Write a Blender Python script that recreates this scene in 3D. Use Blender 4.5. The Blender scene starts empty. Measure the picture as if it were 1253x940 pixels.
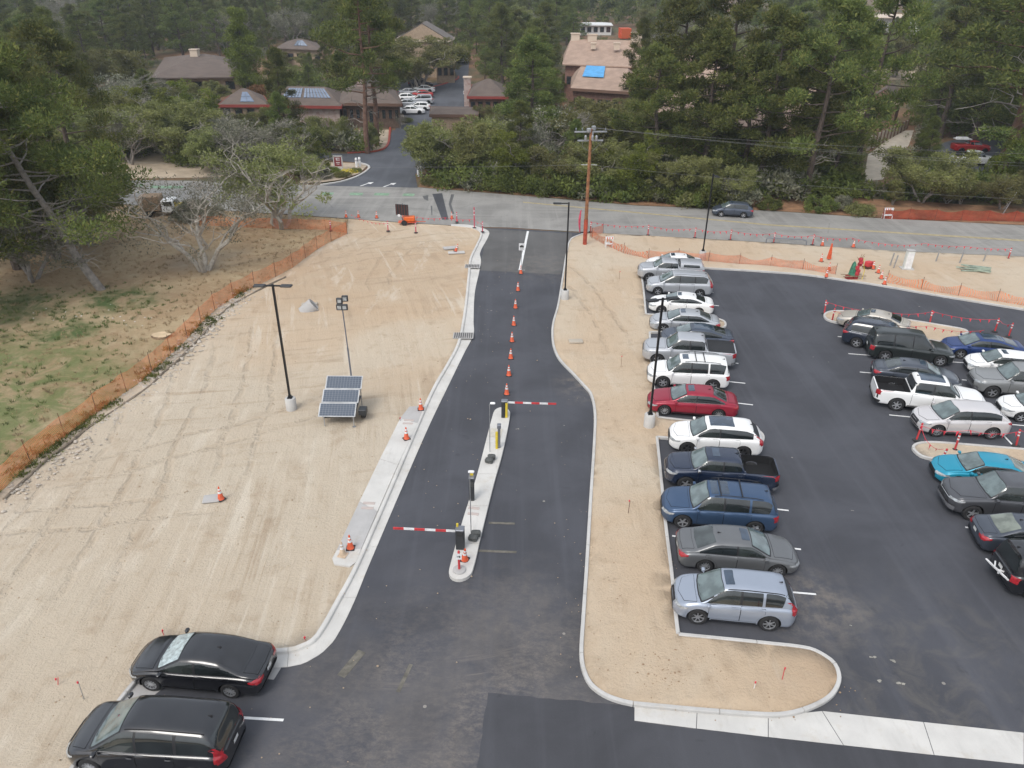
import bpy, bmesh, math, random
from math import sin, cos, pi, radians, sqrt, atan2, hypot
from mathutils import Vector, Matrix, noise as mnoise
from mathutils.bvhtree import BVHTree
from mathutils.geometry import delaunay_2d_cdt
random.seed(7)
scene = bpy.context.scene
COL = scene.collection

# ------------------------------------------------------------------ camera
CAM_H, FPX, PITCH, ROLL = 21.3, 905.0, radians(28.1), radians(0.47)
X0 = Vector((1, 0, 0)); FW = Vector((0, cos(PITCH), -sin(PITCH))); U0 = Vector((0, sin(PITCH), cos(PITCH)))
RT = X0 * cos(ROLL) + U0 * sin(ROLL)
UP = U0 * cos(ROLL) - X0 * sin(ROLL)
cam_d = bpy.data.cameras.new('camera'); cam = bpy.data.objects.new('camera', cam_d); COL.objects.link(cam)
cam.matrix_world = Matrix.Translation((0, 0, CAM_H)) @ Matrix((RT, UP, -FW)).transposed().to_4x4()
cam_d.sensor_width = 36; cam_d.lens = 36 * FPX / 1253; cam_d.clip_start = 0.5; cam_d.clip_end = 6000
scene.camera = cam

# ------------------------------------------------------------------ world, sun, exposure
SUN_EL, SUN_AZ = radians(52), radians(215)     # azimuth clockwise from +Y
world = bpy.data.worlds.new('World'); scene.world = world; world.use_nodes = True
wn = world.node_tree; bg = wn.nodes['Background']
sky = wn.nodes.new('ShaderNodeTexSky'); sky.sky_type = 'NISHITA'; sky.sun_disc = False
sky.sun_elevation = SUN_EL; sky.sun_rotation = SUN_AZ
sky.air_density = 1.0; sky.dust_density = 4.0; sky.ozone_density = 1.0
hs = wn.nodes.new('ShaderNodeHueSaturation'); hs.inputs['Saturation'].default_value = 0.38
wn.links.new(sky.outputs[0], hs.inputs['Color']); 
cloud = wn.nodes.new('ShaderNodeMix'); cloud.data_type = 'RGBA'; cloud.inputs[0].default_value = 0.5   # an even cloud cover over the clear sky
cloud.inputs[7].default_value = (4.7, 5.1, 5.7, 1); wn.links.new(hs.outputs[0], cloud.inputs[6]); wn.links.new(cloud.outputs[2], bg.inputs[0])
bg.inputs[1].default_value = 0.15
sl = bpy.data.lights.new('sun', 'SUN'); sl.energy = 1.1; sl.angle = radians(22); sl.color = (1, 0.96, 0.9)
sun = bpy.data.objects.new('sun', sl); COL.objects.link(sun)
sd = Vector((sin(SUN_AZ) * cos(SUN_EL), cos(SUN_AZ) * cos(SUN_EL), sin(SUN_EL)))
sun.rotation_euler = sd.to_track_quat('Z', 'Y').to_euler()
vs = scene.view_settings; vs.view_transform = 'Standard'; vs.look = 'None'; vs.exposure = 0.45; vs.gamma = 1
scene.cycles.max_bounces = 6; scene.cycles.transparent_max_bounces = 24

# ------------------------------------------------------------------ measuring helpers
def terrain(x, y):
    if y < 108: return 0.0
    if y < 128: return 0.05 * (y - 108) ** 2 / 40
    if y < 400: return 0.5 + 0.05 * (y - 128)
    return 14.1 + 0.012 * (y - 400)
def ray(px, py):
    return FW * FPX + RT * (px - 626.5) - UP * (py - 470)
def gp(px, py, z=0.0):
    "point on the ground (raised by z) seen in that direction"
    d = ray(px, py); t = (z - CAM_H) / d.z if d.z < 0 else 1e4
    if t * d.y < 108: return Vector((d.x * t, d.y * t, z))
    a = 100.0 / d.y
    for i in range(4000):
        p = d * a
        if CAM_H + p.z <= terrain(p.x, p.y) + z: break
        a += 0.5 / d.y
    return Vector((p.x, p.y, terrain(p.x, p.y) + z))
def W(pts, z=0.0): return [gp(x, y, z) for x, y in pts]
def at_y(px, py, y):
    d = ray(px, py); t = y / d.y
    return Vector((d.x * t, y, CAM_H + d.z * t))
def hgt(base, top, z=0.0):
    b = gp(base[0], base[1], z); return at_y(top[0], top[1], b.y).z - b.z

# ------------------------------------------------------------------ scene helpers
def tag(o, label=None, cat=None, group=None, kind=None):
    if label: o['label'] = label
    if cat: o['category'] = cat
    if group: o['group'] = group
    if kind: o['kind'] = kind
    return o
def empty(name, loc=(0, 0, 0), rz=0.0):
    o = bpy.data.objects.new(name, None); COL.objects.link(o); o.location = loc; o.rotation_euler = (0, 0, rz)
    o.empty_display_size = 0.3
    return o
def link(name, me, parent=None, loc=None, rz=None):
    o = bpy.data.objects.new(name, me); COL.objects.link(o)
    if parent: o.parent = parent
    if loc is not None: o.location = loc
    if rz is not None: o.rotation_euler = (0, 0, rz)
    return o
def copy_tree(o, parent=None):
    c = o.copy(); COL.objects.link(c); c.parent = parent
    for ch in o.children: copy_tree(ch, c)
    return c

class MB:
    "collects shapes into one mesh"
    def __init__(s): s.v = []; s.f = []; s.m = []; s.mi = 0
    def add(s, vs, fs):
        n = len(s.v); s.v += [tuple(v) for v in vs]
        for f in fs: s.f.append(tuple(i + n for i in f)); s.m.append(s.mi)
        return s
    def mat(s, i): s.mi = i; return s
    def box(s, c, size, rz=0.0, taper=1.0, bev=0.0, M=None):
        x, y, z = [a / 2 for a in size]
        if bev:
            b = bev; pts = [(-x + b, -y), (x - b, -y), (x, -y + b), (x, y - b), (x - b, y), (-x + b, y), (-x, y - b), (-x, -y + b)]
            P = []
            for zz, k in ((-z, b), (-z + b, 0), (z - b, 0), (z, b)):
                for a, c2 in pts: P.append(((a - (k if a > 0 else -k)), (c2 - (k if c2 > 0 else -k)), zz))
            F = [tuple(reversed(range(8))), tuple(range(24, 32))]
            for l in range(3):
                for i in range(8): F.append((l * 8 + i, l * 8 + (i + 1) % 8, l * 8 + 8 + (i + 1) % 8, l * 8 + 8 + i))
        else:
            P = [(-x, -y, -z), (x, -y, -z), (x, y, -z), (-x, y, -z), (-x * taper, -y * taper, z), (x * taper, -y * taper, z), (x * taper, y * taper, z), (-x * taper, y * taper, z)]
            F = [(3, 2, 1, 0), (4, 5, 6, 7), (0, 1, 5, 4), (1, 2, 6, 5), (2, 3, 7, 6), (3, 0, 4, 7)]
        if M is None: M = Matrix.Translation(c) @ Matrix.Rotation(rz, 4, 'Z')
        return s.add([M @ Vector(p) for p in P], F)
    def cyl(s, p0, p1, r0, r1=None, n=8, cap=True):
        if r1 is None: r1 = r0
        p0 = Vector(p0); p1 = Vector(p1); d = (p1 - p0)
        if d.length < 1e-6: return s
        q = d.to_track_quat('Z', 'Y')
        P = [p0 + q @ Vector((r0 * cos(2 * pi * i / n), r0 * sin(2 * pi * i / n), 0)) for i in range(n)]
        P += [p1 + q @ Vector((r1 * cos(2 * pi * i / n), r1 * sin(2 * pi * i / n), 0)) for i in range(n)]
        F = [(i, (i + 1) % n, n + (i + 1) % n, n + i) for i in range(n)]
        if cap: F += [tuple(reversed(range(n))), tuple(range(n, 2 * n))]
        return s.add(P, F)
    def tube(s, pts, r, n=6, cap=True):
        pts = [Vector(p) for p in pts]; k = len(pts)
        rs = r if isinstance(r, (list, tuple)) else [r] * k
        P = []; ref = Vector((0.3, 0.9, 0.2)).normalized()
        for i, p in enumerate(pts):
            d = (pts[min(i + 1, k - 1)] - pts[max(i - 1, 0)]).normalized()
            a = d.cross(ref)
            if a.length < 0.05: a = d.cross(Vector((1, 0, 0)))
            a.normalize(); b = d.cross(a)
            P += [p + (a * cos(2 * pi * j / n) + b * sin(2 * pi * j / n)) * rs[i] for j in range(n)]
        F = [(i * n + j, i * n + (j + 1) % n, (i + 1) * n + (j + 1) % n, (i + 1) * n + j) for i in range(k - 1) for j in range(n)]
        if cap: F += [tuple(reversed(range(n))), tuple(range((k - 1) * n, k * n))]
        return s.add(P, F)
    def lathe(s, prof, c=(0, 0, 0), n=16, M=None, cap=True):
        "prof: list of (r, z)"
        if M is None: M = Matrix.Translation(c)
        P = []; k = len(prof)
        for r, z in prof: P += [M @ Vector((r * cos(2 * pi * j / n), r * sin(2 * pi * j / n), z)) for j in range(n)]
        F = [(i * n + j, i * n + (j + 1) % n, (i + 1) * n + (j + 1) % n, (i + 1) * n + j) for i in range(k - 1) for j in range(n)]
        if cap and prof[0][0] > 1e-4: F.append(tuple(reversed(range(n))))
        if cap and prof[-1][0] > 1e-4: F.append(tuple(range((k - 1) * n, k * n)))
        return s.add(P, F)
    def prism(s, poly, z0, z1):
        n = len(poly); A = sum(poly[i][0] * poly[(i + 1) % n][1] - poly[(i + 1) % n][0] * poly[i][1] for i in range(n))
        if A < 0: poly = list(reversed(poly))
        P = [(p[0], p[1], z0) for p in poly] + [(p[0], p[1], z1) for p in poly]
        F = [tuple(reversed(range(n))), tuple(range(n, 2 * n))] + [(i, (i + 1) % n, n + (i + 1) % n, n + i) for i in range(n)]
        return s.add(P, F)
    def quad(s, a, b, c, d): return s.add([a, b, c, d], [(0, 1, 2, 3)])
    def mesh(s, name, mats, smooth=False):
        me = bpy.data.meshes.new(name); me.from_pydata(s.v, [], s.f)
        for m in (mats if isinstance(mats, (list, tuple)) else [mats]): me.materials.append(m)
        me.polygons.foreach_set('material_index', s.m)
        if smooth:
            me.shade_smooth()
            try: me.set_sharp_from_angle(angle=radians(38))
            except Exception: pass
        me.update(); return me
    def build(s, name, mats, parent=None, loc=None, rz=None, smooth=False):
        return link(name, s.mesh(name, mats, smooth), parent, loc, rz)

# ------------------------------------------------------------------ materials
def new_mat(name):
    m = bpy.data.materials.new(name); m.use_nodes = True; nt = m.node_tree
    return m, nt, nt.nodes['Principled BSDF']
def N(nt, t, **k):
    n = nt.nodes.new(t)
    for a, b in k.items(): setattr(n, a, b)
    return n
def val(nt, sock, v):
    if hasattr(v, 'links') or hasattr(v, 'is_linked'): nt.links.new(v, sock)
    else: sock.default_value = v
def mixc(nt, f, a, b, mode='MIX'):
    n = N(nt, 'ShaderNodeMix', data_type='RGBA', blend_type=mode)
    val(nt, n.inputs[0], f); val(nt, n.inputs[6], a if hasattr(a, 'is_linked') else (*a, 1)); val(nt, n.inputs[7], b if hasattr(b, 'is_linked') else (*b, 1))
    return n.outputs[2]
def mth(nt, op, a, b=0.0, c=None, clamp=False):
    n = N(nt, 'ShaderNodeMath', operation=op, use_clamp=clamp); val(nt, n.inputs[0], a); val(nt, n.inputs[1], b)
    if c is not None: val(nt, n.inputs[2], c)
    return n.outputs[0]
def remap(nt, v, a, b, c=0.0, d=1.0):
    n = N(nt, 'ShaderNodeMapRange', interpolation_type='SMOOTHSTEP'); val(nt, n.inputs[0], v)
    for i, q in enumerate((a, b, c, d)): n.inputs[i + 1].default_value = q
    return n.outputs[0]
def pos(nt, scale=(1, 1, 1), rot=(0, 0, 0), obj=False, loc=(0, 0, 0)):
    if obj: src = N(nt, 'ShaderNodeTexCoord').outputs['Object']
    else: src = N(nt, 'ShaderNodeNewGeometry').outputs['Position']
    m = N(nt, 'ShaderNodeMapping'); nt.links.new(src, m.inputs[0])
    m.inputs['Scale'].default_value = scale; m.inputs['Rotation'].default_value = rot; m.inputs['Location'].default_value = loc
    return m.outputs[0]
def noise(nt, vec, scale, detail=4, rough=0.55, dist=0.0):
    n = N(nt, 'ShaderNodeTexNoise'); nt.links.new(vec, n.inputs['Vector'])
    n.inputs['Scale'].default_value = scale; n.inputs['Detail'].default_value = detail; n.inputs['Roughness'].default_value = rough
    n.inputs['Distortion'].default_value = dist
    return n.outputs['Fac']
def bump(nt, bs, h, strength=0.3, dist=0.05):
    b = N(nt, 'ShaderNodeBump'); b.inputs['Strength'].default_value = strength; b.inputs['Distance'].default_value = dist
    nt.links.new(h, b.inputs['Height']); nt.links.new(b.outputs[0], bs.inputs['Normal'])
def polar(nt, cx, cy, squash=.07):
    "distance from a far centre and the way along the arc: for marks that follow wide curves"
    g = N(nt, 'ShaderNodeNewGeometry').outputs['Position']; s = N(nt, 'ShaderNodeSeparateXYZ'); nt.links.new(g, s.inputs[0])
    dx = mth(nt, 'SUBTRACT', s.outputs[0], cx); dy = mth(nt, 'SUBTRACT', s.outputs[1], cy)
    d = mth(nt, 'SQRT', mth(nt, 'ADD', mth(nt, 'MULTIPLY', dx, dx), mth(nt, 'MULTIPLY', dy, dy))); a = mth(nt, 'MULTIPLY', mth(nt, 'ARCTAN2', dy, dx), hypot(cx + 15, cy - 35) * squash)
    c = N(nt, 'ShaderNodeCombineXYZ'); nt.links.new(d, c.inputs[0]); nt.links.new(a, c.inputs[1]); return c.outputs[0]
def blob(nt, x, y, r0, r1, wob=0.0):
    "1 inside r0, 0 beyond r1 of a place"
    g = N(nt, 'ShaderNodeNewGeometry').outputs['Position']
    d = N(nt, 'ShaderNodeVectorMath', operation='DISTANCE'); nt.links.new(g, d.inputs[0]); d.inputs[1].default_value = (x, y, 0)
    v = d.outputs['Value']
    if wob: v = mth(nt, 'ADD', v, mth(nt, 'MULTIPLY', mth(nt, 'SUBTRACT', noise(nt, g, 0.5, 5), 0.5), wob))
    return remap(nt, v, r0, r1, 1.0, 0.0)
def flat(name, col, rough=0.6, metal=0.0, var=0.0, vs=3.0, spec=0.5, coat=0.0, bmp=0.0, bs=20, alpha=1.0, obj=True):
    m, nt, b = new_mat(name)
    b.inputs['Base Color'].default_value = (*col, 1); b.inputs['Roughness'].default_value = rough; b.inputs['Metallic'].default_value = metal
    b.inputs['Specular IOR Level'].default_value = spec; b.inputs['Coat Weight'].default_value = coat; b.inputs['Alpha'].default_value = alpha
    if var or bmp:
        p = pos(nt, obj=obj)
    if var:
        n = noise(nt, p, vs, 5, 0.6)
        lo = tuple(c * (1 - var) for c in col); hi = tuple(min(1, c * (1 + var)) for c in col)
        nt.links.new(mixc(nt, remap(nt, n, 0.3, 0.7), lo, hi), b.inputs['Base Color'])
    if bmp: bump(nt, b, noise(nt, p, bs, 4), bmp, 0.02)
    m.diffuse_color = (*col, 1)
    return m
M = {}
# ------------------------------------------------------------------ ground materials
def rut(nt, cx, cy, R_, bx, by, br, gauge=1.75, wid=.20):
    "the pair of wheel tracks a vehicle leaves along an arc, 1 in the tracks"
    g = N(nt, 'ShaderNodeNewGeometry').outputs['Position']; d = N(nt, 'ShaderNodeVectorMath', operation='DISTANCE'); nt.links.new(g, d.inputs[0]); d.inputs[1].default_value = (cx, cy, 0)
    w = mth(nt, 'ADD', d.outputs['Value'], mth(nt, 'MULTIPLY', mth(nt, 'SUBTRACT', noise(nt, g, .25, 2), .5), 1.2))
    e = mth(nt, 'ABSOLUTE', mth(nt, 'SUBTRACT', mth(nt, 'ABSOLUTE', mth(nt, 'SUBTRACT', w, R_)), gauge / 2))
    return mth(nt, 'MULTIPLY', mth(nt, 'MULTIPLY', remap(nt, e, wid * .3, wid * 1.3, 1, 0), blob(nt, bx, by, br * .5, br, 6)), remap(nt, noise(nt, g, .9, 5, .7), .38, .58))
def sand_material(name, left):
    m, nt, b = new_mat(name)
    p = pos(nt); big = noise(nt, p, 0.09, 5, 0.6, 0.6)
    c = mixc(nt, remap(nt, big, 0.38, 0.62), (0.515, 0.395, 0.275), (0.535, 0.445, 0.335))
    if left:
        c = mixc(nt, mth(nt, 'MULTIPLY', blob(nt, -17, 25, 9, 24, 14), 0.75), c, (0.50, 0.43, 0.335))
        c = mixc(nt, mth(nt, 'MULTIPLY', blob(nt, -11, 60, 4, 15, 10), 0.5), c, (0.43, 0.295, 0.18))
    else:
        c = mixc(nt, mth(nt, 'MULTIPLY', blob(nt, 14, 16.5, 2, 6, 3), 0.5), c, (0.38, 0.25, 0.15))
    mid = noise(nt, p, 0.8, 6, 0.65)
    c = mixc(nt, mth(nt, 'MULTIPLY', remap(nt, mid, 0.52, 0.72), 0.42), c, (0.33, 0.235, 0.15))
    # wheel ruts: long thin streaks running with the drive, and a second set crossing
    s1 = noise(nt, polar(nt, -160, 10, .06) if left else pos(nt, (1, 0.16, 1), (0, 0, radians(-6))), 1.5, 6, 0.68, .35)
    s2 = noise(nt, polar(nt, -30, 110, .06) if left else pos(nt, (0.22, 1.0, 1), (0, 0, radians(5))), 1.3, 6, 0.68, .35)
    zone = remap(nt, noise(nt, p, 0.07, 2, .5, .5), 0.40, 0.60)
    st = mixc(nt, zone, remap(nt, s1, 0.50, 0.64), remap(nt, s2, 0.50, 0.64)); st = mth(nt, 'MULTIPLY', st, remap(nt, noise(nt, p, .16, 4, .6, .6), .36, .6))
    c = mixc(nt, mth(nt, 'MULTIPLY', st, 0.6 if left else 0.3), c, (0.345, 0.255, 0.17))
    pale = remap(nt, noise(nt, pos(nt, (1, 0.3, 1), (0, 0, radians(32))), 0.5, 6, 0.7), 0.55, 0.72)
    c = mixc(nt, mth(nt, 'MULTIPLY', pale, 0.6 if left else 0.35), c, (0.62, 0.55, 0.45))
    if left: c = mixc(nt, mth(nt, 'MULTIPLY', mth(nt, 'MULTIPLY', remap(nt, s1, .47, .38), remap(nt, noise(nt, p, .13, 3), .45, .6)), .5), c, (0.63, 0.565, 0.465))
    rt = None
    for a in (((-2, 50, 20.5, -9, 66, 10), (-4, 47, 19, -12, 62, 9), (8, 60, 19, -9, 62, 9), (-30, 75, 17.5, -15, 66, 8), (-160, 10, 136, -23, 32, 16), (-160, 10, 139.6, -20, 26, 15), (-160, 10, 143.5, -17, 33, 16), (-160, 10, 147.5, -13, 40, 14), (-26, 62, 36, -24, 24, 13), (-40, 70, 44, -17, 35, 11)) if left else ((-60, 40, 67.5, 8, 55, 14), (-60, 40, 70.5, 9.5, 38, 10))):
        q = rut(nt, *a); rt = q if rt is None else mth(nt, 'MAXIMUM', rt, q)
    c = mixc(nt, mth(nt, 'MULTIPLY', rt, .22), c, (0.335, 0.245, 0.16))
    fine = noise(nt, p, 9, 5, 0.75)
    c = mixc(nt, mth(nt, 'MULTIPLY', remap(nt, fine, 0.56, 0.74), 0.25), c, (0.28, 0.20, 0.13))
    nt.links.new(c, b.inputs['Base Color']); b.inputs['Roughness'].default_value = 0.95
    h = mth(nt, 'ADD', mth(nt, 'MULTIPLY', mid, 0.8), mth(nt, 'ADD', mth(nt, 'MULTIPLY', fine, 0.45), mth(nt, 'ADD', mth(nt, 'MULTIPLY', s1, 0.5), mth(nt, 'MULTIPLY', rt, -.5))))
    bump(nt, b, h, 0.9, 0.16)
    return m
M['sand_left'] = sand_material('graded_sand', True); M['sand_right'] = sand_material('median_sand', False)

def asphalt_material(name, base, dust=0.0, lotdust=False, old=False):
    m, nt, b = new_mat(name); p = pos(nt)
    lo = tuple(c * 0.86 for c in base); hi = tuple(c * 1.18 for c in base)
    c = mixc(nt, remap(nt, noise(nt, p, 0.22, 5, 0.6, 0.5), 0.35, 0.65), lo, hi)
    streak = noise(nt, pos(nt, (1, 0.035, 1), (0, 0, radians(8))), 1.1, 4, 0.6)
    c = mixc(nt, mth(nt, 'MULTIPLY', remap(nt, streak, 0.5, 0.7), 0.4), c, tuple(x * 1.5 for x in base))
    if lotdust:
        dcol = (0.20, 0.172, 0.145)
        d = blob(nt, -0.8, 15.0, 2.5, 10.0, 6.0)
        d2 = mth(nt, 'MULTIPLY', mth(nt, 'MULTIPLY', d, remap(nt, noise(nt, pos(nt, (0.6, 1.0, 1), (0, 0, radians(20))), 4.5, 10, 0.84, 0.2), 0.38, 0.68)), remap(nt, noise(nt, p, .42, 4, .6, .4), .38, .62, .3, 1.0))
        arcs = mth(nt, 'MULTIPLY', mth(nt, 'MULTIPLY', d, remap(nt, noise(nt, polar(nt, -4, 33, .05), 1.9, 5, .7, .15), .55, .70)), remap(nt, noise(nt, p, .5, 3), .45, .6))
        d2 = mth(nt, 'MAXIMUM', d2, mth(nt, 'MULTIPLY', arcs, .9))
        c = mixc(nt, mth(nt, 'MULTIPLY', mth(nt, 'MULTIPLY', d, remap(nt, noise(nt, p, .35, 5, .6, .5), .36, .64)), .32), c, (0.17, 0.152, 0.135))
        c = mixc(nt, mth(nt, 'MULTIPLY', d2, 0.55), c, (0.235, 0.20, 0.168))
        d = blob(nt, 14.5, 17.5, 1.0, 8.0, 4.0)
        d2 = mth(nt, 'MULTIPLY', d, remap(nt, noise(nt, p, 0.8, 7, 0.72, 0.8), 0.42, 0.7))
        c = mixc(nt, mth(nt, 'MULTIPLY', d2, 0.38), c, (0.16, 0.145, 0.12))
        for x, y, r0, r1, k in ((4.5, 39.5, 0.2, 2.6, 0.6), (0.5, 21, 0.5, 4, 0.25), (11.6, 21.6, 0.8, 3.0, 0.6), (2.6, 62, 0.5, 6, 0.35), (26, 20, 0.5, 4, 0.22)):
            d2 = mth(nt, 'MULTIPLY', blob(nt, x, y, r0, r1, 2.2), remap(nt, noise(nt, p, 1.3, 6, 0.7), 0.4, 0.65))
            c = mixc(nt, mth(nt, 'MULTIPLY', d2, k), c, dcol)
    if old:
        s = noise(nt, pos(nt, (0.05, 1, 1), (0, 0, radians(9))), 0.8, 5, 0.6)
        c = mixc(nt, remap(nt, s, 0.45, 0.7), c, tuple(x * 1.22 for x in base))
        crack = N(nt, 'ShaderNodeTexVoronoi', feature='DISTANCE_TO_EDGE'); nt.links.new(pos(nt, (0.35, 1, 1)), crack.inputs['Vector']); crack.inputs['Scale'].default_value = 0.25
        c = mixc(nt, mth(nt, 'MULTIPLY', mth(nt, 'LESS_THAN', crack.outputs['Distance'], 0.006), 0.2), c, (0.06, 0.06, 0.06))
    roll = noise(nt, pos(nt, (1, 0.03, 1), (0, 0, radians(84))), 0.7, 5, 0.65)
    c = mixc(nt, mth(nt, 'MULTIPLY', remap(nt, roll, 0.5, 0.66), 0.22), c, tuple(x * 1.6 for x in base))
    stn = noise(nt, p, 0.9, 6, 0.7, .4)
    c = mixc(nt, mth(nt, 'MULTIPLY', remap(nt, stn, 0.62, 0.72), 0.45), c, tuple(x * .6 for x in base))
    spk = noise(nt, p, 16, 4, 0.8)
    c = mixc(nt, mth(nt, 'MULTIPLY', remap(nt, spk, 0.56, 0.74), 0.35), c, tuple(min(1, x * 1.9) for x in base))
    specks = N(nt, 'ShaderNodeTexVoronoi'); nt.links.new(p, specks.inputs['Vector']); specks.inputs['Scale'].default_value = 0.55
    sp = mth(nt, 'MULTIPLY', mth(nt, 'LESS_THAN', specks.outputs['Distance'], 0.035), mth(nt, 'GREATER_THAN', noise(nt, p, 0.3, 1), 0.52))
    c = mixc(nt, mth(nt, 'MULTIPLY', sp, 0.6), c, (0.36, 0.33, 0.29))
    nt.links.new(c, b.inputs['Base Color']); b.inputs['Roughness'].default_value = 0.82
    bump(nt, b, spk, 0.35, 0.02)
    return m
M['asphalt'] = asphalt_material('lot_asphalt', (0.056, 0.058, 0.068), lotdust=True)
M['asphalt_new'] = asphalt_material('fresh_asphalt', (0.050, 0.051, 0.058))
M['asphalt_old'] = asphalt_material('worn_asphalt', (0.092, 0.09, 0.088), lotdust=True)
M['road'] = asphalt_material('road_asphalt', (0.235, 0.226, 0.21), old=True)
M['drive2'] = asphalt_material('hospital_asphalt', (0.075, 0.08, 0.092))

def concrete(name, col, var=0.10):
    m, nt, b = new_mat(name); p = pos(nt)
    c = mixc(nt, remap(nt, noise(nt, p, 0.7, 5, 0.6), 0.3, 0.7), tuple(x * (1 - var) for x in col), tuple(min(1, x * (1 + var * .6)) for x in col))
    c = mixc(nt, mth(nt, 'MULTIPLY', remap(nt, noise(nt, pos(nt, (1, 0.2, 1)), 3, 6, 0.7), 0.5, 0.75), 0.4), c, tuple(x * 0.7 for x in col))
    c = mixc(nt, mth(nt, 'MULTIPLY', remap(nt, noise(nt, p, 1.1, 7, 0.75), 0.52, 0.72), 0.45), c, (col[0] * .78, col[1] * .70, col[2] * .58))
    nt.links.new(c, b.inputs['Base Color']); b.inputs['Roughness'].default_value = 0.85
    bump(nt, b, noise(nt, p, 30, 4), 0.25, 0.01)
    return m
M['conc'] = concrete('pale_concrete', (0.565, 0.55, 0.52)); M['conc2'] = concrete('kerb_concrete', (0.50, 0.49, 0.47))
M['conc_grey'] = concrete('grey_concrete', (0.42, 0.41, 0.40)); M['conc_tan'] = concrete('tan_concrete', (0.44, 0.39, 0.32), 0.15)

def field_material():
    m, nt, b = new_mat('dry_grass'); p = pos(nt)
    c = mixc(nt, remap(nt, noise(nt, p, 0.13, 6, 0.65, 0.8), 0.36, 0.64), (0.35, 0.24, 0.135), (0.44, 0.335, 0.20))
    c = mixc(nt, mth(nt, 'MULTIPLY', remap(nt, noise(nt, p, 0.9, 6, 0.7), 0.45, 0.68), 0.6), c, (0.48, 0.38, 0.24))
    g = blob(nt, -34, 34, 9, 17, 14)
    gn = remap(nt, noise(nt, p, 0.45, 6, 0.7, 0.6), 0.33, 0.6)
    c = mixc(nt, mth(nt, 'MULTIPLY', g, mth(nt, 'MULTIPLY', gn, 0.85)), c, (0.12, 0.165, 0.045))
    g = mth(nt, 'ADD', blob(nt, -30.5, 53, 1, 4.2, 5), mth(nt, 'ADD', blob(nt, -38, 51, 1.5, 6.5, 6), blob(nt, -31, 47, 1, 3, 3)), clamp=True)
    c = mixc(nt, mth(nt, 'MULTIPLY', g, mth(nt, 'MULTIPLY', gn, 0.95)), c, (0.06, 0.11, 0.022))
    c = mixc(nt, mth(nt, 'MULTIPLY', blob(nt, -42, 47, 2, 10, 8), 0.6), c, (0.19, 0.12, 0.07))
    c = mixc(nt, mth(nt, 'MULTIPLY', blob(nt, -27, 62, 0.5, 5, 5), 0.55), c, (0.29, 0.245, 0.19))
    f = noise(nt, p, 7, 6, 0.75)
    c = mixc(nt, mth(nt, 'MULTIPLY', remap(nt, f, 0.5, 0.7), 0.45), c, (0.13, 0.09, 0.045))
    nt.links.new(c, b.inputs['Base Color']); b.inputs['Roughness'].default_value = 0.95
    bump(nt, b, f, 0.8, 0.15); return m
M['field'] = field_material()
def forest_material():
    m, nt, b = new_mat('forest_floor'); p = pos(nt)
    c = mixc(nt, remap(nt, noise(nt, p, 0.07, 6, 0.65, 0.6), 0.4, 0.6), (0.19, 0.105, 0.055), (0.085, 0.085, 0.04))
    c = mixc(nt, mth(nt, 'MULTIPLY', remap(nt, noise(nt, p, 1.1, 6, 0.7), 0.45, 0.7), 0.5), c, (0.25, 0.155, 0.085))
    nt.links.new(c, b.inputs['Base Color']); b.inputs['Roughness'].default_value = 0.95
    bump(nt, b, noise(nt, p, 3, 5, 0.7), 0.8, 0.25); return m
M['forest'] = forest_material()
M['paint_white'] = flat('road_paint', (0.72, 0.72, 0.71), 0.7, var=0.10, vs=5)
M['paint_yellow'] = flat('yellow_road_paint', (0.36, 0.30, 0.18), 0.7, var=0.2, vs=2)
M['paint_green'] = flat('green_road_paint', (0.20, 0.31, 0.21), 0.8, var=0.25, vs=2)
M['paint_red'] = flat('red_kerb_paint', (0.36, 0.07, 0.045), 0.7, var=0.2)
M['path'] = flat('pale_dirt', (0.42, 0.34, 0.25), 0.95, var=0.15, vs=0.6, bmp=0.4, bs=3)
M['seal'] = flat('crack_seal', (0.10, 0.10, 0.10), 0.7)

# ------------------------------------------------------------------ ground shapes
def inside(p, poly):
    x, y = p[0], p[1]; c = False; n = len(poly); j = n - 1
    for i in range(n):
        xi, yi = poly[i][0], poly[i][1]; xj, yj = poly[j][0], poly[j][1]
        if (yi > y) != (yj > y) and x < (xj - xi) * (y - yi) / (yj - yi) + xi: c = not c
        j = i
    return c
def sheet(name, poly, z, mat, kind='structure', label=None):
    b = MB(); b.add([(p[0], p[1], (p[2] if len(p) > 2 and z is None else z)) for p in poly], [tuple(range(len(poly)))])
    me = b.mesh(name, mat); bm = bmesh.new(); bm.from_mesh(me)
    bmesh.ops.triangulate(bm, faces=bm.faces[:], ngon_method='EAR_CLIP')
    for f in bm.faces:
        if f.normal.z < 0: f.normal_flip()
    bm.to_mesh(me); bm.free()
    return tag(link(name, me), label, kind=kind)
def ragged(poly, step=.35, amp=.035):
    r = random.Random(1); out = []; n = len(poly)
    for i in range(n):
        a, c = poly[i], poly[(i + 1) % n]; k = max(1, int((c - a).length / step)) if (c - a).length < 40 else 1
        out += [a.lerp(c, j / k) + (Vector((r.uniform(-amp, amp), r.uniform(-amp, amp), 0)) if j else Vector()) for j in range(k)]
    return out
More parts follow.
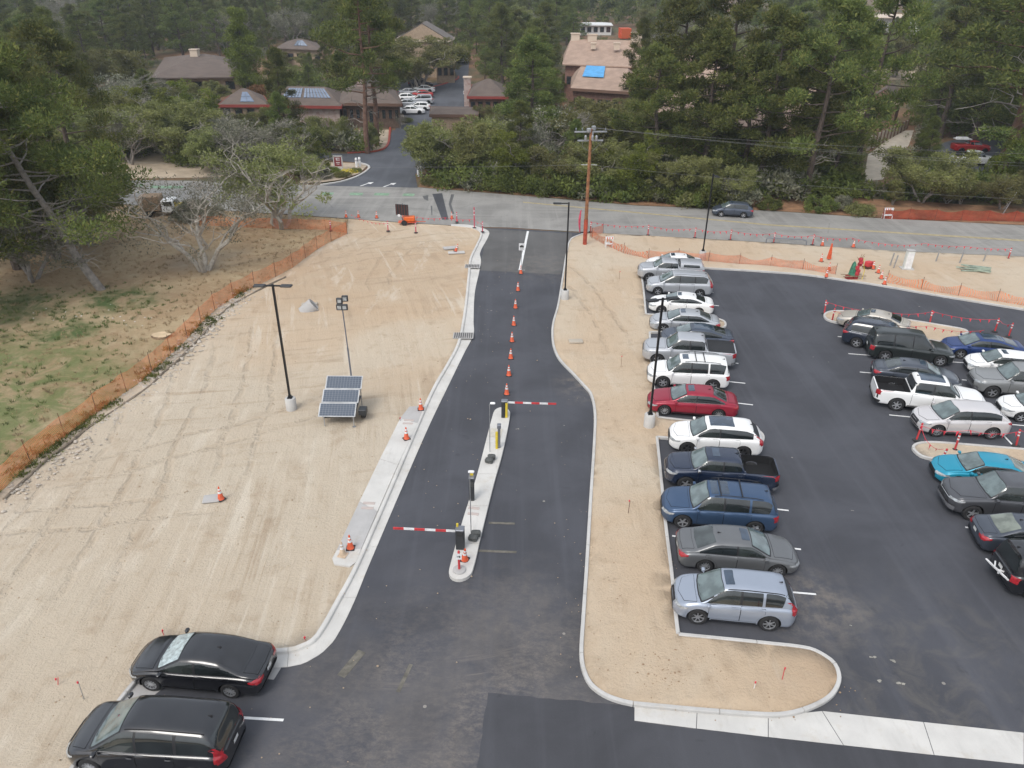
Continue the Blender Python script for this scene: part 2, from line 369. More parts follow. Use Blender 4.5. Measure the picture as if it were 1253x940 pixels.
def terrain_patch(name, poly, z, mat, step, amp, zfun=None, skirt=0.12):
    "an area of earth with its own unevenness: triangulated between its outline and a grid"
    xs = [p[0] for p in poly]; ys = [p[1] for p in poly]
    dense = []
    n = len(poly)
    for i in range(n):
        a = Vector(poly[i][:2]); b2 = Vector(poly[(i + 1) % n][:2]); k = max(1, int((b2 - a).length / (step * 1.5)))
        for j in range(k): dense.append(a.lerp(b2, j / k))
    pts = [v.copy() for v in dense]; nb = len(pts)
    y = min(ys); r = random.Random(3)
    while y < max(ys):
        x = min(xs)
        while x < max(xs):
            q = (x + r.uniform(-.3, .3) * step, y + r.uniform(-.3, .3) * step)
            if inside(q, poly): pts.append(Vector(q))
            x += step
        y += step
    vs_, es, fs, *_ = delaunay_2d_cdt(pts, [(i, (i + 1) % nb) for i in range(nb)], [], 0, 1e-4)
    bound = set(range(nb))
    V = []
    edge = [Vector(p) for p in dense]
    for i, v in enumerate(vs_):
        h = 0.0
        if i >= nb:
            a = amp * (1.6 * mnoise.noise(Vector((v.x * .16, v.y * .16, 3))) + 0.9 * mnoise.noise(Vector((v.x * .6, v.y * .6, 9))) + .4 * mnoise.noise(Vector((v.x * 1.7, v.y * 1.7, 1))))
            h = a
        V.append((v.x, v.y, z + terrain(v.x, v.y) + h))
    F = [f for f in fs if inside((sum(vs_[i].x for i in f) / len(f), sum(vs_[i].y for i in f) / len(f)), poly)]
    b = MB(); b.add(V, F)
    if skirt:
        lo = [(v.x, v.y, z + terrain(v.x, v.y) - skirt) for v in vs_[:nb]]
        b.add(V[:nb] + lo, [(i, nb + i, nb + (i + 1) % nb, (i + 1) % nb) for i in range(nb)])
    me = b.mesh(name, mat); bm = bmesh.new(); bm.from_mesh(me)
    bmesh.ops.remove_doubles(bm, verts=bm.verts[:], dist=0.001)
    for f in bm.faces:
        if f.normal.z < -0.01: f.normal_flip()
    bm.to_mesh(me); bm.free(); me.shade_smooth()
    return tag(link(name, me), kind='structure')
def smooth_path(pts, step=0.25, closed=False):
    "Catmull-Rom through the points, evenly resampled"
    P = [Vector((p[0], p[1])) for p in pts]; n = len(P); out = []
    rng = range(n if closed else n - 1)
    for i in rng:
        if closed: a, b2, c, d = P[(i - 1) % n], P[i], P[(i + 1) % n], P[(i + 2) % n]
        else: a, b2, c, d = P[max(i - 1, 0)], P[i], P[i + 1], P[min(i + 2, n - 1)]
        k = max(1, int((c - b2).length / step))
        la = max((b2 - a).length, 1e-3); lb = max((c - b2).length, 1e-3); lc = max((d - c).length, 1e-3)
        m1 = (c - a) / (la + lb) * lb if (b2 - a).length > 1e-3 else (c - b2); m2 = (d - b2) / (lb + lc) * lb if (d - c).length > 1e-3 else (c - b2)
        for j in range(k):
            t = j / k; t2 = t * t; t3 = t2 * t
            out.append(b2 * (2 * t3 - 3 * t2 + 1) + m1 * (t3 - 2 * t2 + t) + c * (-2 * t3 + 3 * t2) + m2 * (t3 - t2))
    if not closed: out.append(P[-1])
    return out
def resample(path, n):
    L = [0.0]
    for i in range(1, len(path)): L.append(L[-1] + (path[i] - path[i - 1]).length)
    out = []; j = 0
    for i in range(n):
        t = L[-1] * i / (n - 1)
        while j < len(L) - 2 and L[j + 1] < t: j += 1
        k = (t - L[j]) / max(L[j + 1] - L[j], 1e-6); out.append(path[j].lerp(path[j + 1], min(1, k)))
    return out
def strip_sections(path, prof, parent, name, mat, sec=3.0, gap=0.022, base=None, closed=False):
    "sweeps a profile [(offset to the left, z)] along a path, cut into sections with a joint between"
    n = len(path); L = [0.0]
    for i in range(1, n): L.append(L[-1] + (path[i] - path[i - 1]).length)
    nor = []
    for i in range(n):
        a = path[i - 1] if (i > 0 or closed) else path[i]; c = path[(i + 1) % n] if (i < n - 1 or closed) else path[i]
        if i == 0 and closed: a = path[-2]
        d = (c - a); d = d.normalized() if d.length > 1e-6 else Vector((1, 0)); nor.append(Vector((-d.y, d.x)))
    def at(t):
        t = min(max(t, 0), L[-1]); j = 0
        lo, hi = 0, n - 2
        while lo < hi:
            mid = (lo + hi) // 2
            if L[mid + 1] < t: lo = mid + 1
            else: hi = mid
        k = (t - L[lo]) / max(L[lo + 1] - L[lo], 1e-6)
        return path[lo].lerp(path[lo + 1], k), nor[lo].lerp(nor[lo + 1], k).normalized()
    cnt = max(1, round(L[-1] / sec)); K = len(prof)
    for s in range(cnt):
        t0 = L[-1] * s / cnt + gap / 2; t1 = L[-1] * (s + 1) / cnt - gap / 2
        ts = [t0] + [t for t in L if t0 + .03 < t < t1 - .03] + [t1]
        b = MB(); V = []
        for t in ts:
            p, q = at(t); zz = terrain(p.x, p.y)
            V += [(p.x + q.x * o, p.y + q.y * o, z + zz) for o, z in prof]
        F = []
        for i in range(len(ts) - 1):
            for k in range(K):
                F.append((i * K + k, i * K + (k + 1) % K, (i + 1) * K + (k + 1) % K, (i + 1) * K + k))
        F += [tuple(range(K)), tuple(reversed(range((len(ts) - 1) * K, len(ts) * K)))]
        b.add(V, F); me = b.mesh(name, mat)
        bm = bmesh.new(); bm.from_mesh(me); bmesh.ops.recalc_face_normals(bm, faces=bm.faces[:]); bm.to_mesh(me); bm.free()
        link(name, me, parent)
KERB = [(-.075, -.05), (-.075, .12), (-.055, .145), (.055, .145), (.075, .125), (.075, -.05)]

# base terrain to the horizon
b = MB(); xs = [-1800, -900, -500, -300, -200, -150, -110, -80, -60, -40, -20, 0, 20, 40, 60, 80, 110, 150, 200, 300, 500, 900, 1800]
ys = [-60, 0, 60, 107, 112, 118, 128, 150, 180, 210, 250, 300, 350, 400, 410, 700, 1200, 3000]
b.add([(x, y, terrain(x, y) - 0.03) for y in ys for x in xs], [(j * len(xs) + i, j * len(xs) + i + 1, (j + 1) * len(xs) + i + 1, (j + 1) * len(xs) + i) for j in range(len(ys) - 1) for i in range(len(xs) - 1)])
tag(b.build('ground', M['forest']), kind='structure')

road_near = [(-500, 222), (-100, 236), (120, 248), (361, 263), (489, 272), (585, 278), (620, 278.5), (730, 285), (799, 288.7), (933, 296.4), (1086, 306.6), (1253, 314), (1700, 345)]
road_far = [(-500, 205), (-100, 213), (138, 220), (235, 221.5), (395, 227), (512, 229.5), (620, 238), (778, 251.7), (940, 258), (1073, 267), (1253, 276), (1700, 299)]
RN = W(road_near); RF = W(road_far)
sheet('main_road', RN + list(reversed(RF)), 0.006, M['road'])
asph = [Vector((-60, 2, 0)), Vector((120, 2, 0))] + [p - Vector((0, .3, 0)) for p in reversed(RN)]
sheet('parking_lot', asph, 0.0, M['asphalt'])
sheet('asphalt_patch', ragged(W([(586, 279.5), (700, 286), (697, 300), (690, 322), (686, 336), (586, 331), (592, 305)], 0)), 0.005, M['asphalt_old'])
sheet('fresh_asphalt', ragged(W([(597, 848), (775, 864), (776, 883), (940, 903), (1253, 937), (1500, 965), (1500, 1300), (530, 1300), (583, 940)], 0)), 0.005, M['asphalt_new'])

# left sand field
inner_left = [(552, 276.5), (566, 277.5), (578, 279.5), (586, 283), (588, 287), (583, 299), (575, 316), (573, 332), (570, 362), (566.6, 388), (560, 419), (548, 443), (532, 470), (519.4, 496), (500, 541), (478, 592), (453, 649), (430, 700), (409, 738), (392, 768), (379, 784), (361, 791.5), (335, 794), (300, 791), (250, 786), (212, 782), (200, 786), (163, 835), (145, 857), (87, 940), (20, 1040)]
outer_left = [(552, 274.5), (570, 274.7), (586, 277.8), (597, 282), (598.5, 287), (587.5, 309), (588.5, 319), (586.5, 332), (581, 358), (579.4, 393), (579.4, 409), (568, 432), (549, 471), (526, 519), (497, 585), (470, 648), (448, 700), (432.6, 738), (414.7, 774), (402, 792), (381.5, 807), (361, 815), (335, 817)]
fence_base = [(-120, 690), (0, 603), (47, 560), (113, 510), (150, 483), (174, 467), (230, 414), (268, 375.5), (310, 352), (353, 331), (394, 301.5), (424, 286)]
IL = W(inner_left, 0.1); FB = W(fence_base, 0.1)
top_edge = W([(426, 268), (489, 272.5), (540, 275.5)], 0.1)
sandL = [Vector((-60, 3, 0))] + FB + top_edge + IL + [Vector((-14, 3, 0))]
terrain_patch('sand_field', sandL, 0.1, M['sand_left'], 0.75, 0.045)
field = [Vector((-61, 3, 0)), Vector((-160, 30, 0)), Vector((-160, 72, 0))] + [p - Vector((0, .2, 0)) for p in W([(-500, 222), (-100, 236), (120, 248), (361, 263), (426, 267.5)], 0.1)] + list(reversed(FB))
terrain_patch('grass_field', field, 0.095, M['field'], 1.3, 0.07)

# right sand median and roadside strip
kerb_right = [(716, 285.5), (711, 286.5), (699, 292), (693.5, 309), (688.5, 340), (683, 373), (677, 395), (676, 409), (678, 424), (685, 439), (702, 457), (714, 470), (723, 481), (728, 503), (727.5, 536), (723.5, 600), (717.5, 700), (713.5, 760), (711.5, 797), (714, 817), (723, 836), (740, 849), (758, 856), (775, 860)]
kerb_isl = [(775, 860), (855, 867.5), (940, 873.5), (965, 872), (990, 865), (1012, 854), (1023, 842), (1027, 828), (1022, 812), (1010, 802), (991, 793), (940, 786.5), (830, 775.5)]
kerb_lot = [(830, 775.5), (828, 760), (822, 700), (815, 644), (809.5, 588), (804, 534)]
kerb_b1 = [(804, 534), (840, 537), (880, 541), (915, 544.5), (928, 543), (933.5, 538), (933, 531), (925, 525), (905, 520.5), (855, 515.5), (805, 510)]
kerb_l2 = [(805, 510), (801, 480), (797, 445), (795, 406)]
kerb_b2 = [(795, 406), (840, 405), (870, 403), (884, 400.5), (888, 397), (885, 392), (872, 388.5), (840, 387), (790.5, 384)]
kerb_l3 = [(790.5, 384), (787, 350), (783, 328)]
kerb_top = [(783, 328), (820, 325.5), (865, 327.5), (940, 332), (984, 335.5), (1060, 346), (1137, 359), (1253, 378), (1500, 418)]
def wpath(px, z=0.13, step=0.15): return smooth_path(W(px, z), step)
KR, KI, KL, KB1, KL2, KB2, KL3, KT = [wpath(k) for k in (kerb_right, kerb_isl, kerb_lot, kerb_b1, kerb_l2, kerb_b2, kerb_l3, kerb_top)]
ring = KR + KI[1:] + KL[1:] + KB1[1:] + KL2[1:] + KB2[1:] + KL3[1:] + KT[1:]
thin = [ring[0]]
for p in ring[1:]:
    if (p - thin[-1]).length > 0.28: thin.append(p)
sandR = [Vector((p.x, p.y, 0)) for p in thin] + [p - Vector((0, .15, 0)) for p in reversed(W([(730, 284.5), (799, 288.2), (933, 296), (1086, 306), (1253, 313.5), (1700, 345)], 0.1))]
terrain_patch('sand_median', sandR, 0.1, M['sand_right'], 0.75, 0.03)

kb = tag(empty('kerb'), 'narrow concrete kerb round the sand median and along the lot', kind='structure')
for k in (KR, KI, KL, KB1, KL2, KB2, KL3, KT): strip_sections(k, KERB, kb, 'kerb_section', M['conc2'])
# left kerb with its wide gutter pan
IN = resample(smooth_path(W(inner_left[:24], 0.12), 0.3), 260); OUT = resample(smooth_path(W(outer_left, 0.02), 0.3), 260)
# match outer point to inner point by nearest
def nearest(p, path): return min(path, key=lambda q: (q - p).length_squared)
gut = tag(empty('kerb_and_gutter'), 'wide pale concrete kerb and gutter along the left side of the drive', kind='structure')
PR = []
for p in IN:
    q = nearest(p, OUT); d = (q - p)
    PR.append((p, q, d.normalized()))
start = 0; acc = 0.0
for i in range(1, len(PR)):
    acc += (PR[i][0] - PR[i - 1][0]).length
    if acc > 3.05 or i == len(PR) - 1:
        b = MB(); V = []; seg = PR[start:i + 1]
        for (p, q, d) in seg:
            w = (q - p).length
            prof = [(-0.02, -.05), (-0.02, .13), (.0, .145), (.12, .145), (.16, .125), (.19, .03), (max(.3, w * .55), .014), (w, .022), (w, -.05)]
            V += [(p.x + d.x * o, p.y + d.y * o, z) for o, z in prof]
        K = 9
        if len(seg) > 1:
            F = [(j * K + k, j * K + (k + 1) % K, (j + 1) * K + (k + 1) % K, (j + 1) * K + k) for j in range(len(seg) - 1) for k in range(K)]
            F += [tuple(range(K)), tuple(reversed(range((len(seg) - 1) * K, len(seg) * K)))]
            # tiny joint
            dd = (seg[-1][0] - seg[-2][0]).normalized() * 0.014
            V[-K:] = [(x - dd.x, y - dd.y, z) for x, y, z in V[-K:]]
            b.add(V, F); me = b.mesh('gutter_section', M['conc'])
            bm = bmesh.new(); bm.from_mesh(me); bmesh.ops.recalc_face_normals(bm, faces=bm.faces[:]); bm.to_mesh(me); bm.free()
            link('gutter_section', me, gut)
        start = i; acc = 0
strip_sections(smooth_path(W([(300, 791), (250, 786), (212, 782), (200, 786), (163, 835), (145, 857), (87, 940), (20, 1040)], .13), .3), KERB, tag(empty('kerb'), 'pale kerb in front of the two black cars', kind='structure'), 'kerb_section', M['conc2'])
# pale gutter strip ahead of the black cars
sheet('gutter_pan', W([(203, 792), (300, 797), (345, 816), (335, 832), (225, 822), (190, 850), (150, 905), (110, 960), (60, 1040), (30, 1040), (88, 946), (147, 862), (166, 838)], 0), 0.008, M['conc_grey'])
# inlet drains in the gutter
def grate(px, w, l, label, rz=0.0, name='storm_drain'):
    p = gp(px[0], px[1], .1); e = empty(name, p, rz); tag(e, label, 'storm drain')
    b = MB(); b.box((0, 0, .045), (w + .1, l + .1, .05)); b.build('frame', M['conc_grey'], e)
    b = MB()
    for i in range(9): b.box((-w / 2 + (i + .5) * w / 9, 0, .078), (w / 9 * .55, l, .012))
    b.build('grate', M['dark_steel'], e)
M['dark_steel'] = flat('dark_steel', (0.12, 0.115, 0.11), 0.6, 0.6, var=0.2)
grate((578, 326.5), 1.2, .75, 'grey steel storm drain grate in the gutter near the main road')
grate((567, 411.5), 1.3, .85, 'grey steel storm drain grate in the gutter left of the row of cones')

# walkway pad beside the gutter, flush concrete, with slabs
pad_l = W([(501, 498), (490, 512), (465, 562), (440, 614), (412, 674), (406.5, 684), (409, 691)], .13); pad_r = W([(519, 497), (511, 518), (487, 569), (462, 626), (442, 672), (436, 688), (428, 694)], .13)
pe = tag(empty('concrete_walk'), 'narrow pale concrete pad beside the left gutter', kind='structure')
for i in range(6):
    a, b2, c, d = pad_l[i], pad_l[i + 1], pad_r[i + 1], pad_r[i]
    a = a.lerp(b2, .006); d = d.lerp(c, .006)
    b = MB(); b.prism([a, b2, c, d], .0, .153 + .003 * (i % 2)); b.build('slab', M['conc' if i % 3 else 'conc_grey'], pe)
# cross gutter at the bottom right, with slabs
cg_t = W([(776, 862), (853, 871), (940, 877), (1006, 870.5), (1130, 884), (1253, 897), (1500, 925)], 0); cg_b = W([(776, 882), (852, 891.5), (940, 902), (1032, 912), (1143, 924), (1253, 935.5), (1500, 966)], 0)
ce = tag(empty('cross_gutter'), 'pale concrete cross gutter with joints below the sand island', kind='structure')
for i in range(6):
    a, b2, c, d = cg_t[i], cg_t[i + 1], cg_b[i + 1], cg_b[i]; g = Vector((.012, 0, 0))
    b = MB(); b.prism([a + g, b2 - g, c - g, d + g], -.05, .012); b.build('slab', M['conc'], ce)

# ------------------------------------------------------------------ hospital side
terrain_patch('driveway', W([(395, 227.5), (417, 223.4), (437.5, 216.6), (452.4, 205.8), (448, 201.5), (437, 199), (401, 196), (350, 195), (350, 187), (432, 189), (458, 187.5), (471, 184), (474, 178), (477, 168), (480, 160), (496, 160), (499, 170), (506, 186), (580, 186), (580, 199), (520, 206), (508, 213), (511, 230)]), 0.012, M['drive2'], 2.0, 0, skirt=0)
terrain_patch('back_lot', [p for p in W([(496, 165), (484, 160), (484, 143), (486, 100), (525, 103), (560, 95), (556, 86), (560, 76), (574, 76), (573, 96), (574, 130), (578, 160)])], .02, M['drive2'], 3.0, 0, skirt=0)
sheet('sandy_lot', W([(110, 195), (145, 182), (205, 185), (262, 200), (275, 217), (140, 219), (100, 219)]), 0.01, M['path'])
terrain_patch('garden_bed', W([(396, 170), (430, 160), (476, 160), (474, 178), (468, 183), (455, 186), (425, 187)]), 0.10, M['path'], 1.5, .02)
sheet('garden_bed', W([(385, 199), (437, 200.5), (449, 204), (440, 213), (416, 221), (395, 224), (365, 225)]), 0.1, M['path'])
strip_sections(smooth_path(W([(425, 187.5), (456, 186.5), (469, 183.5), (475, 176), (477, 163), (478, 150)]), .8), [(o * 2.2, z * 1.1) for o, z in KERB], tag(empty('kerb'), 'red painted kerb round the garden bed in the driveway', kind='structure'), 'kerb_section', M['paint_red'], 6)
strip_sections(smooth_path(W([(530, 107), (545, 103), (560, 97), (561, 94)]), .8), [(o * 2.5, z * 1.5) for o, z in KERB], tag(empty('kerb'), 'red painted kerb at the back of the far car park', kind='structure'), 'kerb_section', M['paint_red'], 6)
strip_sections(smooth_path(W([(392, 227), (417, 223), (438, 216), (452, 206), (448, 202), (437, 199.5)]), .8), [(o * 2.0, z) for o, z in KERB], tag(empty('kerb'), 'pale kerb round the planted corner by the driveway mouth', kind='structure'), 'kerb_section', M['conc2'], 5)
sheet('hospital_path', [p + Vector((0, 0, .03)) for p in W([(487, 118), (491, 118), (496, 153), (478, 155)])], None, M['conc_tan'])
sheet('hospital_path', [p + Vector((0, 0, .02)) for p in W([(1058, 214), (1062, 190), (1085, 172), (1108, 160), (1118, 160), (1112, 178), (1090, 205), (1080, 220), (1060, 222)])], None, M['conc_tan'])
sheet('parking_pad', [p + Vector((0, 0, .02)) for p in W([(1130, 218), (1135, 182), (1165, 172), (1253, 172), (1300, 215), (1200, 222)])], None, M['drive2'])
sheet('far_lot', [p + Vector((0, 0, .05)) for p in W([(1020, 80), (1060, 55), (1150, 50), (1150, 98), (1060, 98), (1000, 98)])], None, M['path'])
sheet('verge', [p + Vector((0, 0, 0)) for p in W([(512, 229), (620, 237), (778, 251), (940, 257.5), (1073, 266), (1253, 275.5), (1500, 288), (1500, 262), (1253, 255), (1100, 245), (940, 238), (700, 225), (600, 217), (520, 214)])], 0.002, flat('leaf_litter', (0.23, 0.125, 0.065), .95, var=.35, vs=.7, bmp=.6, bs=3))

# ------------------------------------------------------------------ painted markings
def stripe(name, a, c, w, mat, z, parent=None, z0=0):
    a = gp(*a, z0); c = gp(*c, z0); d = (c - a).normalized(); q = Vector((-d.y, d.x, 0)) * w / 2
    b = MB(); b.quad((a.x + q.x, a.y + q.y, z), (a.x - q.x, a.y - q.y, z), (c.x - q.x, c.y - q.y, z), (c.x + q.x, c.y + q.y, z))
    return tag(b.build(name, mat), kind='structure')
def pxband(name, top, bot, z, mat):
    T = W(top); B_ = W(bot); return sheet(name, T + list(reversed(B_)), z, mat)
pxband('road_marking', [(640, 247), (783, 260), (940, 274.5), (1253, 293.6), (1600, 315)], [(640, 248.2), (783, 261.4), (940, 276.1), (1253, 295.6), (1600, 317.4)], .011, M['paint_yellow'])
for (x, y, w) in ((402, 237, 14), (437, 237.5, 16), (468, 237.8, 18), (501, 238.5, 14), (205, 229, 40), (160, 227, 30)):
    pxband('road_marking', [(x - w / 2, y - 1.6), (x + w / 2, y - 1.2)], [(x - w / 2 - 2, y + 1.4), (x + w / 2 - 2, y + 1.8)], .011, M['paint_green'])
pxband('road_patch', [(529, 237.5), (541, 236.5)], [(541, 269), (549, 269)], .010, M['asphalt_new'])
for pts in ([(517, 240), (524, 239), (524, 246), (519, 244)], [(552, 238), (556, 238), (552, 250), (556, 262), (553, 262), (549, 250)], [(527, 252), (529, 252), (529, 263), (528, 264)]):
    sheet('crack_seal', W(pts), .010, M['seal'])
stripe('lane_line', (646, 283), (636, 331), .22, M['paint_white'], .012)
stall_r = [((822, 656), None), ]
for a, c in (((940, 722.5), (998.5, 727.5)), ((940, 668), (980, 672.5)), ((940, 622.3), (965, 625)), ((880, 491), (921.3, 495.7)), ((880, 466), (911.9, 469.3)), ((880, 442), (903.5, 445)), ((870, 420), (897, 423)), ((860, 372.5), (879.7, 374.5)), ((850, 356), (873, 358)),
             ((822.5, 656), (860, 660)), ((792, 369), (810, 371)), ((797, 418), (812, 419)),
             ((255, 876), (347, 881.5)), ((1181, 645.5), (1260, 653)), ((1103, 561), (1103.1, 561)),
             ((1088, 508), (1140, 513)), ((1052, 455.5), (1110, 460)), ((1038, 433), (1090, 437)), ((1025, 412), (1060, 415)), ((1163, 443), (1185, 444.5)), ((1177, 465), (1190, 466)), ((1230, 519), (1262, 522)), ((1226, 531), (1241, 547))):
    if abs(a[0] - c[0]) < 1: continue
    stripe('stall_line', a, c, .10, M['paint_white'], .012)
# grey covered-over lines and scraped marks
for a, c in (((417, 828), (443, 797)), ((487, 847), (503, 813)), ((598, 640), (630, 641)), ((583, 674), (632, 676))):
    stripe('faded_line', a, c, .14 if a[0] > 560 or a[0] > 480 else .32, flat('faded_line', (0.13, 0.12, 0.10), .9, var=.3), .010)
lot_spots = MB(); r = random.Random(5)
for (x, y, s) in ((1068.5, 805, .11), (1092, 809, .11), (1076, 834, .11), (1102, 837, .13), (1041, 765.5, .05), (633, 525, .09), (1014, 443, .06), (995, 437, .05), (1043, 625, .06), (690, 521, .05)):
    p = gp(x, y)
    for k in range(3):
        n = 13; a0 = r.uniform(0, 6); c0 = p + Vector((r.uniform(-1, 1), r.uniform(-.5, .5), 0)) * s * .7
        lot_spots.add([(c0.x + cos(a0 + i * 2 * pi / n) * s * r.uniform(.3, .75), c0.y + sin(a0 + i * 2 * pi / n) * s * r.uniform(.2, .5), .012 + k * .001) for i in range(n)], [tuple(range(n))])
tag(lot_spots.build('plaster_splash', flat('plaster', (.30, .285, .25), .9, var=.2)), 'scattered pale plaster splashes on the dark lot asphalt', kind='stuff')
# ------------------------------------------------------------------ vehicles
def lerp_curve(pts, x):
    if x <= pts[0][0]: return pts[0][1]
    for i in range(len(pts) - 1):
        if x <= pts[i + 1][0]:
            a, b2 = pts[i], pts[i + 1]; t = (x - a[0]) / max(b2[0] - a[0], 1e-6); return a[1] + (b2[1] - a[1]) * t
    return pts[-1][1]
def smooth_curve(pts, rad):
    "piecewise line with rounded corners (box filtered)"
    def f(x):
        s = 0
        for k in range(-4, 5): s += lerp_curve(pts, x + k * rad / 4)
        return s / 9
    return f
def paint(name, col, metal=0.5, rough=0.32):
    m, nt, b = new_mat(name)
    if max(col) < .09: b.inputs['Specular IOR Level'].default_value = .6; b.inputs['Coat IOR'].default_value = 1.55
    p = pos(nt, obj=True)
    d = remap(nt, noise(nt, p, 1.5, 2, 0.5), 0.3, 0.7)
    nt.links.new(mixc(nt, mth(nt, 'MULTIPLY', d, 0.16), col, tuple(min(1, c * 1.1 + .035) for c in col)), b.inputs['Base Color'])
    b.inputs['Metallic'].default_value = metal * .6; b.inputs['Coat Weight'].default_value = 0.7 if max(col) < .09 else .35; b.inputs['Coat Roughness'].default_value = 0.12
    b.inputs['Roughness'].default_value = rough
    return m
def glass_mat(name, col, rough=0.05):
    m, nt, b = new_mat(name); b.inputs['Base Color'].default_value = (*col, 1); b.inputs['Roughness'].default_value = rough
    b.inputs['Specular IOR Level'].default_value = 0.75; b.inputs['Coat Weight'].default_value = 0.5; b.inputs['Coat Roughness'].default_value = 0.03
    p = pos(nt, obj=True)
    c = mixc(nt, remap(nt, noise(nt, p, 1.6, 3), 0.35, 0.65), tuple(x * .75 for x in col), tuple(x * 1.3 for x in col))
    nt.links.new(c, b.inputs['Base Color']); return m
M['windscreen'] = glass_mat('windscreen_glass', (0.115, 0.15, 0.15)); M['side_glass'] = glass_mat('tinted_glass', (0.014, 0.018, 0.019)); M['clear_glass'] = glass_mat('side_glass', (0.028, 0.034, 0.032))  # windscreen base colour is paled to carry the reflected sky and dashboard
M['roof_glass'] = glass_mat('roof_glass', (0.035, 0.055, 0.085), 0.09)
M['trim'] = flat('black_trim', (0.018, 0.018, 0.02), 0.55); M['gap'] = flat('panel_gap', (0.006, 0.006, 0.007), 0.9)
M['chrome'] = flat('chrome', (0.62, 0.62, 0.62), 0.22, 0.9); M['alloy'] = flat('alloy_wheel', (0.50, 0.51, 0.53), 0.35, 0.7, var=.15); M['alloy_dark'] = flat('dark_alloy', (0.07, 0.07, 0.075), 0.4, 0.6)
M['tyre'] = flat('tyre_rubber', (0.022, 0.022, 0.023), 0.85, var=.3, vs=8)
M['headlight'] = flat('headlight_glass', (0.42, 0.44, 0.45), 0.12, 0.3, spec=.8, var=.3, vs=9); M['tail'] = flat('taillight_red', (0.35, 0.012, 0.02), 0.18, spec=.7, coat=.6, var=.3, vs=12)
M['amber'] = flat('amber_lens', (0.5, 0.17, 0.03), .3); M['plate'] = flat('licence_plate', (0.62, 0.62, 0.6), .5, var=.25, vs=40)
M['bed'] = flat('bed_liner', (0.035, 0.035, 0.038), .8, var=.4, vs=4); M['sunshade'] = flat('silver_sunshade', (0.45, 0.52, 0.52), .35, .35, var=.35, vs=7)
M['badge'] = flat('badge', (.45, .45, .45), .3, .8)

class Style:
    def __init__(s, **k): s.__dict__.update(k)
# top: roofline z(x) incl. bonnet; belt z(x); sizes in metres, nose at +x
def sedan(L=4.85, Wd=1.84, H=1.45, **k):
    h = L / 2
    d = dict(kind='sedan', L=L, W=Wd, H=H, top=[(-h, .80), (-h + .06, .93), (-h + .25, 1.02), (-h + .62, 1.06), (-h + 1.42, H - .05), (-h + 1.95, H), (.05, H), (.42, H - .045), (1.18, 1.02), (1.5, .98), (h - .45, .84), (h - .12, .70), (h, .56)],
             belt=[(-h, .80), (-h + .3, .93), (-h + .7, .955), (0, .92), (1.0, .90), (1.5, .87), (h - .4, .76), (h - .1, .62), (h, .52)],
             axf=h - .93, axr=-h + 1.06, wr=.335, arch=.395, ws=(1.12, .42), rg=(-h + .66, -h + 1.42), bp=-.16, side=(1.02, -h + .78), wt=.62, door0=1.02, door1=-h + 1.02)
    d.update(k); return Style(**d)
def suv(L=4.7, Wd=1.86, H=1.70, box=0.0, **k):
    h = L / 2
    d = dict(kind='suv', L=L, W=Wd, H=H, top=[(-h, .95), (-h + .04, 1.08), (-h + .12, 1.15), (-h + .42 - box * .26, H - .10), (-h + .65, H - .03), (-.3, H), (.35, H - .03), (.58, H - .07), (1.20, 1.14), (1.42, 1.12), (h - .45, 1.0), (h - .12, .88), (h, .68)],
             belt=[(-h, 1.0), (-h + .3, 1.12), (0, 1.06), (1.0, 1.02), (1.45, 1.00), (h - .4, .90), (h - .1, .76), (h, .62)],
             axf=h - .92, axr=-h + .98, wr=.37, arch=.435, ws=(1.17, .57), rg=(-h + .14, -h + .40 - box * .24), bp=-.12, side=(1.06, -h + .38 - box * .1), wt=.66, door0=1.05, door1=-h + 1.2)
    d.update(k); return Style(**d)
def pickup(L=5.8, Wd=1.98, H=1.92, bedlen=1.72, **k):
    h = L / 2; b0 = -h + .07; b1 = b0 + bedlen
    d = dict(kind='pickup', L=L, W=Wd, H=H, top=[(-h, 1.25), (b1, 1.26), (b1 + .04, 1.27), (b1 + .22, H - .06), (b1 + .45, H), (.55, H - .01), (.78, H - .06), (1.34, 1.28), (1.55, 1.25), (h - .35, 1.15), (h - .08, 1.04), (h, .8)],
             belt=[(-h, 1.25), (b1 + .1, 1.24), (0.2, 1.20), (1.3, 1.19), (h - .3, 1.06), (h - .08, .95), (h, .75)],
             axf=h - .97, axr=-h + 1.20, wr=.40, arch=.48, ws=(1.31, .77), rg=(b1 + .04, b1 + .20), bp=.0, side=(1.18, b1 + .22), wt=.78, bed=(b0, b1), door0=1.2, door1=b1 + .1)
    d.update(k); return Style(**d)

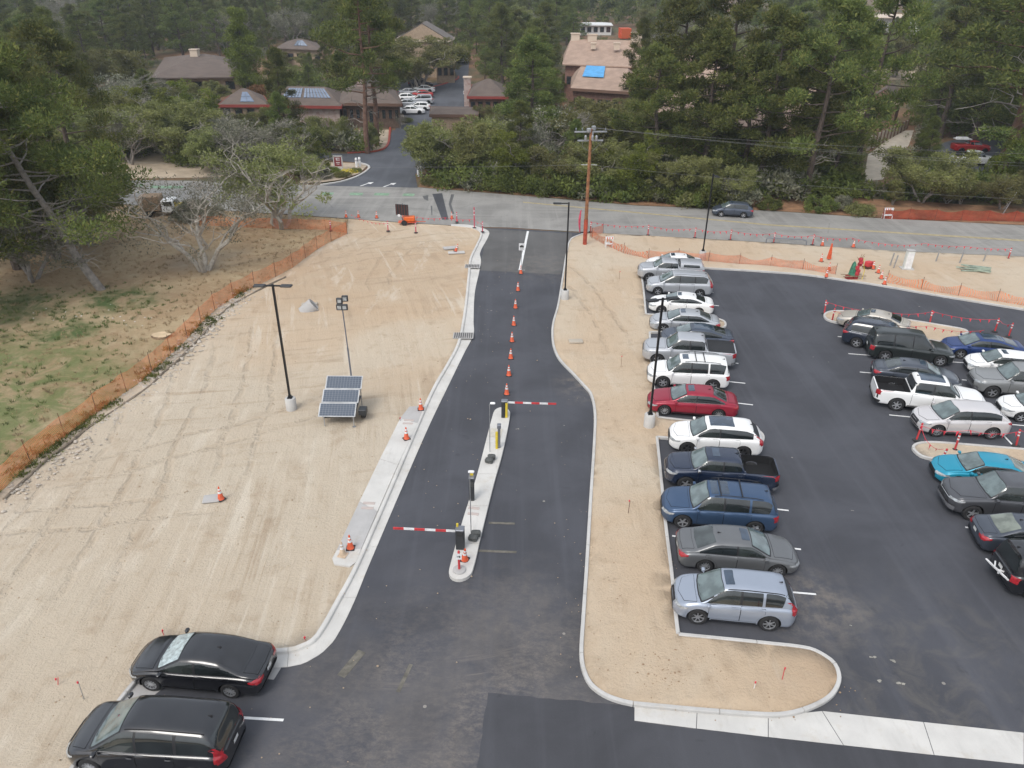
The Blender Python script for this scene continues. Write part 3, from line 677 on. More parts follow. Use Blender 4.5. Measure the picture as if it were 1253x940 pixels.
def body_mesh(S):
    h = S.L / 2; tf = smooth_curve(S.top, .07); bf = smooth_curve(S.belt, .18)
    xs = []
    for i in range(11): xs.append(-h + .45 * (1 - cos(i / 10 * pi / 2)) + .0)
    x = -h + .45
    while x < h - .5: x += .075; xs.append(x)
    for i in range(12): xs.append((h - .5) + .5 * sin((i + 1) / 12 * pi / 2))
    xs = sorted(set(round(v, 4) for v in xs if v < h - 1e-4)) + [h]
    bed = getattr(S, 'bed', None)
    if bed:
        xs = [v for v in xs if min(abs(v - bed[0]), abs(v - bed[1])) > .03] + [bed[0] - .008, bed[0] + .008, bed[1] - .008, bed[1] + .008]; xs.sort()
    V = []; NG = 16
    fr = getattr(S, 'front_round', .42); rr = getattr(S, 'rear_round', .24)
    for x in xs:
        w = S.W / 2
        tfn = max(0, (x - (h - .62)) / .62); trn = max(0, (-h + .45 - x) / .45)
        w *= (1 - fr * tfn ** 3.0) * (1 - rr * trn ** 3.2)
        w *= 1 - .018 * abs(x / h)
        zb = .20 + .10 * tfn ** 3 + .14 * trn ** 3; 
        if S.kind == 'pickup': zb += .14
        elif S.kind == 'suv': zb += .03
        tz = tf(x); bz = min(bf(x), tz - .03)
        if bed and x < bed[1] + .02: bz = tz - .012
        inset = .10
        ring = [(0, zb), (w * .62, zb), (w * .90, zb), (w * .965, zb + .05), (w * .985, zb + .14), (w * .985, zb + .26), (w, zb + (bz - zb) * .52), (w * 1.0, bz - .20), (w * .992, bz - .13), (w * .975, bz - .06), (w - .055, bz - .02), (w - inset, bz)]
        hh = tz - bz; k = min(1, hh / .38)
        if bed and bed[0] < x < bed[1] and getattr(S, 'open_bed', True):
            fl = .80; ww = w - .085
            seq = [(ww + .0, bz)] * 3 + [(ww - .01, bz - .01)] + [(ww - .012, fl + .1)] * 2 + [(ww - .03, fl)] + [(ww * (1 - j / (NG - 7)), fl) for j in range(1, NG - 6)]
            ring += seq[:NG]
            while len(ring) < 12 + NG: ring.append((0, fl))
        else:
            n = 2.1 + 2.6 * k; yb = w - inset; tb = getattr(S, 'tumble', .30)
            for j in range(1, NG + 1):
                a = pi / 2 * j / NG
                yy = cos(a) ** (2 / n) if j < NG else 0; zz = sin(a) ** (2 / n)
                ring.append((yb * yy * (1 - tb * k * (zz * hh / .5) * .42) , bz + hh * zz))
        V.append([(x, y, z) for y, z in ring])
    K = len(V[0]); P = []; F = []
    for r_ in V:
        P += r_; P += [(x, -y, z) for x, y, z in r_[1:-1]]
    R = K + K - 2
    def idx(i, j):  # j around full ring
        if j < K: return i * R + j
        return i * R + K + (R - 1 - (j - 0)) + 0 if False else i * R + K + (R - j) - 1
    for i in range(len(V) - 1):
        for j in range(R):
            a, b2 = idx(i, j), idx(i, (j + 1) % R); c, d = idx(i + 1, (j + 1) % R), idx(i + 1, j)
            F.append((a, d, c, b2))
    F.append(tuple(idx(0, j) for j in range(R))); F.append(tuple(reversed([idx(len(V) - 1, j) for j in range(R)])))
    me = bpy.data.meshes.new('body'); me.from_pydata(P, [], F); me.materials.append(M['trim']); me.materials.append(M['gap'])
    bm = bmesh.new(); bm.from_mesh(me); bmesh.ops.recalc_face_normals(bm, faces=bm.faces[:])
    if bed:
        for f in bm.faces:
            c = f.calc_center_median()
            if bed[0] - .004 < c.x < bed[1] + .004 and abs(c.y) < S.W / 2 - .09 and (c.z < tf(c.x) - .02 or f.normal.z < .5) and c.z > .7 and getattr(S, 'open_bed', True): f.material_index = 1
    bm.to_mesh(me); bm.free()
    # wheel arches, cut out; the cut is checked and repeated a hair differently if the solver fails
    for att in range(9):
        cb = MB()
        for ax in (S.axf, S.axr):
            for sg in (1, -1):
                y0, y1 = sg * (S.W / 2 - .30 - .003 * att), sg * (S.W / 2 + .3)
                cb.cyl((ax + .0013 * att, y0, S.wr), (ax + .0017 * att, y1, S.wr), S.arch, S.arch, 28 + att)
        cme = cb.mesh('cutter', M['gap']); bm = bmesh.new(); bm.from_mesh(cme); bmesh.ops.recalc_face_normals(bm, faces=bm.faces[:]); bm.to_mesh(cme); bm.free()
        cut = link('cutter', cme); o = link('tmp', me)
        mod = o.modifiers.new('b', 'BOOLEAN'); mod.operation = 'DIFFERENCE'; mod.object = cut; mod.solver = 'EXACT' if att < 6 else 'FAST'
        try: mod.material_mode = 'TRANSFER'
        except Exception: pass
        dg = bpy.context.evaluated_depsgraph_get(); dg.update()
        out = bpy.data.meshes.new_from_object(o.evaluated_get(dg))
        bpy.data.objects.remove(o); bpy.data.objects.remove(cut)
        wide = any(abs(v.co.y) > S.W / 2 + .04 for v in out.vertices)
        left = any(abs(v.co.y) > S.W / 2 - .15 and min(hypot(v.co.x - S.axf, v.co.z - S.wr), hypot(v.co.x - S.axr, v.co.z - S.wr)) < S.arch * .93 for v in out.vertices)
        arch = [sum(1 for v in out.vertices if v.co.y * sg > S.W / 2 - .33 and abs(hypot(v.co.x - ax, v.co.z - S.wr) - S.arch) < .01) for ax in (S.axf, S.axr) for sg in (1, -1)]
        if not wide and not left and min(arch) > 8 and len(out.vertices) > .7 * len(me.vertices): break
        print('wheel arch cut repeated', S.kind, att, wide, left, arch)
    else: out = me.copy()
    out.name = 'body'
    return out, me

class Patcher:
    "lays a panel with its own outline onto the body surface, slightly proud"
    def __init__(s, bvh): s.bvh = bvh
    def patch(s, name, poly, org, ux, uy, mats, off=.006, grid=.07, radius=.0, back=2.0, thick=True):
        org = Vector(org); ux = Vector(ux).normalized(); uy = Vector(uy).normalized(); d = -ux.cross(uy).normalized()
        poly = [Vector(p) for p in poly]
        if radius:
            q = []; n = len(poly)
            for i in range(n):
                a, b2, c = poly[i - 1], poly[i], poly[(i + 1) % n]
                da = (a - b2); dc = (c - b2); ra = min(radius, da.length * .45); rc = min(radius, dc.length * .45)
                p0 = b2 + da.normalized() * ra; p1 = b2 + dc.normalized() * rc
                for t in (0, .25, .5, .75, 1): q.append(p0 * (1 - t) ** 2 + b2 * 2 * t * (1 - t) + p1 * t * t)
            poly = q
        dense = []; n = len(poly)
        for i in range(n):
            a, b2 = poly[i], poly[(i + 1) % n]; k = max(1, int((b2 - a).length / grid))
            for j in range(k):
                v = a.lerp(b2, j / k)
                if not dense or (dense[-1] - v).length > .004: dense.append(v)
        if (dense[0] - dense[-1]).length < .004: dense.pop()
        nb = len(dense); pts = list(dense)
        x0, x1 = min(p.x for p in dense), max(p.x for p in dense); y0, y1 = min(p.y for p in dense), max(p.y for p in dense)
        nx = int((x1 - x0) / grid); ny = int((y1 - y0) / grid)
        for i in range(1, nx + 1):
            for j in range(1, ny + 1):
                p = Vector((x0 + (x1 - x0) * i / (nx + 1), y0 + (y1 - y0) * j / (ny + 1)))
                if inside(p, dense) and min((p - q).length_squared for q in dense) > (grid * .35) ** 2: pts.append(p)
        vs_, es, fs, *_ = delaunay_2d_cdt(pts, [(i, (i + 1) % nb) for i in range(nb)], [], 0, 1e-5)
        P = []; last = None; ok = []
        for v in vs_:
            o = org + ux * v.x + uy * v.y - d * back
            hit = s.bvh.ray_cast(o, d)
            if hit[0] is None: ok.append(False); P.append(None)
            else: ok.append(True); P.append((hit[0], hit[1] if hit[1].dot(d) < 0 else -hit[1]))
        depth = [(p[0] - org).dot(d) if p else None for p in P]; good = [q for q in depth if q is not None]
        if not good: return None
        med = sorted(good)[len(good) // 2]; VV = []
        for i, v in enumerate(vs_):
            if P[i]: VV.append(P[i][0] - d * off + P[i][1] * off * .3)
            else: VV.append(org + ux * v.x + uy * v.y + d * med)
        F = []
        for f in fs:
            cx = sum(vs_[i].x for i in f) / len(f); cy = sum(vs_[i].y for i in f) / len(f)
            if inside((cx, cy), dense) and all(ok[i] for i in f):
                a, b2, c = [VV[i] for i in f[:3]]
                nn = (b2 - a).cross(c - a); F.append(f if nn.dot(d) < 0 else tuple(reversed(f)))
        me = bpy.data.meshes.new(name); me.from_pydata([tuple(v) for v in VV], [], F); me.materials.append(mats); me.shade_smooth()
        return me
STY = {}
def side_curve(S, xs, dz): 
    tf = smooth_curve(S.top, .07); return [(x, tf(x) + dz) for x in xs]
def make_style(key, S):
    out, raw = body_mesh(S)
    bm = bmesh.new(); bm.from_mesh(raw); bvh = BVHTree.FromBMesh(bm); bm.free()
    out.shade_smooth()
    try: out.set_sharp_from_angle(angle=radians(40))
    except Exception: pass
    pt = Patcher(bvh); parts = []; h = S.L / 2; w = S.W / 2
    tf = smooth_curve(S.top, .07); bf = smooth_curve(S.belt, .18)
    def side(name, poly, mat, off=.006, radius=.03, grid=.07, both=True):
        for sg in ((1, -1) if both else (-1,)):
            if sg < 0: me = pt.patch(name, [(x, z) for x, z in poly], (0, 0, 0), (1, 0, 0), (0, 0, 1), mat, off, grid, radius, 3)
            else: me = pt.patch(name, [(-x, z) for x, z in poly], (0, 0, 0), (-1, 0, 0), (0, 0, 1), mat, off, grid, radius, 3)
            if me: parts.append((name, me, mat))
    def topp(name, poly, mat, off=.006, radius=.03, grid=.07):
        me = pt.patch(name, poly, (0, 0, 0), (1, 0, 0), (0, 1, 0), mat, off, grid, radius, 4)
        if me: parts.append((name, me, mat))
    def front(name, poly, mat, off=.006, radius=.03, grid=.06):
        me = pt.patch(name, poly, (0, 0, 0), (0, 1, 0), (0, 0, 1), mat, off, grid, radius, 5)
        if me: parts.append((name, me, mat))
    def rear(name, poly, mat, off=.006, radius=.03, grid=.06):
        me = pt.patch(name, [(-y, z) for y, z in poly], (0, 0, 0), (0, -1, 0), (0, 0, 1), mat, off, grid, radius, 5)
        if me: parts.append((name, me, mat))
    wt = S.wt
    x0, x1 = S.ws
    ww = w - .14
    topp('windscreen_surround', [(x0 + .06, -ww), (x0 + .13, -ww * .5), (x0 + .14, 0), (x0 + .13, ww * .5), (x0 + .06, ww), (x1 - .03, wt + .02), (x1 + .02, 0), (x1 - .03, -wt - .02)], M['trim'], .004, .05)
    topp('windscreen', [(x0 + .015, -ww + .05), (x0 + .085, -ww * .5), (x0 + .095, 0), (x0 + .085, ww * .5), (x0 + .015, ww - .05), (x1 + .0, wt - .03), (x1 + .045, 0), (x1 + .0, -wt + .03)], getattr(S, 'wsmat', M['windscreen']), .010, .05)
    # wipers
    r0, r1 = S.rg
    cab_rear = []
    if S.kind == 'pickup':
        rear('rear_window', [(-wt + .06, tf(r1) - .0), (wt - .06, tf(r1)), (wt + .04, bf(r0) + .10), (-wt - .04, bf(r0) + .10)], M['side_glass'], .006, .06)
    elif S.kind == 'suv':
        rear('rear_window', [(-wt + .02, S.H - .17), (wt - .02, S.H - .17), (ww - .06, 1.17), (-ww + .06, 1.17)], M['side_glass'], .006, .07)
    else:
        topp('rear_window', [(r0 + .03, -ww + .12), (r0 - .02, 0), (r0 + .03, ww - .12), (r1 + .02, wt - .06), (r1 - .03, 0), (r1 + .02, -wt + .06)], getattr(S, 'rwmat', M['side_glass']), .006, .05)
    # side windows
    s0, s1 = S.side; bp = S.bp; sill = .035
    def zt(x): return min(tf(x) - .095, S.H - .125)
    def zb(x): return bf(x) + sill
    sg_front = getattr(S, 'sfmat', M['clear_glass'])
    fr_top = [x0 - .10 + (x1 - x0) * t for t in (0, .25, .5, .75, 1.0)]
    poly = [(s0, zb(s0) + .01)] + [(x, max(zt(x), zb(x) + .02)) for x in [s0 - .12 + (x1 - .06 - s0 + .12) * t for t in (.2, .4, .6, .8, 1.0)]]
    xk = x1 - .06
    poly += [(xk - (xk - bp) * t, zt(xk - (xk - bp) * t)) for t in (.5,)] + [(bp + .04, zt(bp + .04)), (bp + .04, zb(bp))]
    out_top = [p for p in poly if p[0] > bp + .05]
    side('side_window', poly, sg_front, .007, .025)
    side('pillar_trim', [(bp + .07, zb(bp) - .0), (bp + .07, zt(bp) + .0), (bp - .07, zt(bp) + .0), (bp - .07, zb(bp) - .0)], M['trim'], .0045, .0)
    if S.L > 5.1 and S.kind == 'suv': side('pillar_trim', [(S.qp + .08, zb(S.qp)), (S.qp + .08, zt(S.qp)), (S.qp - .08, zt(S.qp)), (S.qp - .08, zb(S.qp))], M['trim'], .0045, .0)
    mode = getattr(S, 'rear_side', 'one' if S.kind != 'suv' else 'two')
    def rearpoly(xa, xb, kick=0.0):
        pts = [(xa, zb(xa)), (xa, zt(xa))]
        k = 5
        for i in range(1, k + 1):
            x = xa + (xb - xa) * i / k; pts.append((x, max(zt(x), zb(x) + .015)))
        if kick: pts.append((xb + kick, zb(xb)))
        else: pts.append((xb, zb(xb)))
        return pts
    if mode == 'two':
        q = getattr(S, 'qp', S.axr + .30)
        side('side_window', rearpoly(bp - .04, q + .05), M['side_glass'], .007, .03)
        side('quarter_window', rearpoly(q - .05, s1, .1), M['side_glass'], .007, .04)
    else:
        side('side_window', rearpoly(bp - .04, s1), M['side_glass'], .007, .025)
    # bright or black trim round the side windows
    if getattr(S, 'brightline', True):
        for a in (0,):
            xs_ = [s0 - (s0 - s1) * i / 14 for i in range(15)]
            lower = [(x, zb(x) - .028) for x in xs_]; upper = [(x, zb(x) - .005) for x in reversed(xs_)]
            side('window_trim', lower + upper, S.trimmat if hasattr(S, 'trimmat') else M['chrome'], .009, 0)
    # doors: dark shut line with the door skin proud of it
    zs = .36 + (.14 if S.kind == 'pickup' else .05 if S.kind == 'suv' else 0); zb0 = .34 if S.kind == 'pickup' else .23 if S.kind == 'suv' else .20
    def doorpoly(xa, xb, g, arch=None):
        zt0 = zb((xa + xb) / 2) - .045
        pts = [(xa - g, zs + g), (xa - g, zt0 - g)]
        pts += [(xb + g, zt0 - g)]
        if arch is not None:
            ax = arch; R_ = S.arch + .07
            a0 = [a for a in [radians(80 - i * 12) for i in range(8)]]
            arc = []
            for a in a0:
                X = ax + R_ * cos(a); Z = S.wr + R_ * sin(a)
                if xb + g < X < xa and zs + g < Z < zt0: arc.append((X + g * .6, Z))
            if arc: pts += [(xb + g, arc[0][1] + .03)] + arc
            xl = ax + sqrt(max(R_ ** 2 - (zs - S.wr) ** 2, 0)) + g
            pts += [(max(xl, xb + g), zs + g)]
        else: pts += [(xb + g, zs + g)]
        return pts
    d0, d1 = S.door0 - .05, S.door1
    for nm, xa, xb, arch in (('door', d0, bp, None), ('door', bp, d1, S.axr)):
        if nm and not (xb == d1 and getattr(S, 'two_door', False)):
            side('door_gap', doorpoly(xa, xb, 0, arch), M['gap'], .003, .02, .09)
            side(nm, doorpoly(xa, xb, .014, arch), None, .008, .02, .09)
            xh = xb + .17; zh = zb(xh) - .13
            side('door_handle', [(xh - .09, zh - .016), (xh + .09, zh - .016), (xh + .09, zh + .016), (xh - .09, zh + .016)], getattr(S, 'handle', None), .028, .012, .04)
    # lower cladding
    cl = getattr(S, 'clad', M['trim'])
    zc = zs - .10
    side('sill', [(S.axf - S.arch - .04, zb0 + .07), (S.axf - S.arch - .04, zb0 + .13), (S.axr + S.arch + .04, zb0 + .13), (S.axr + S.arch + .04, zb0 + .07)], cl, .008, .02, .12)
    # bonnet and boot shut lines
    hb = [(x0 + .19, -ww + .02), (x0 + .21, 0), (x0 + .19, ww - .02), (h - .36, w * .70), (h - .18, 0), (h - .36, -w * .70)]
    def shrink(p, g):
        cx = sum(a for a, _ in p) / len(p); cy = 0; q = []
        for a, b2 in p: q.append((a - math.copysign(g, a - cx), b2 - (math.copysign(g, b2) if abs(b2) > .01 else 0)))
        return q
    topp('bonnet_gap', hb, M['gap'], .003, .05, .09); topp('bonnet', shrink(hb, .013), None, .008, .05, .09)
    if S.kind == 'sedan':
        tb = [(r0 - .08, -ww + .13), (r0 - .12, 0), (r0 - .08, ww - .13), (-h + .10, w * .64), (-h + .07, 0), (-h + .10, -w * .64)]
        topp('boot_gap', tb, M['gap'], .003, .05, .09); topp('boot_lid', shrink(tb, .012), None, .008, .05, .09)
    if getattr(S, 'roofseam', False):
        for sg in (1, -1): topp('roof_seam', [(x1 - .15, sg * (wt - .05)), (r1 + .15, sg * (wt - .05)), (r1 + .15, sg * (wt - .08)), (x1 - .15, sg * (wt - .08))], M['gap'], .004, 0)
    # lights
    hz = bf(h - .25)
    hl = getattr(S, 'hl', (.62, .10))
    for sg in (1, -1):
        a = sg * w * .45; b2 = sg * w * .86
        front('headlight', [(a, hz - .17), (b2, hz - .19 + hl[1] * .3), (b2, hz - .02), (a, hz - .06)] if sg > 0 else [(b2, hz - .19 + hl[1] * .3), (a, hz - .17), (a, hz - .06), (b2, hz - .02)], M['headlight'], .012, .03, .05)
        # wrap around the corner
        pass
    side('headlight', [(h - .52, hz + .0), (h - .50, hz - .06), (h - .30, hz - .13), (h - .12, hz - .15), (h - .12, hz - .05)], M['headlight'], .010, .02, .05)
    zt2 = bf(-h + .2)
    tl = getattr(S, 'tl', 'wide')
    if tl == 'tall':
        for sg in (1, -1):
            q = [(sg * w * .60, zt2 - .28), (sg * w * .93, zt2 - .28), (sg * w * .90, zt2 + .28), (sg * w * .78, zt2 + .3)]
            rear('taillight', q if sg > 0 else list(reversed(q)), M['tail'], .014, .03, .05)
        side('taillight', [(-h + .06, zt2 - .25), (-h + .24, zt2 - .18), (-h + .26, zt2 + .12), (-h + .20, zt2 + .32), (-h + .04, zt2 + .3)], M['tail'], .012, .03, .05)
    elif tl == 'box':
        for sg in (1, -1):
            q = [(sg * w * .76, zt2 - .34), (sg * w * .96, zt2 - .34), (sg * w * .96, zt2 - .05), (sg * w * .76, zt2 - .05)]
            rear('taillight', q if sg > 0 else list(reversed(q)), M['tail'], .014, .02, .05)
        side('taillight', [(-h + .02, zt2 - .34), (-h + .20, zt2 - .34), (-h + .20, zt2 - .06), (-h + .02, zt2 - .06)], M['tail'], .012, .02, .05)
    else:
        for sg in (1, -1):
            q = [(sg * w * .46, zt2 - .18), (sg * w * .90, zt2 - .20), (sg * w * .90, zt2 - .02), (sg * w * .46, zt2 - .05)]
            rear('taillight', q if sg > 0 else list(reversed(q)), M['tail'], .014, .03, .05)
        side('taillight', [(-h + .05, zt2 - .18), (-h + .32, zt2 - .08), (-h + .36, zt2 - .02), (-h + .05, zt2 - .0)], M['tail'], .012, .02, .05)
    # grille, lower intake, bumpers, plates
    gz = hz - .10
    gh = getattr(S, 'grille', (.44, .22))
    front('grille', [(-w * gh[0], gz - gh[1]), (w * gh[0], gz - gh[1]), (w * (gh[0] + .02), gz), (-w * (gh[0] + .02), gz)], getattr(S, 'grillemat', M['trim']), .010, .05, .06)
    if getattr(S, 'bars', 0):
        for i in range(S.bars):
            z = gz - gh[1] + gh[1] * (i + .6) / S.bars; front('grille_bar', [(-w * gh[0], z - .012), (w * gh[0], z - .012), (w * gh[0], z + .012), (-w * gh[0], z + .012)], M['chrome'], .022, 0, .1)
    front('lower_grille', [(-w * .55, .30), (w * .55, .30), (w * .60, .42), (-w * .60, .42)], M['trim'], .010, .04, .07)
    rear('rear_valance', [(-w * .8, .26), (w * .8, .26), (w * .82, .40), (-w * .82, .40)], getattr(S, 'valance', M['trim']), .012, .05, .08)
    pz = .72 if S.kind == 'sedan' else (.62 if S.kind == 'pickup' else .84)
    rear('number_plate', [(-.15, pz - .075), (.15, pz - .075), (.15, pz + .075), (-.15, pz + .075)], M['plate'], .02, 0, .1)
    if S.kind == 'pickup':
        rear('rear_bumper', [(-w * .95, .42), (w * .95, .42), (w * .97, .60), (-w * .97, .60)], M['chrome'] if getattr(S, 'chromebump', True) else M['trim'], .05, .04, .1)
        rear('tailgate_gap', [(-w * .74, .66), (w * .74, .66), (w * .74, 1.20), (-w * .74, 1.20)], M['gap'], .004, .02, .1)
        rear('tailgate', [(-w * .73, .67), (w * .73, .67), (w * .73, 1.19), (-w * .73, 1.19)], None, .010, .02, .1)
    if getattr(S, 'frontbump', None): front('front_bumper', [(-w * .86, .42), (w * .86, .42), (w * .88, .64), (-w * .88, .64)], S.frontbump, .05, .05, .08)
    # roof glass
    for (xa, xb, yw) in getattr(S, 'sunroof', []):
        topp('sunroof', [(xa, -yw), (xa + .02, 0), (xa, yw), (xb, yw), (xb, -yw)], M['roof_glass'], .007, .05)
    if getattr(S, 'tonneau', False):
        b0, b1 = S.bed
        b = MB(); b.box(((b0 + b1) / 2, 0, tf(b0 + .5) + .012), (b1 - b0 - .02, S.W - .20, .05), bev=.02); parts.append(('bed_cover', b.mesh('bed_cover', M['trim'], True), M['trim']))
    if getattr(S, 'shell', False):
        b0, b1 = S.bed; zt_ = S.H - .04; b = MB(); z0 = 1.255; ty = S.W / 2 - .10
        ring = []
        def sec(x, f): return [(x, -ty, z0), (x, -ty + .03, z0 + (zt_ - z0) * .55 * f), (x, -ty + .12, z0 + (zt_ - z0) * .92 * f), (x, -ty + .28, z0 + (zt_ - z0) * f), (x, ty - .28, z0 + (zt_ - z0) * f), (x, ty - .12, z0 + (zt_ - z0) * .92 * f), (x, ty - .03, z0 + (zt_ - z0) * .55 * f), (x, ty, z0)]
        ss = [sec(b0 + .0, .25), sec(b0 + .18, .93), sec(b0 + .4, 1), sec(b1 - .05, 1), sec(b1 + .02, .97)]
        Vv = [p for s_ in ss for p in s_]; Ff = [(i * 8 + j, i * 8 + j + 1, i * 8 + 9 + j, i * 8 + 8 + j) for i in range(4) for j in range(7)] + [tuple(range(8)), tuple(reversed(range(32, 40)))]
        b.add(Vv, Ff); me = b.mesh('camper_shell', M['trim'])
        bm = bmesh.new(); bm.from_mesh(me); bmesh.ops.recalc_face_normals(bm, faces=bm.faces[:]); bm.to_mesh(me); bv = BVHTree.FromBMesh(bm); bm.free(); me.shade_smooth()
        try: me.set_sharp_from_angle(angle=radians(30))
        except Exception: pass
        parts.append(('camper_shell', me, None)); p2 = Patcher(bv)
        wnd = [(b0 + .32, z0 + .14), (b1 - .22, z0 + .14), (b1 - .22, zt_ - .13), (b0 + .36, zt_ - .13)]
        for sg in (-1, 1):
            m2 = p2.patch('shell_window', wnd if sg < 0 else [(-x, z) for x, z in wnd], (0, 0, 0), (-sg, 0, 0) if sg > 0 else (1, 0, 0), (0, 0, 1), M['side_glass'], .01, .1, .06, 3)
            if m2: parts.append(('shell_window', m2, M['side_glass']))
    # roof rails and cross bars
    if getattr(S, 'rails', None):
        xa, xb = S.rails; n = 7
        for sg in (1, -1):
            b = MB(); pts = []
            for i in range(n):
                x = xa + (xb - xa) * i / (n - 1); e = .045 if 0 < i < n - 1 else .005
                pts.append((x, sg * (wt + .02), tf(x) - .03 + e))
            b.tube(pts, .018, 6); parts.append(('roof_rail', b.mesh('roof_rail', M['trim'], True), M['trim']))
        for x in getattr(S, 'bars_x', []):
            b = MB(); b.box((x, 0, tf(x) + .035), (.05, 2 * wt, .025)); parts.append(('roof_bar', b.mesh('roof_bar', M['trim']), M['trim']))
    if getattr(S, 'ribs', False):
        b = MB()
        for i in range(7):
            y = (i - 3) * .17; L_ = x1 - .25 - (r1 + .2); b.box(((x1 - .25 + r1 + .2) / 2, y, (tf(0) + tf(-.8)) / 2 - .008 * abs(y) ** 2), (L_, .03, .02))
        parts.append(('roof_rib', b.mesh('roof_rib', M['trim']), None))
    if getattr(S, 'antenna', True):
        b = MB(); x = r1 + .25; z = tf(x); b.add([(x - .12, -.02, z - .01), (x - .12, .02, z - .01), (x + .08, 0, z), (x - .10, 0, z + .06)], [(0, 1, 2), (0, 2, 3), (1, 3, 2), (0, 3, 1)]); parts.append(('antenna', b.mesh('antenna', M['trim']), M['trim']))
    # mirrors
    mx = s0 - .06; mz = zb(mx) + .05
    for sg in (1, -1):
        b = MB(); b.box((mx + .01, sg * (w + .07), mz), (.13, .19, .13), bev=.03); b.cyl((mx, sg * (w - .10), mz - .05), (mx, sg * (w + .02), mz - .03), .025, .02, 6)
        parts.append(('wing_mirror', b.mesh('wing_mirror', M['trim'], True), getattr(S, 'mirror', None)))
    # wipers
    b = MB()
    for y0 in (.05, .55): b.tube([(x0 + .10, y0 - .5, tf(x0 + .10) - .01), (x0 + .03, y0 - .1, tf(x0 + .03) + .02)], .009, 4)
    parts.append(('wiper', b.mesh('wiper', M['trim']), M['trim']))
    # wheels
    R = S.wr; b = MB(); tw = .215 if S.kind == 'sedan' else .25
    T = Matrix.Rotation(pi / 2, 4, 'X')
    b.lathe([(R * .63, -tw / 2), (R * .66, -tw / 2 - .005), (R * .93, -tw / 2 + .005), (R, -tw / 2 + .05), (R, tw / 2 - .05), (R * .93, tw / 2 - .005), (R * .66, tw / 2 + .005), (R * .63, tw / 2)], n=26, M=T, cap=False)
    tyre = b.mesh('wheel', M['tyre'], True)
    b = MB(); rm = getattr(S, 'rim', M['alloy']); ns = getattr(S, 'spokes', 5)
    b.mat(1).lathe([(0.001, .0), (R * .64, .0)], n=20, M=T @ Matrix.Translation((0, 0, tw / 2 - .07)), cap=False)
    b.mat(0).lathe([(R * .60, tw / 2 - .06), (R * .61, tw / 2 - .004), (R * .655, tw / 2 + .002), (R * .66, tw / 2 - .02)], n=24, M=T, cap=False)
    b.lathe([(.001, tw / 2 - .02), (R * .17, tw / 2 - .022), (R * .19, tw / 2 - .06)], n=12, M=T, cap=False)
    for i in range(ns):
        a = 2 * pi * i / ns
        wd = R * (.17 if ns <= 6 else .10)
        q = T @ Matrix.Rotation(a, 4, 'Z')
        pts = [(R * .12, -wd / 2, tw / 2 - .022), (R * .12, wd / 2, tw / 2 - .022), (R * .61, wd * .42, tw / 2 - .012), (R * .61, -wd * .42, tw / 2 - .012)]
        low = [(x, y * 1.15, z - .035) for x, y, z in pts]
        b.add([q @ Vector(p) for p in pts + low], [(0, 1, 2, 3), (0, 4, 5, 1), (3, 2, 6, 7), (1, 5, 6, 2), (0, 3, 7, 4)])
    rim = b.mesh('rim', [rm, M['gap']])
    STY[key] = (S, out, parts, tyre, rim)
def make_car(key, loc, heading, pmat, label, cat='car', group=None, roof=None, steer=0.0, tilt=None):
    S, body, parts, tyre, rim = STY[key]
    name = {'sedan': 'parked_car', 'suv': 'parked_suv', 'pickup': 'pickup_truck'}[S.kind]
    if getattr(S, 'oname', None): name = S.oname
    root = empty(name, loc, heading); tag(root, label, cat, group)
    o = link('body', body, root)
    o.material_slots[0].link = 'OBJECT'; o.material_slots[0].material = pmat
    for n, me, mt in parts:
        c = link(n, me, root)
        m2 = pmat if mt is None else mt
        if n == 'roof_panel' and roof: m2 = roof
        c.material_slots[0].link = 'OBJECT'; c.material_slots[0].material = m2
    for ax in (S.axf, S.axr):
        for sg in (1, -1):
            wl = link('wheel', tyre, root, (ax, sg * (S.W / 2 - .13), S.wr)); 
            wl.rotation_euler = (0, random.uniform(0, 6), (pi if sg > 0 else 0) + (steer if ax > 0 else 0)); 
            link('rim', rim, wl)
    return root

P = {}
P['silver_blue'] = paint('silver_blue_paint', (0.33, 0.37, 0.44), .6); P['grey'] = paint('grey_paint', (0.15, 0.155, 0.16), .6); P['navy_suv'] = paint('blue_paint', (0.045, 0.085, 0.16), .6)
P['navy'] = paint('dark_navy_paint', (0.012, 0.022, 0.05), .35, .25); P['white'] = paint('white_paint', (0.78, 0.78, 0.77), 0.0, .35); P['red'] = paint('red_paint', (0.30, 0.012, 0.035), .45)
P['silver'] = paint('silver_paint', (0.44, 0.455, 0.48), .6); P['slate'] = paint('slate_blue_paint', (0.065, 0.08, 0.11), .6); P['champagne'] = paint('champagne_paint', (0.50, 0.46, 0.40), .5)
P['black'] = paint('black_paint', (0.006, 0.0065, 0.009), .0, .2); P['midnight'] = paint('midnight_paint', (0.018, 0.026, 0.045), .4, .22); P['darkgreen'] = paint('dark_grey_green_paint', (0.022, 0.028, 0.027), .5, .3)
P['pearl'] = paint('pearl_silver_paint', (0.60, 0.58, 0.58), .4); P['blue'] = paint('deep_blue_paint', (0.018, 0.045, 0.16), .5); P['pewter'] = paint('pewter_paint', (0.28, 0.285, 0.285), .6)
P['turquoise'] = paint('turquoise_paint', (0.01, 0.27, 0.40), .35); P['darkgrey'] = paint('charcoal_paint', (0.075, 0.077, 0.085), .6); P['dull'] = paint('dark_slate_paint', (0.05, 0.06, 0.08), .5)
P['brightred'] = paint('bright_red_paint', (0.38, 0.02, 0.02), .1)
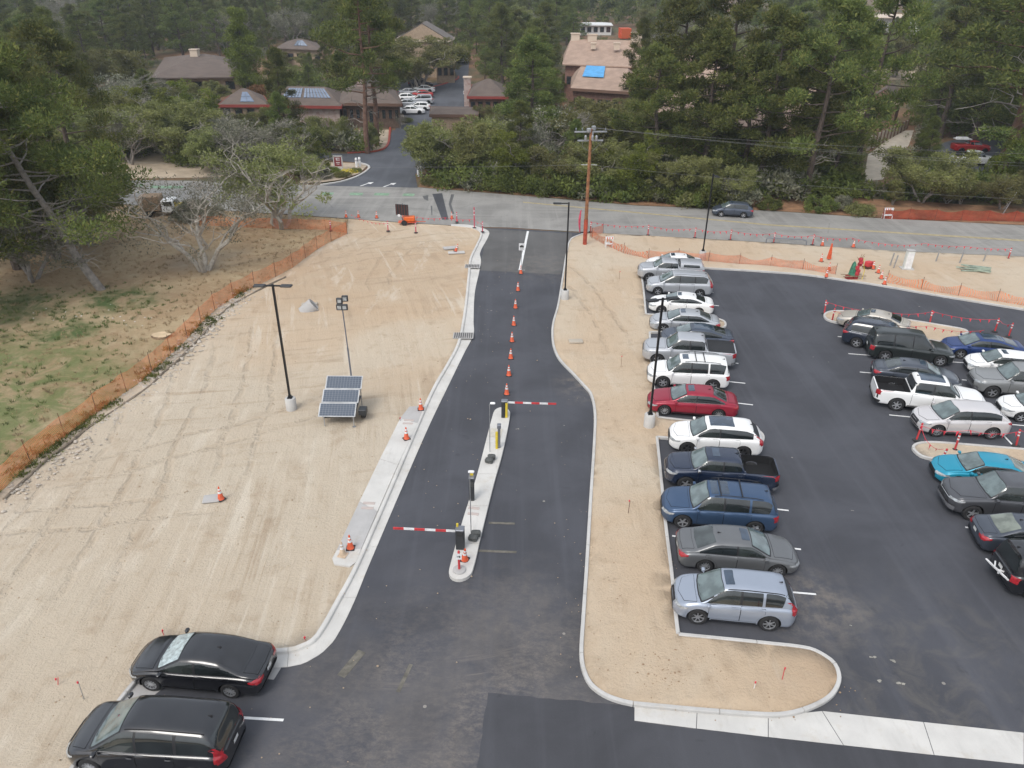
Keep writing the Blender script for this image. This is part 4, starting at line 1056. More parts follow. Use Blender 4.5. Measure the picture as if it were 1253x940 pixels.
make_style('crv', suv(L=4.52, Wd=1.83, H=1.74, top=[(-2.26, .95), (-2.21, 1.10), (-2.12, 1.20), (-1.82, 1.61), (-1.5, 1.70), (-.4, 1.74), (.28, 1.71), (.5, 1.66), (1.25, 1.06), (1.45, 1.03), (1.85, .93), (2.12, .80), (2.26, .62)], ws=(1.24, .50), bp=-.16, tl='tall', sunroof=[(.08, .42, .40)], roofseam=True, brightline=False, spokes=7, hl=(.6, .2), rear_round=.3, side=(1.10, -1.75)))
make_style('camry', sedan(L=4.92, Wd=1.85, H=1.45, sunroof=[(.02, .36, .38)], brightline=True, spokes=10, rwmat=glass_mat('rear_glass', (.05, .06, .06)), handle=None, trimmat=M['trim'], oname='parked_car'))
make_style('explorer', suv(L=5.03, Wd=2.00, H=1.78, sunroof=[(-.32, .02, .52), (.14, .46, .52)], rails=(.35, -1.75), bars_x=[.07, -.85], brightline=False, spokes=5, rim=M['alloy'], bars=0, tl='box', box=.2, grille=(.5, .2), front_round=.46))
make_style('crew_navy', pickup(L=5.25, Wd=1.85, H=1.80, bedlen=1.5, axr=-1.6, handle=M['chrome'], mirror=M['chrome'], sunroof=[(.15, .50, .38)], tl='box', brightline=False, grille=(.5, .22), grillemat=M['trim'], bars=2))
make_style('xc60', suv(L=4.70, Wd=1.90, H=1.66, sunroof=[(-.85, .38, .50)], brightline=False, tl='tall', rear_side='one', spokes=5, rim=M['alloy_dark'], hl=(.6, .1), top=[(-2.35, .92), (-2.30, 1.05), (-2.2, 1.12), (-1.78, 1.52), (-1.5, 1.60), (-.4, 1.66), (.3, 1.63), (.52, 1.58), (1.2, 1.10), (1.42, 1.06), (1.9, .97), (2.22, .84), (2.35, .66)], side=(1.06, -1.78)))
make_style('es', sedan(L=4.98, Wd=1.87, H=1.45, sunroof=[(-.05, .30, .36)], brightline=True, spokes=10, rim=M['alloy'], grille=(.36, .30)))
make_style('fourrunner', suv(L=4.83, Wd=1.93, H=1.80, box=.9, sunroof=[(.05, .42, .34)], rails=(.3, -1.8), bars_x=[-.35, -.85], brightline=False, wr=.39, arch=.46, spokes=6, tl='box', front_round=.38, mirror=None))
make_style('silver_pickup', pickup(L=5.8, Wd=2.0, H=1.92, bedlen=1.68, tonneau=True, open_bed=False, brightline=False, tl='box', spokes=5, chromebump=True, grille=(.5, .24)))
make_style('tesla3', sedan(L=4.75, Wd=1.86, H=1.44, brightline=False, antenna=False, sunroof=[(-1.0, .25, .52)], spokes=5, top=[(-2.37, .85), (-2.33, 1.0), (-2.2, 1.08), (-1.85, 1.12), (-.75, 1.39), (-.3, 1.44), (.2, 1.43), (.5, 1.38), (1.35, .95), (1.6, .90), (2.0, .80), (2.28, .66), (2.37, .54)], ws=(1.28, .48), rg=(-1.82, -1.08), side=(1.12, -1.55)))
make_style('old_sedan', sedan(L=4.80, Wd=1.79, H=1.44, sunroof=[(0, .34, .36)], brightline=False, rim=M['alloy'], spokes=5, rwmat=glass_mat('old_rear_glass', (.07, .08, .08)), clad=M['alloy'], wt=.58))
make_style('coupe', sedan(L=4.70, Wd=1.84, H=1.38, sunroof=[(.0, .30, .33)], brightline=False, two_door=False, bp=-.35, spokes=5, top=[(-2.35, .80), (-2.29, .93), (-2.1, 1.00), (-1.75, 1.04), (-.95, 1.30), (-.5, 1.37), (.0, 1.38), (.33, 1.34), (1.05, 1.0), (1.4, .95), (1.95, .82), (2.25, .68), (2.35, .55)], ws=(1.0, .33), rg=(-1.72, -1.05), side=(.92, -1.45)))
make_style('minivan', suv(L=5.14, Wd=1.98, H=1.74, top=[(-2.57, 1.0), (-2.52, 1.14), (-2.40, 1.25), (-2.12, 1.62), (-1.85, 1.71), (-.5, 1.75), (.3, 1.72), (.58, 1.66), (1.45, 1.12), (1.65, 1.06), (2.05, .94), (2.42, .80), (2.57, .64)], ws=(1.44, .58), bp=.02, side=(1.30, -2.15), door0=1.28, door1=-1.12, qp=-1.15, tl='tall', roofseam=True, spokes=5, brightline=True, rear_round=.32, front_round=.48, wr=.345, arch=.405))
make_style('odyssey', suv(L=5.16, Wd=2.00, H=1.82, top=[(-2.58, 1.0), (-2.54, 1.14), (-2.45, 1.26), (-2.24, 1.68), (-1.98, 1.79), (-.5, 1.83), (.3, 1.79), (.58, 1.73), (1.50, 1.10), (1.70, 1.04), (2.10, .92), (2.42, .78), (2.58, .62)], ws=(1.50, .58), bp=.08, side=(1.34, -2.24), door0=1.30, door1=-1.12, qp=-1.15, tl='tall', roofseam=True, spokes=10, brightline=True, rear_round=.34, front_round=.5, wr=.345, arch=.405, handle=M['chrome']))
make_style('black_sedan', sedan(L=4.78, Wd=1.83, H=1.44, brightline=True, wsmat=M['sunshade'], spokes=10, rim=M['alloy'], rwmat=glass_mat('black_rear_glass', (.012, .012, .014))))
make_style('shell_pickup', pickup(L=5.35, Wd=1.86, H=1.76, bedlen=1.85, axr=-1.62, shell=True, open_bed=False, brightline=False, tl='box', wr=.38, arch=.45))
make_style('pilot', suv(L=4.95, Wd=1.99, H=1.78, sunroof=[(.12, .45, .40)], brightline=True, rails=(.3, -1.7), tl='wide', rear_side='one', side=(1.06, -2.0), spokes=5))
make_style('big_suv', suv(L=5.22, Wd=2.02, H=1.92, box=1.0, rails=(.3, -2.1), brightline=False, tl='box', wr=.39, arch=.46, side=(1.06, -2.35), qp=-1.25, spokes=6, sfmat=M['side_glass']))
make_style('fseries', pickup(L=5.89, Wd=2.03, H=1.95, bedlen=1.68, sunroof=[(-.75, .55, .52)], tl='box', brightline=False, spokes=6, grille=(.5, .26), chromebump=False))
make_style('ram', pickup(L=5.8, Wd=2.01, H=1.93, bedlen=1.7, tl='box', brightline=False, spokes=5, grille=(.50, .28), bars=3, frontbump=M['chrome'], hl=(.6, .3)))
make_style('venza', suv(L=4.74, Wd=1.86, H=1.66, rear_side='one', top=[(-2.37, .92), (-2.33, 1.02), (-2.2, 1.10), (-1.70, 1.50), (-1.3, 1.60), (-.4, 1.66), (.3, 1.62), (.52, 1.57), (1.28, 1.06), (1.5, 1.02), (1.95, .92), (2.25, .78), (2.37, .62)], ws=(1.26, .50), side=(1.12, -1.70), spokes=10, brightline=False, tl='wide', front_round=.5))
make_style('hatch', suv(L=4.2, Wd=1.78, H=1.50, rear_side='one', wr=.32, arch=.375, top=[(-2.1, .85), (-2.05, .98), (-1.95, 1.05), (-1.55, 1.38), (-1.2, 1.46), (-.3, 1.50), (.25, 1.48), (.45, 1.43), (1.15, 1.0), (1.35, .95), (1.75, .84), (2.0, .70), (2.1, .56)], belt=[(-2.1, .88), (0, .95), (1.2, .90), (1.7, .78), (2.0, .64), (2.1, .54)], ws=(1.12, .42), side=(1.0, -1.5), brightline=False, sunroof=[(-.02, .26, .33)], spokes=5))
make_style('plain_sedan', sedan(L=4.7, Wd=1.80, H=1.45, brightline=False, spokes=5, rwmat=glass_mat('pale_rear_glass', (.16, .18, .15))))

CARS = 'cars parked in the lot'
def place(key, nose, tail, pmat, label, cat='car', group=CARS, half=None, **k):
    "nose and tail: where the middle of the front and rear ends meet the ground, in the picture"
    a = gp(*nose); c = gp(*tail); S = STY[key][0]; d = (a - c).normalized(); m = (a + c) / 2
    r = make_car(key, (m.x, m.y, 0.003), atan2(d.y, d.x), pmat, label, cat, group, **k)
    return r
def place_near(key, pf, pr, pmat, label, cat='car', group=CARS, **k):
    "pf, pr: ground contact of the two wheels on the side towards the camera, in the picture"
    S = STY[key][0]; A = gp(*pf); B_ = gp(*pr); d = (A - B_).normalized(); n = Vector((-d.y, d.x, 0))
    mid = (A + B_) / 2
    side = 1 if n.y < 0 else -1        # which side of the car faces the camera
    c = mid - n * side * (S.W / 2 - .03) - d * ((S.axf + S.axr) / 2)
    return make_car(key, (c.x, c.y, 0.003), atan2(d.y, d.x), pmat, label, cat, group, **k)
LOT = 'cars in the near row beside the sand median'
place_near('crv', (850, 764), (941.5, 773), P['silver_blue'], 'silver blue compact suv with a sunroof, nearest car beside the sand island', 'suv', LOT)
place_near('camry', (949, 707), (862, 701), P['grey'], 'grey sedan backed in beside the silver blue suv, tail to the sand', 'car', LOT)
place_near('explorer', (834, 647), (922, 655), P['navy_suv'], 'blue suv with black roof bars and two roof glass panels', 'suv', LOT)
place_near('crew_navy', (836, 601), (925, 608), P['navy'], 'dark navy pickup truck with chrome mirrors and an open black bed', 'pickup truck', LOT)
place_near('xc60', (835, 556), (913, 562), P['white'], 'white suv with one long blue glass roof, by the end of the sand island', 'suv', LOT)
place_near('es', (813, 509), (877.5, 514), P['red'], 'dark red sedan with a sunroof and bright window trim', 'car', LOT)
place_near('fourrunner', (811, 475), (870, 479), P['white'], 'boxy white suv with two roof bars beside the dark red sedan', 'suv', LOT)
place_near('silver_pickup', (808, 448), (870, 453), P['silver'], 'silver pickup truck with a black bed cover', 'pickup truck', LOT)
place_near('tesla3', (822, 427), (880, 431), P['slate'], 'slate blue fastback car between the silver pickup and the silver sedan', 'car', LOT)
place_near('old_sedan', (805, 407), (867, 411), P['silver'], 'older silver sedan with its tail beside the small sand bulb', 'car', LOT)
place_near('coupe', (808, 384.5), (855, 387.5), P['white'], 'white coupe with dark rear glass and a small sunroof', 'car', LOT)
place_near('minivan', (803, 361.5), (857, 364.5), P['silver'], 'silver minivan with a long row of dark side glass', 'minivan', LOT)
place_near('shell_pickup', (793, 345), (845, 348), P['silver'], 'silver pickup truck with a silver camper shell over its bed', 'pickup truck', LOT)
place_near('old_sedan', (800, 334), (848, 336), P['white'], 'white sedan farthest in the row, half hidden behind the camper shell pickup', 'car', LOT)
RB = 'cars in the slanted rows on the right'
place_near('coupe', (1037, 403), (1090, 413), P['champagne'], 'champagne sedan behind the island with the red flagging', 'car', RB)
place_near('pilot', (1100, 436), (1053, 427), P['midnight'], 'midnight blue suv with a bright window line, tail to the aisle', 'suv', RB)
place_near('big_suv', (1149, 449), (1081, 442.5), P['darkgreen'], 'large black boxy suv between the blue suv and the dark sedan', 'suv', RB)
place_near('camry', (1152, 481), (1092, 473), P['dull'], 'dark blue sedan half hidden behind the white pickup', 'car', RB)
place_near('fseries', (1174, 513), (1103, 504), P['white'], 'white pickup truck with a glass roof and open bed', 'pickup truck', RB)
place_near('venza', (1147, 535), (1209, 538), P['pearl'], 'pearl silver crossover behind the kerbed island', 'suv', RB)
place_near('tesla3', (1171, 439), (1233, 445), P['blue'], 'deep blue fastback car right of the flagged island', 'car', RB)
place_near('hatch', (1200, 461), (1256, 467), P['white'], 'white hatchback with a sunroof between the blue car and the grey pickup', 'car', RB)
place_near('ram', (1216, 488), (1290, 495), P['pewter'], 'pewter grey pickup truck with dark wheels at the right edge', 'pickup truck', RB)
place_near('hatch', (1247, 517), (1303, 523), P['white'], 'white car cut by the right edge beside the grey pickup', 'car', RB)
place_near('plain_sedan', (1173, 598), (1240, 606), P['turquoise'], 'bright turquoise sedan below the kerbed island', 'car', RB)
place_near('ram', (1194, 638), (1284, 646), P['darkgrey'], 'charcoal pickup truck with a chrome bumper beside the turquoise car', 'pickup truck', RB)
place_near('plain_sedan', (1318, 693), (1226, 682), P['dull'], 'dark slate sedan with its tail to the aisle at the right edge', 'car', RB)
place_near('big_suv', (1366, 744), (1269, 736), P['black'], 'black suv with a white bicycle rack at the right edge', 'suv', RB)
BL = 'black cars at the lower left'
place_near('black_sedan', (184, 846), (286, 855.5), P['black'], 'black sedan with a silver sunshade in its windscreen', 'car', BL)
place_near('odyssey', (117, 948), (235, 957), P['black'], 'black minivan with a bright line below its windows', 'minivan', BL)
place_near('hatch', (878, 265.5), (913, 267.5), P['slate'], 'dark blue hatchback driving along the main road', 'car', None)
# ------------------------------------------------------------------ site equipment
M['orange'] = flat('cone_orange', (0.62, 0.10, 0.035), .55, var=.2); M['cone_white'] = flat('reflective_white', (0.72, 0.72, 0.72), .5, var=.15); M['rubber'] = flat('black_rubber', (0.03, 0.03, 0.03), .8)
M['red_plastic'] = flat('red_plastic', (0.52, 0.045, 0.05), .5, var=.15); M['pole_black'] = flat('black_powder_coat', (0.012, 0.012, 0.013), .4, .2); M['cabinet'] = flat('dark_cabinet', (0.035, 0.038, 0.042), .45, .2, var=.1)
M['grey_top'] = flat('grey_metal', (0.22, 0.23, 0.26), .4, .5); M['galv'] = flat('galvanised_steel', (0.42, 0.43, 0.44), .45, .7, var=.15); M['yellow'] = flat('safety_yellow', (0.62, 0.47, 0.04), .5, var=.1)
M['pink'] = flat('faded_red_vinyl', (0.55, 0.06, 0.11), .6, var=.25); M['wood'] = flat('weathered_wood', (0.27, 0.19, 0.12), .85, var=.3, vs=6); M['pole_wood'] = flat('treated_pole_wood', (0.26, 0.115, 0.052), .8, var=.35, vs=3, bmp=.3)
M['dirty_cone'] = flat('sand_covered_cone', (0.5, 0.38, 0.27), .8, var=.25); M['green_pipe'] = flat('pale_green_steel', (0.30, 0.36, 0.29), .6, var=.2); M['wire'] = flat('wire', (0.16, 0.16, 0.165), .7, .1)
M['stone'] = flat('pale_stone', (0.42, 0.375, 0.32), .9, var=.3, vs=2, bmp=.4, bs=8)

def cone_mesh(h=.72, r=.145, mat_=None):
    b = MB(); b.mat(0)
    a = []; s = .19
    b.box((0, 0, .018), (.37, .37, .036), bev=.012); base = b.mesh('base', M['rubber'] if mat_ is None else mat_)
    b = MB()
    prof = [(r, .036), (r * .97, .05), (.032, h - .02), (.026, h), (.001, h)]
    def rr(z): return r * .97 + (.032 - r * .97) * (z - .05) / (h - .07)
    b.lathe([(r + .02, .034), (r + .01, .045), (rr(.06), .06), (rr(h - .02), h - .02), (.026, h), (.001, h - .003)], n=14)
    body = b.mesh('cone_body', M['orange'] if mat_ is None else mat_, True)
    b = MB()
    for z0, z1 in ((h * .50, h * .66), (h * .74, h * .85)): b.lathe([(rr(z0) + .003, z0), (rr(z1) + .003, z1)], n=14, cap=False)
    bands = b.mesh('reflective_band', M['cone_white'], True)
    return base, body, bands
CM = cone_mesh(); CMD = cone_mesh(mat_=M['dirty_cone'])
def cone(px, label, group, z=0.0, tilt=(0, 0), cm=None, name='traffic_cone'):
    cm = cm or CM
    e = empty(name, gp(px[0], px[1], z), random.uniform(0, 1.5)); e.rotation_euler[0] = tilt[0]; e.rotation_euler[1] = tilt[1]
    tag(e, label, 'cone', group)
    for me in cm: link(me.name.split('.')[0], me, e)
    return e
rowlab = ['orange cone farthest up the drive at the foot of the small white sign', 'second orange cone from the white sign in the drive row', 'third orange cone down the drive row', 'fourth orange cone down the drive row',
          'fourth orange cone up the drive row from the far barrier arm', 'third orange cone up the drive row from the far barrier arm', 'second orange cone up the drive row from the far barrier arm', 'orange cone right behind the far barrier gate']
for (p, l) in zip(((637.3, 334.8), (633.8, 355.6), (630.7, 377), (628.7, 398), (626.5, 418), (625, 438.7), (622.6, 459.5), (620, 482.5)), rowlab): cone(p, l, 'cones down the middle of the drive', .003)
cone((515, 501), 'orange cone at the upper end of the concrete pad', 'cones on the concrete pad', .155); cone((497.5, 537), 'orange cone below the upper pair of metal covers on the pad', 'cones on the concrete pad', .155)
cone((429, 671), 'orange cone on the lower end of the pad beside the sand coloured one', 'cones on the concrete pad', .155); cone((419.5, 679.5), 'sand coloured cone at the very end of the concrete pad', 'cones on the concrete pad', .155, cm=CMD)
cone((270.5, 611), 'lone orange cone beside a small slab in the sand field', None, .13)
for p, l in (((423.6, 266), 'orange cone leftmost on the near edge of the main road'), ((438.8, 266), 'orange cone second from the left on the near road edge'), ((461, 267), 'orange cone between the left pair and the message board'), ((493.8, 267), 'orange cone just left of the message board trailer wheel'), ((552.8, 267.5), 'orange cone at the end of the dark road patch')):
    cone(p, l, 'cones along the main road', .1 if p[1] > 268 else .006)
for p, l in (((1006, 300.5), 'orange cone on the road edge right of the fourth red post'), ((1044, 302.5), 'orange cone at the road edge above the equipment pit'), ((1004.5, 320), 'orange cone by the mesh fence left of the equipment pit'), ((1014, 331), 'orange cone on the left of the equipment pit'), ((1011, 339), 'orange cone by the kerb left of the equipment pit'),
             ((1068, 329), 'first orange cone right of the equipment pit'), ((1074.4, 334), 'second orange cone right of the equipment pit'), ((1078, 341), 'third orange cone right of the equipment pit'), ((1082, 348), 'orange cone nearest the kerb right of the equipment pit'), ((959, 336), 'small orange cone behind the lot kerb')):
    if p[0] == 959: continue
    cone(p, l, 'cones round the equipment pit', .1 if p[1] > 310 else .006)

def post(px, label, group, z=.1, h=1.05, mat_='red_plastic', tilt=0.0, name='delineator_post'):
    e = empty(name, gp(px[0], px[1], z), random.uniform(0, 6)); e.rotation_euler[0] = tilt; tag(e, label, 'post', group)
    b = MB(); b.lathe([(.20, 0), (.20, .03), (.12, .07), (.05, .08)], n=10); b.build('base', M['rubber'], e, smooth=True)
    b = MB(); b.lathe([(.052, .05), (.052, h - .02), (.035, h)], n=10); b.build('post_tube', M[mat_], e, smooth=True)
    b = MB()
    for z0 in (h * .62, h * .80): b.lathe([(.056, z0), (.056, z0 + .09)], n=10, cap=False)
    b.build('reflective_band', M['cone_white'], e)
    return e
RP = 'red posts along the main road'
for p, l in (((792.7, 288), 'red post second right of the utility pole on the road edge'), ((722.5, 284), 'red post right beside the foot of the utility pole'), ((850, 291.3), 'red post left of the road side lamp pole'), ((893.5, 294), 'red post right of the road side lamp pole below the driving car'), ((946.4, 297.5), 'red post in front of the low steel frame'), ((994, 300), 'red post between the steel frame and the cones'), ((1233.5, 317), 'red post at the right end of the road side flagging')):
    post(p, l, RP, .05)
for p, l, t in (((1008.5, 384), 'leaning red post at the tip of the champagne car island', .12), ((1018, 393), 'red post on the near side of the champagne car island', .1), ((1137.5, 396), 'red post on the flagged island above the deep blue car', .1), ((1217, 406), 'red post behind the deep blue car', 0), ((1234, 412), 'short red post right of the deep blue car', 0)):
    post(p, l, 'red posts on the upper island', .02, tilt=t)
for p, l, t in (((1121, 539), 'leaning red post in front of the pearl crossover', .15), ((1148, 569), 'red post on the near kerb of the lower island', .15), ((1243, 546), 'red post on the right end of the lower island', .1), ((1168, 551), 'thin red post in the soil of the lower island', 0)):
    post(p, l, 'red posts on the lower island', .02, tilt=t)
for p, l in (((580.5, 279), 'tall faded red post at the top of the left kerb'), ((590.5, 284), 'faded red post at the bend of the left kerb'), ((559, 272), 'red post by the road left of the kerb end'), ((475, 283), 'orange stake in the sand left of the message board'), ((509, 285), 'short stake below the message board trailer'), ((405, 283), 'white topped stake by the mesh fence corner')):
    post(p, l, 'posts at the top of the sand field', .14, h=2.1 if p[0] == 580.5 else 1.05, mat_='pink')

M['tape'] = flat('red_flagging', (0.60, 0.035, 0.06), .6, var=.2)
def flag_line(pts, label, z=.95, sag=.22, n_per=.55, zs=None):
    P_ = []
    for i, p in enumerate(pts):
        q = gp(p[0], p[1], .0); zz = zs[i] if zs else z; P_.append(Vector((q.x, q.y, zz)))
    b = MB(); r = random.Random(len(pts) * 13 + int(pts[0][0])); path = []
    for i in range(len(P_) - 1):
        a, c = P_[i], P_[i + 1]; L_ = (c - a).length; k = max(3, int(L_ / .28))
        for j in range(k + (1 if i == len(P_) - 2 else 0)):
            t = j / k; q = a.lerp(c, t); q.z -= sag * 4 * t * (1 - t); q.x += r.uniform(-.02, .02); path.append(q)
    b.tube(path, .012, 4)
    for i in range(0, len(path) - 1, 2):
        q = path[i]; d = (path[i + 1] - q).normalized() * .13; w = Vector((r.uniform(-.1, .1), r.uniform(-.1, .1), -.26 + r.uniform(-.03, .06)))
        b.add([q, q + d, q + d * .5 + w, q + Vector((.004, .004, 0))], [(0, 1, 2), (3, 2, 1)])
    o = b.build('flag_line', M['tape']); tag(o, label, 'flagging'); return o
flag_line([(722, 283), (792.7, 288), (850, 291.3), (893.5, 294), (946.4, 297.5), (994, 300), (1040, 303)], 'long line of red pennants strung between the road side posts')
flag_line([(1040, 303.5), (1092, 312), (1128, 310), (1180, 314), (1233.5, 317)], 'line of red pennants above the pipe pile at the right roadside', sag=.1)
flag_line([(1008.5, 384), (1080, 396), (1137.5, 396), (1217, 406), (1234, 412)], 'red pennants along the far side of the upper island', z=.95)
flag_line([(1018, 393), (1060, 403), (1134, 413), (1200, 418)], 'red pennants along the near side of the upper island', z=.85)
flag_line([(1121, 539), (1148, 569)], 'short loop of red pennants at the tip of the lower island', z=.95, sag=.45)
flag_line([(1121, 539), (1180, 545), (1243, 546), (1300, 550)], 'red pennants hanging in front of the pearl crossover', z=.95)
flag_line([(510, 276), (545, 277), (580.5, 279), (590.5, 284)], 'red pennants strung at the top of the left kerb', z=.9, sag=.15)
flag_line([(430, 272), (475, 283)], 'short line of red pennants beside the orange mesh corner', z=.8, sag=.3)

def mesh_mat(name, col, dens):
    m, nt, b = new_mat(name); tc = N(nt, 'ShaderNodeTexCoord').outputs['Object']
    g = N(nt, 'ShaderNodeNewGeometry').outputs['Position']
    s = N(nt, 'ShaderNodeSeparateXYZ'); nt.links.new(g, s.inputs[0])
    u = mth(nt, 'FRACT', mth(nt, 'MULTIPLY', mth(nt, 'ADD', s.outputs[0], mth(nt, 'MULTIPLY', s.outputs[1], .8)), 14.0)); v = mth(nt, 'FRACT', mth(nt, 'MULTIPLY', s.outputs[2], 13.0))
    cell = mth(nt, 'MAXIMUM', mth(nt, 'LESS_THAN', u, dens), mth(nt, 'LESS_THAN', v, dens))
    c = mixc(nt, remap(nt, noise(nt, g, .7, 5, .7), .35, .65), tuple(x * .75 for x in col), tuple(min(1, x * 1.25) for x in col))
    nt.links.new(c, b.inputs['Base Color']); b.inputs['Roughness'].default_value = .7
    tl = N(nt, 'ShaderNodeBsdfTranslucent'); nt.links.new(c, tl.inputs['Color']); m1 = N(nt, 'ShaderNodeMixShader'); m1.inputs[0].default_value = .45; nt.links.new(b.outputs[0], m1.inputs[1]); nt.links.new(tl.outputs[0], m1.inputs[2])
    tp = N(nt, 'ShaderNodeBsdfTransparent'); m2 = N(nt, 'ShaderNodeMixShader'); nt.links.new(cell, m2.inputs[0]); nt.links.new(tp.outputs[0], m2.inputs[1]); nt.links.new(m1.outputs[0], m2.inputs[2]); nt.links.new(m2.outputs[0], nt.nodes['Material Output'].inputs[0])
    return m
M['mesh'] = mesh_mat('orange_mesh', (.80, .25, .10), .23); M['mesh_red'] = mesh_mat('red_orange_mesh', (.45, .06, .03), .45); M['mesh_thin'] = mesh_mat('thin_orange_mesh', (.70, .20, .09), .28)
def mesh_fence(pts, label, mat_, h=1.2, z=.1, posts=2.6, slump=.12, lean=.0, seed=1, world=False):
    path = smooth_path(pts if world else W(pts, z), .5); L_ = sum((path[i + 1] - path[i]).length for i in range(len(path) - 1))
    n = max(1, round(L_ / posts)); P_ = resample(path, n + 1); e = empty('mesh_fence', (0, 0, 0)); tag(e, label, 'fence'); r = random.Random(seed)
    for i in range(n):
        a, c = P_[i], P_[i + 1]; d = (c - a).normalized(); q = Vector((-d.y, d.x)); b = MB(); V = []; K = 10; R_ = 7
        s0 = r.uniform(.3, 1) * slump
        for k in range(K + 1):
            t = k / K; p = a.lerp(c, t); top = h - s0 * 4 * t * (1 - t)
            for j in range(R_ + 1):
                f = j / R_; off = .10 * mnoise.noise(Vector((p.x * 1.3, p.y * 1.3, f * 2))) + lean * f
                V.append((p.x + q.x * off, p.y + q.y * off, z + terrain(p.x, p.y) + .0 + top * f + (.03 if j == 0 else 0) * r.random()))
        b.add(V, [(k * (R_ + 1) + j, (k + 1) * (R_ + 1) + j, (k + 1) * (R_ + 1) + j + 1, k * (R_ + 1) + j + 1) for k in range(K) for j in range(R_)])
        b.build('mesh_panel', mat_, e)
    pm = None
    for i in range(n + 1):
        b = MB(); p = P_[i]; b.cyl((0, 0, 0), (r.uniform(-.05, .05), r.uniform(-.05, .05), h + .18), .018, .018, 5)
        b.build('stake', M['rust'], e, (p.x, p.y, z + terrain(p.x, p.y)))
M['rust'] = flat('rusty_stake', (.13, .06, .04), .8, .2, var=.3)
mesh_fence([(-60, 646), (0, 603), (47, 560), (113, 510), (150, 483), (174, 467), (230, 414), (268, 375.5), (310, 352), (353, 331), (394, 301.5), (425, 287)], 'long orange mesh fence between the dry grass and the sand field', M['mesh'], h=1.25, slump=.15, seed=2)
mesh_fence([(425, 286), (405, 282), (370, 281), (330, 280), (290, 278), (240, 276)], 'orange mesh fence behind the grey oak along the road side', M['mesh'], h=1.1, seed=3)
mesh_fence([(724, 291), (745, 302), (783, 316), (835, 317), (889, 322), (938, 325), (984, 330), (1022, 336)], 'sagging orange mesh fence between the roadside and the lot kerb', M['mesh_thin'], h=.82, slump=.4, seed=4)
mesh_fence([(1084, 346), (1110, 351), (1146, 358), (1206, 367), (1250, 374), (1320, 386)], 'orange mesh fence along the kerb at the right', M['mesh'], h=.9, slump=.38, seed=5)
mesh_fence([(1079, 268), (1120, 269), (1170, 270), (1253, 271.5), (1340, 274)], 'dark orange mesh fence on the far side of the main road', M['mesh_red'], h=1.15, slump=.3, z=0, seed=6)
mesh_fence([(722, 290), (738, 286)], 'short piece of orange mesh beside the utility pole', M['mesh_thin'], h=.9, seed=8)

# lamp poles
def lamp_pole(base, top, heads, label):
    p = gp(base[0], base[1], .1); e = empty('lamp_pole', p); tag(e, label, 'lamp pole', 'black lamp poles')
    H_ = hgt((357, 501), (336, 348), .1)
    b = MB(); b.lathe([(.30, -.3), (.30, .70), (.27, .75), (.001, .75)], n=20); b.build('concrete_base', M['conc2'], e, smooth=True)
    b = MB(); b.box((0, 0, .78), (.26, .26, .06)); b.box((0, 0, .86), (.17, .17, .12)); b.box((0, 0, (H_ + .8) / 2), (.11, .11, H_ - .8)); b.build('pole', M['pole_black'], e)
    for ang, L_ in heads:
        c, s = cos(ang), sin(ang)
        b = MB(); b.box((c * L_ * .35, s * L_ * .35, H_ - .08), (L_ * .7, .07, .07), ang); b.build('arm', M['pole_black'], e)
        b = MB(); b.box((c * (L_ - .02), s * (L_ - .02), H_ - .08), (.62, .34, .09), ang, bev=.03); hd = b.build('lamp_head', M['pole_black'], e)
        b = MB(); b.box((c * (L_), s * (L_), H_ - .13), (.40, .24, .02), ang); b.build('lens', M['headlight'], hd)
    return e
lamp_pole((357, 501), None, [(.0, .72), (pi, .72)], 'black lamp pole with two heads standing in the left sand field')
lamp_pole((794, 521), None, [(radians(15), .6), (radians(195), .6)], 'black lamp pole with two heads in front of the dark red sedan')
lamp_pole((691, 366), None, [(pi, .85)], 'black lamp pole with one head over the drive by the right kerb')
lamp_pole((859, 317), None, [(radians(-80), .75)], 'black lamp pole on the strip between main road and lot')

# utility pole
p = gp(715.5, 299, .1); e = empty('utility_pole', p); tag(e, 'tall brown wooden utility pole at the right of the drive mouth', 'utility pole')
UH = hgt((715.5, 299), (723, 158), .1)
b = MB(); b.lathe([(.18, -.3), (.175, 1), (.12, UH)], n=12); b.build('pole', M['pole_wood'], e, smooth=True)
b = MB(); b.lathe([(.19, 0.0), (.19, 2.4)], n=12, cap=False); b.build('painted_wrap', flat('red_paint_wrap', (.36, .06, .03), .7, var=.3), e)
for z in (UH - .25, UH - 1.0):
    b = MB(); b.box((0, .16, z), (2.9 if z > UH - .5 else 2.3, .1, .12), .1); b.build('cross_arm', M['galv'], e)
for x in (-1.3, -.75, .4, 1.3):
    b = MB(); b.lathe([(.02, 0), (.02, .08), (.06, .10), (.045, .16), (.06, .2), (.03, .28), (.001, .28)], (x, .16, UH - .2), n=8); b.build('insulator', M['grey_top'], e, smooth=True)
for x in (-.45, .15, .5):
    b = MB(); b.lathe([(.10, 0), (.12, .05), (.12, .38), (.05, .45), (.001, .45)], (x, -.16, UH - .95), n=10); b.build('switch_can', M['galv'], e, smooth=True)
b = MB(); b.tube([(-.6, .1, UH - .9), (-.7, .1, UH - 1.5), (-.1, .1, UH - 1.9)], .02, 5); b.tube([(.6, .1, UH - .9), (.75, .1, UH - 1.4), (.12, .1, UH - 2.0)], .02, 5); b.build('jumper_cable', M['wire'], e)
for x, y, z in ((-.2, -.1, UH - .1), (.25, .25, UH + .05), (.05, .1, UH - .45)):
    b = MB(); b.box((x, y, z), (.34, .30, .36), .4, bev=.04); b.build('switch_box', M['galv'], e)
b = MB(); b.cyl((-.7, .1, UH - 3.1), (.7, .1, UH - 3.1), .03, .03, 6); b.build('standoff_bracket', M['galv'], e)
UP0 = p
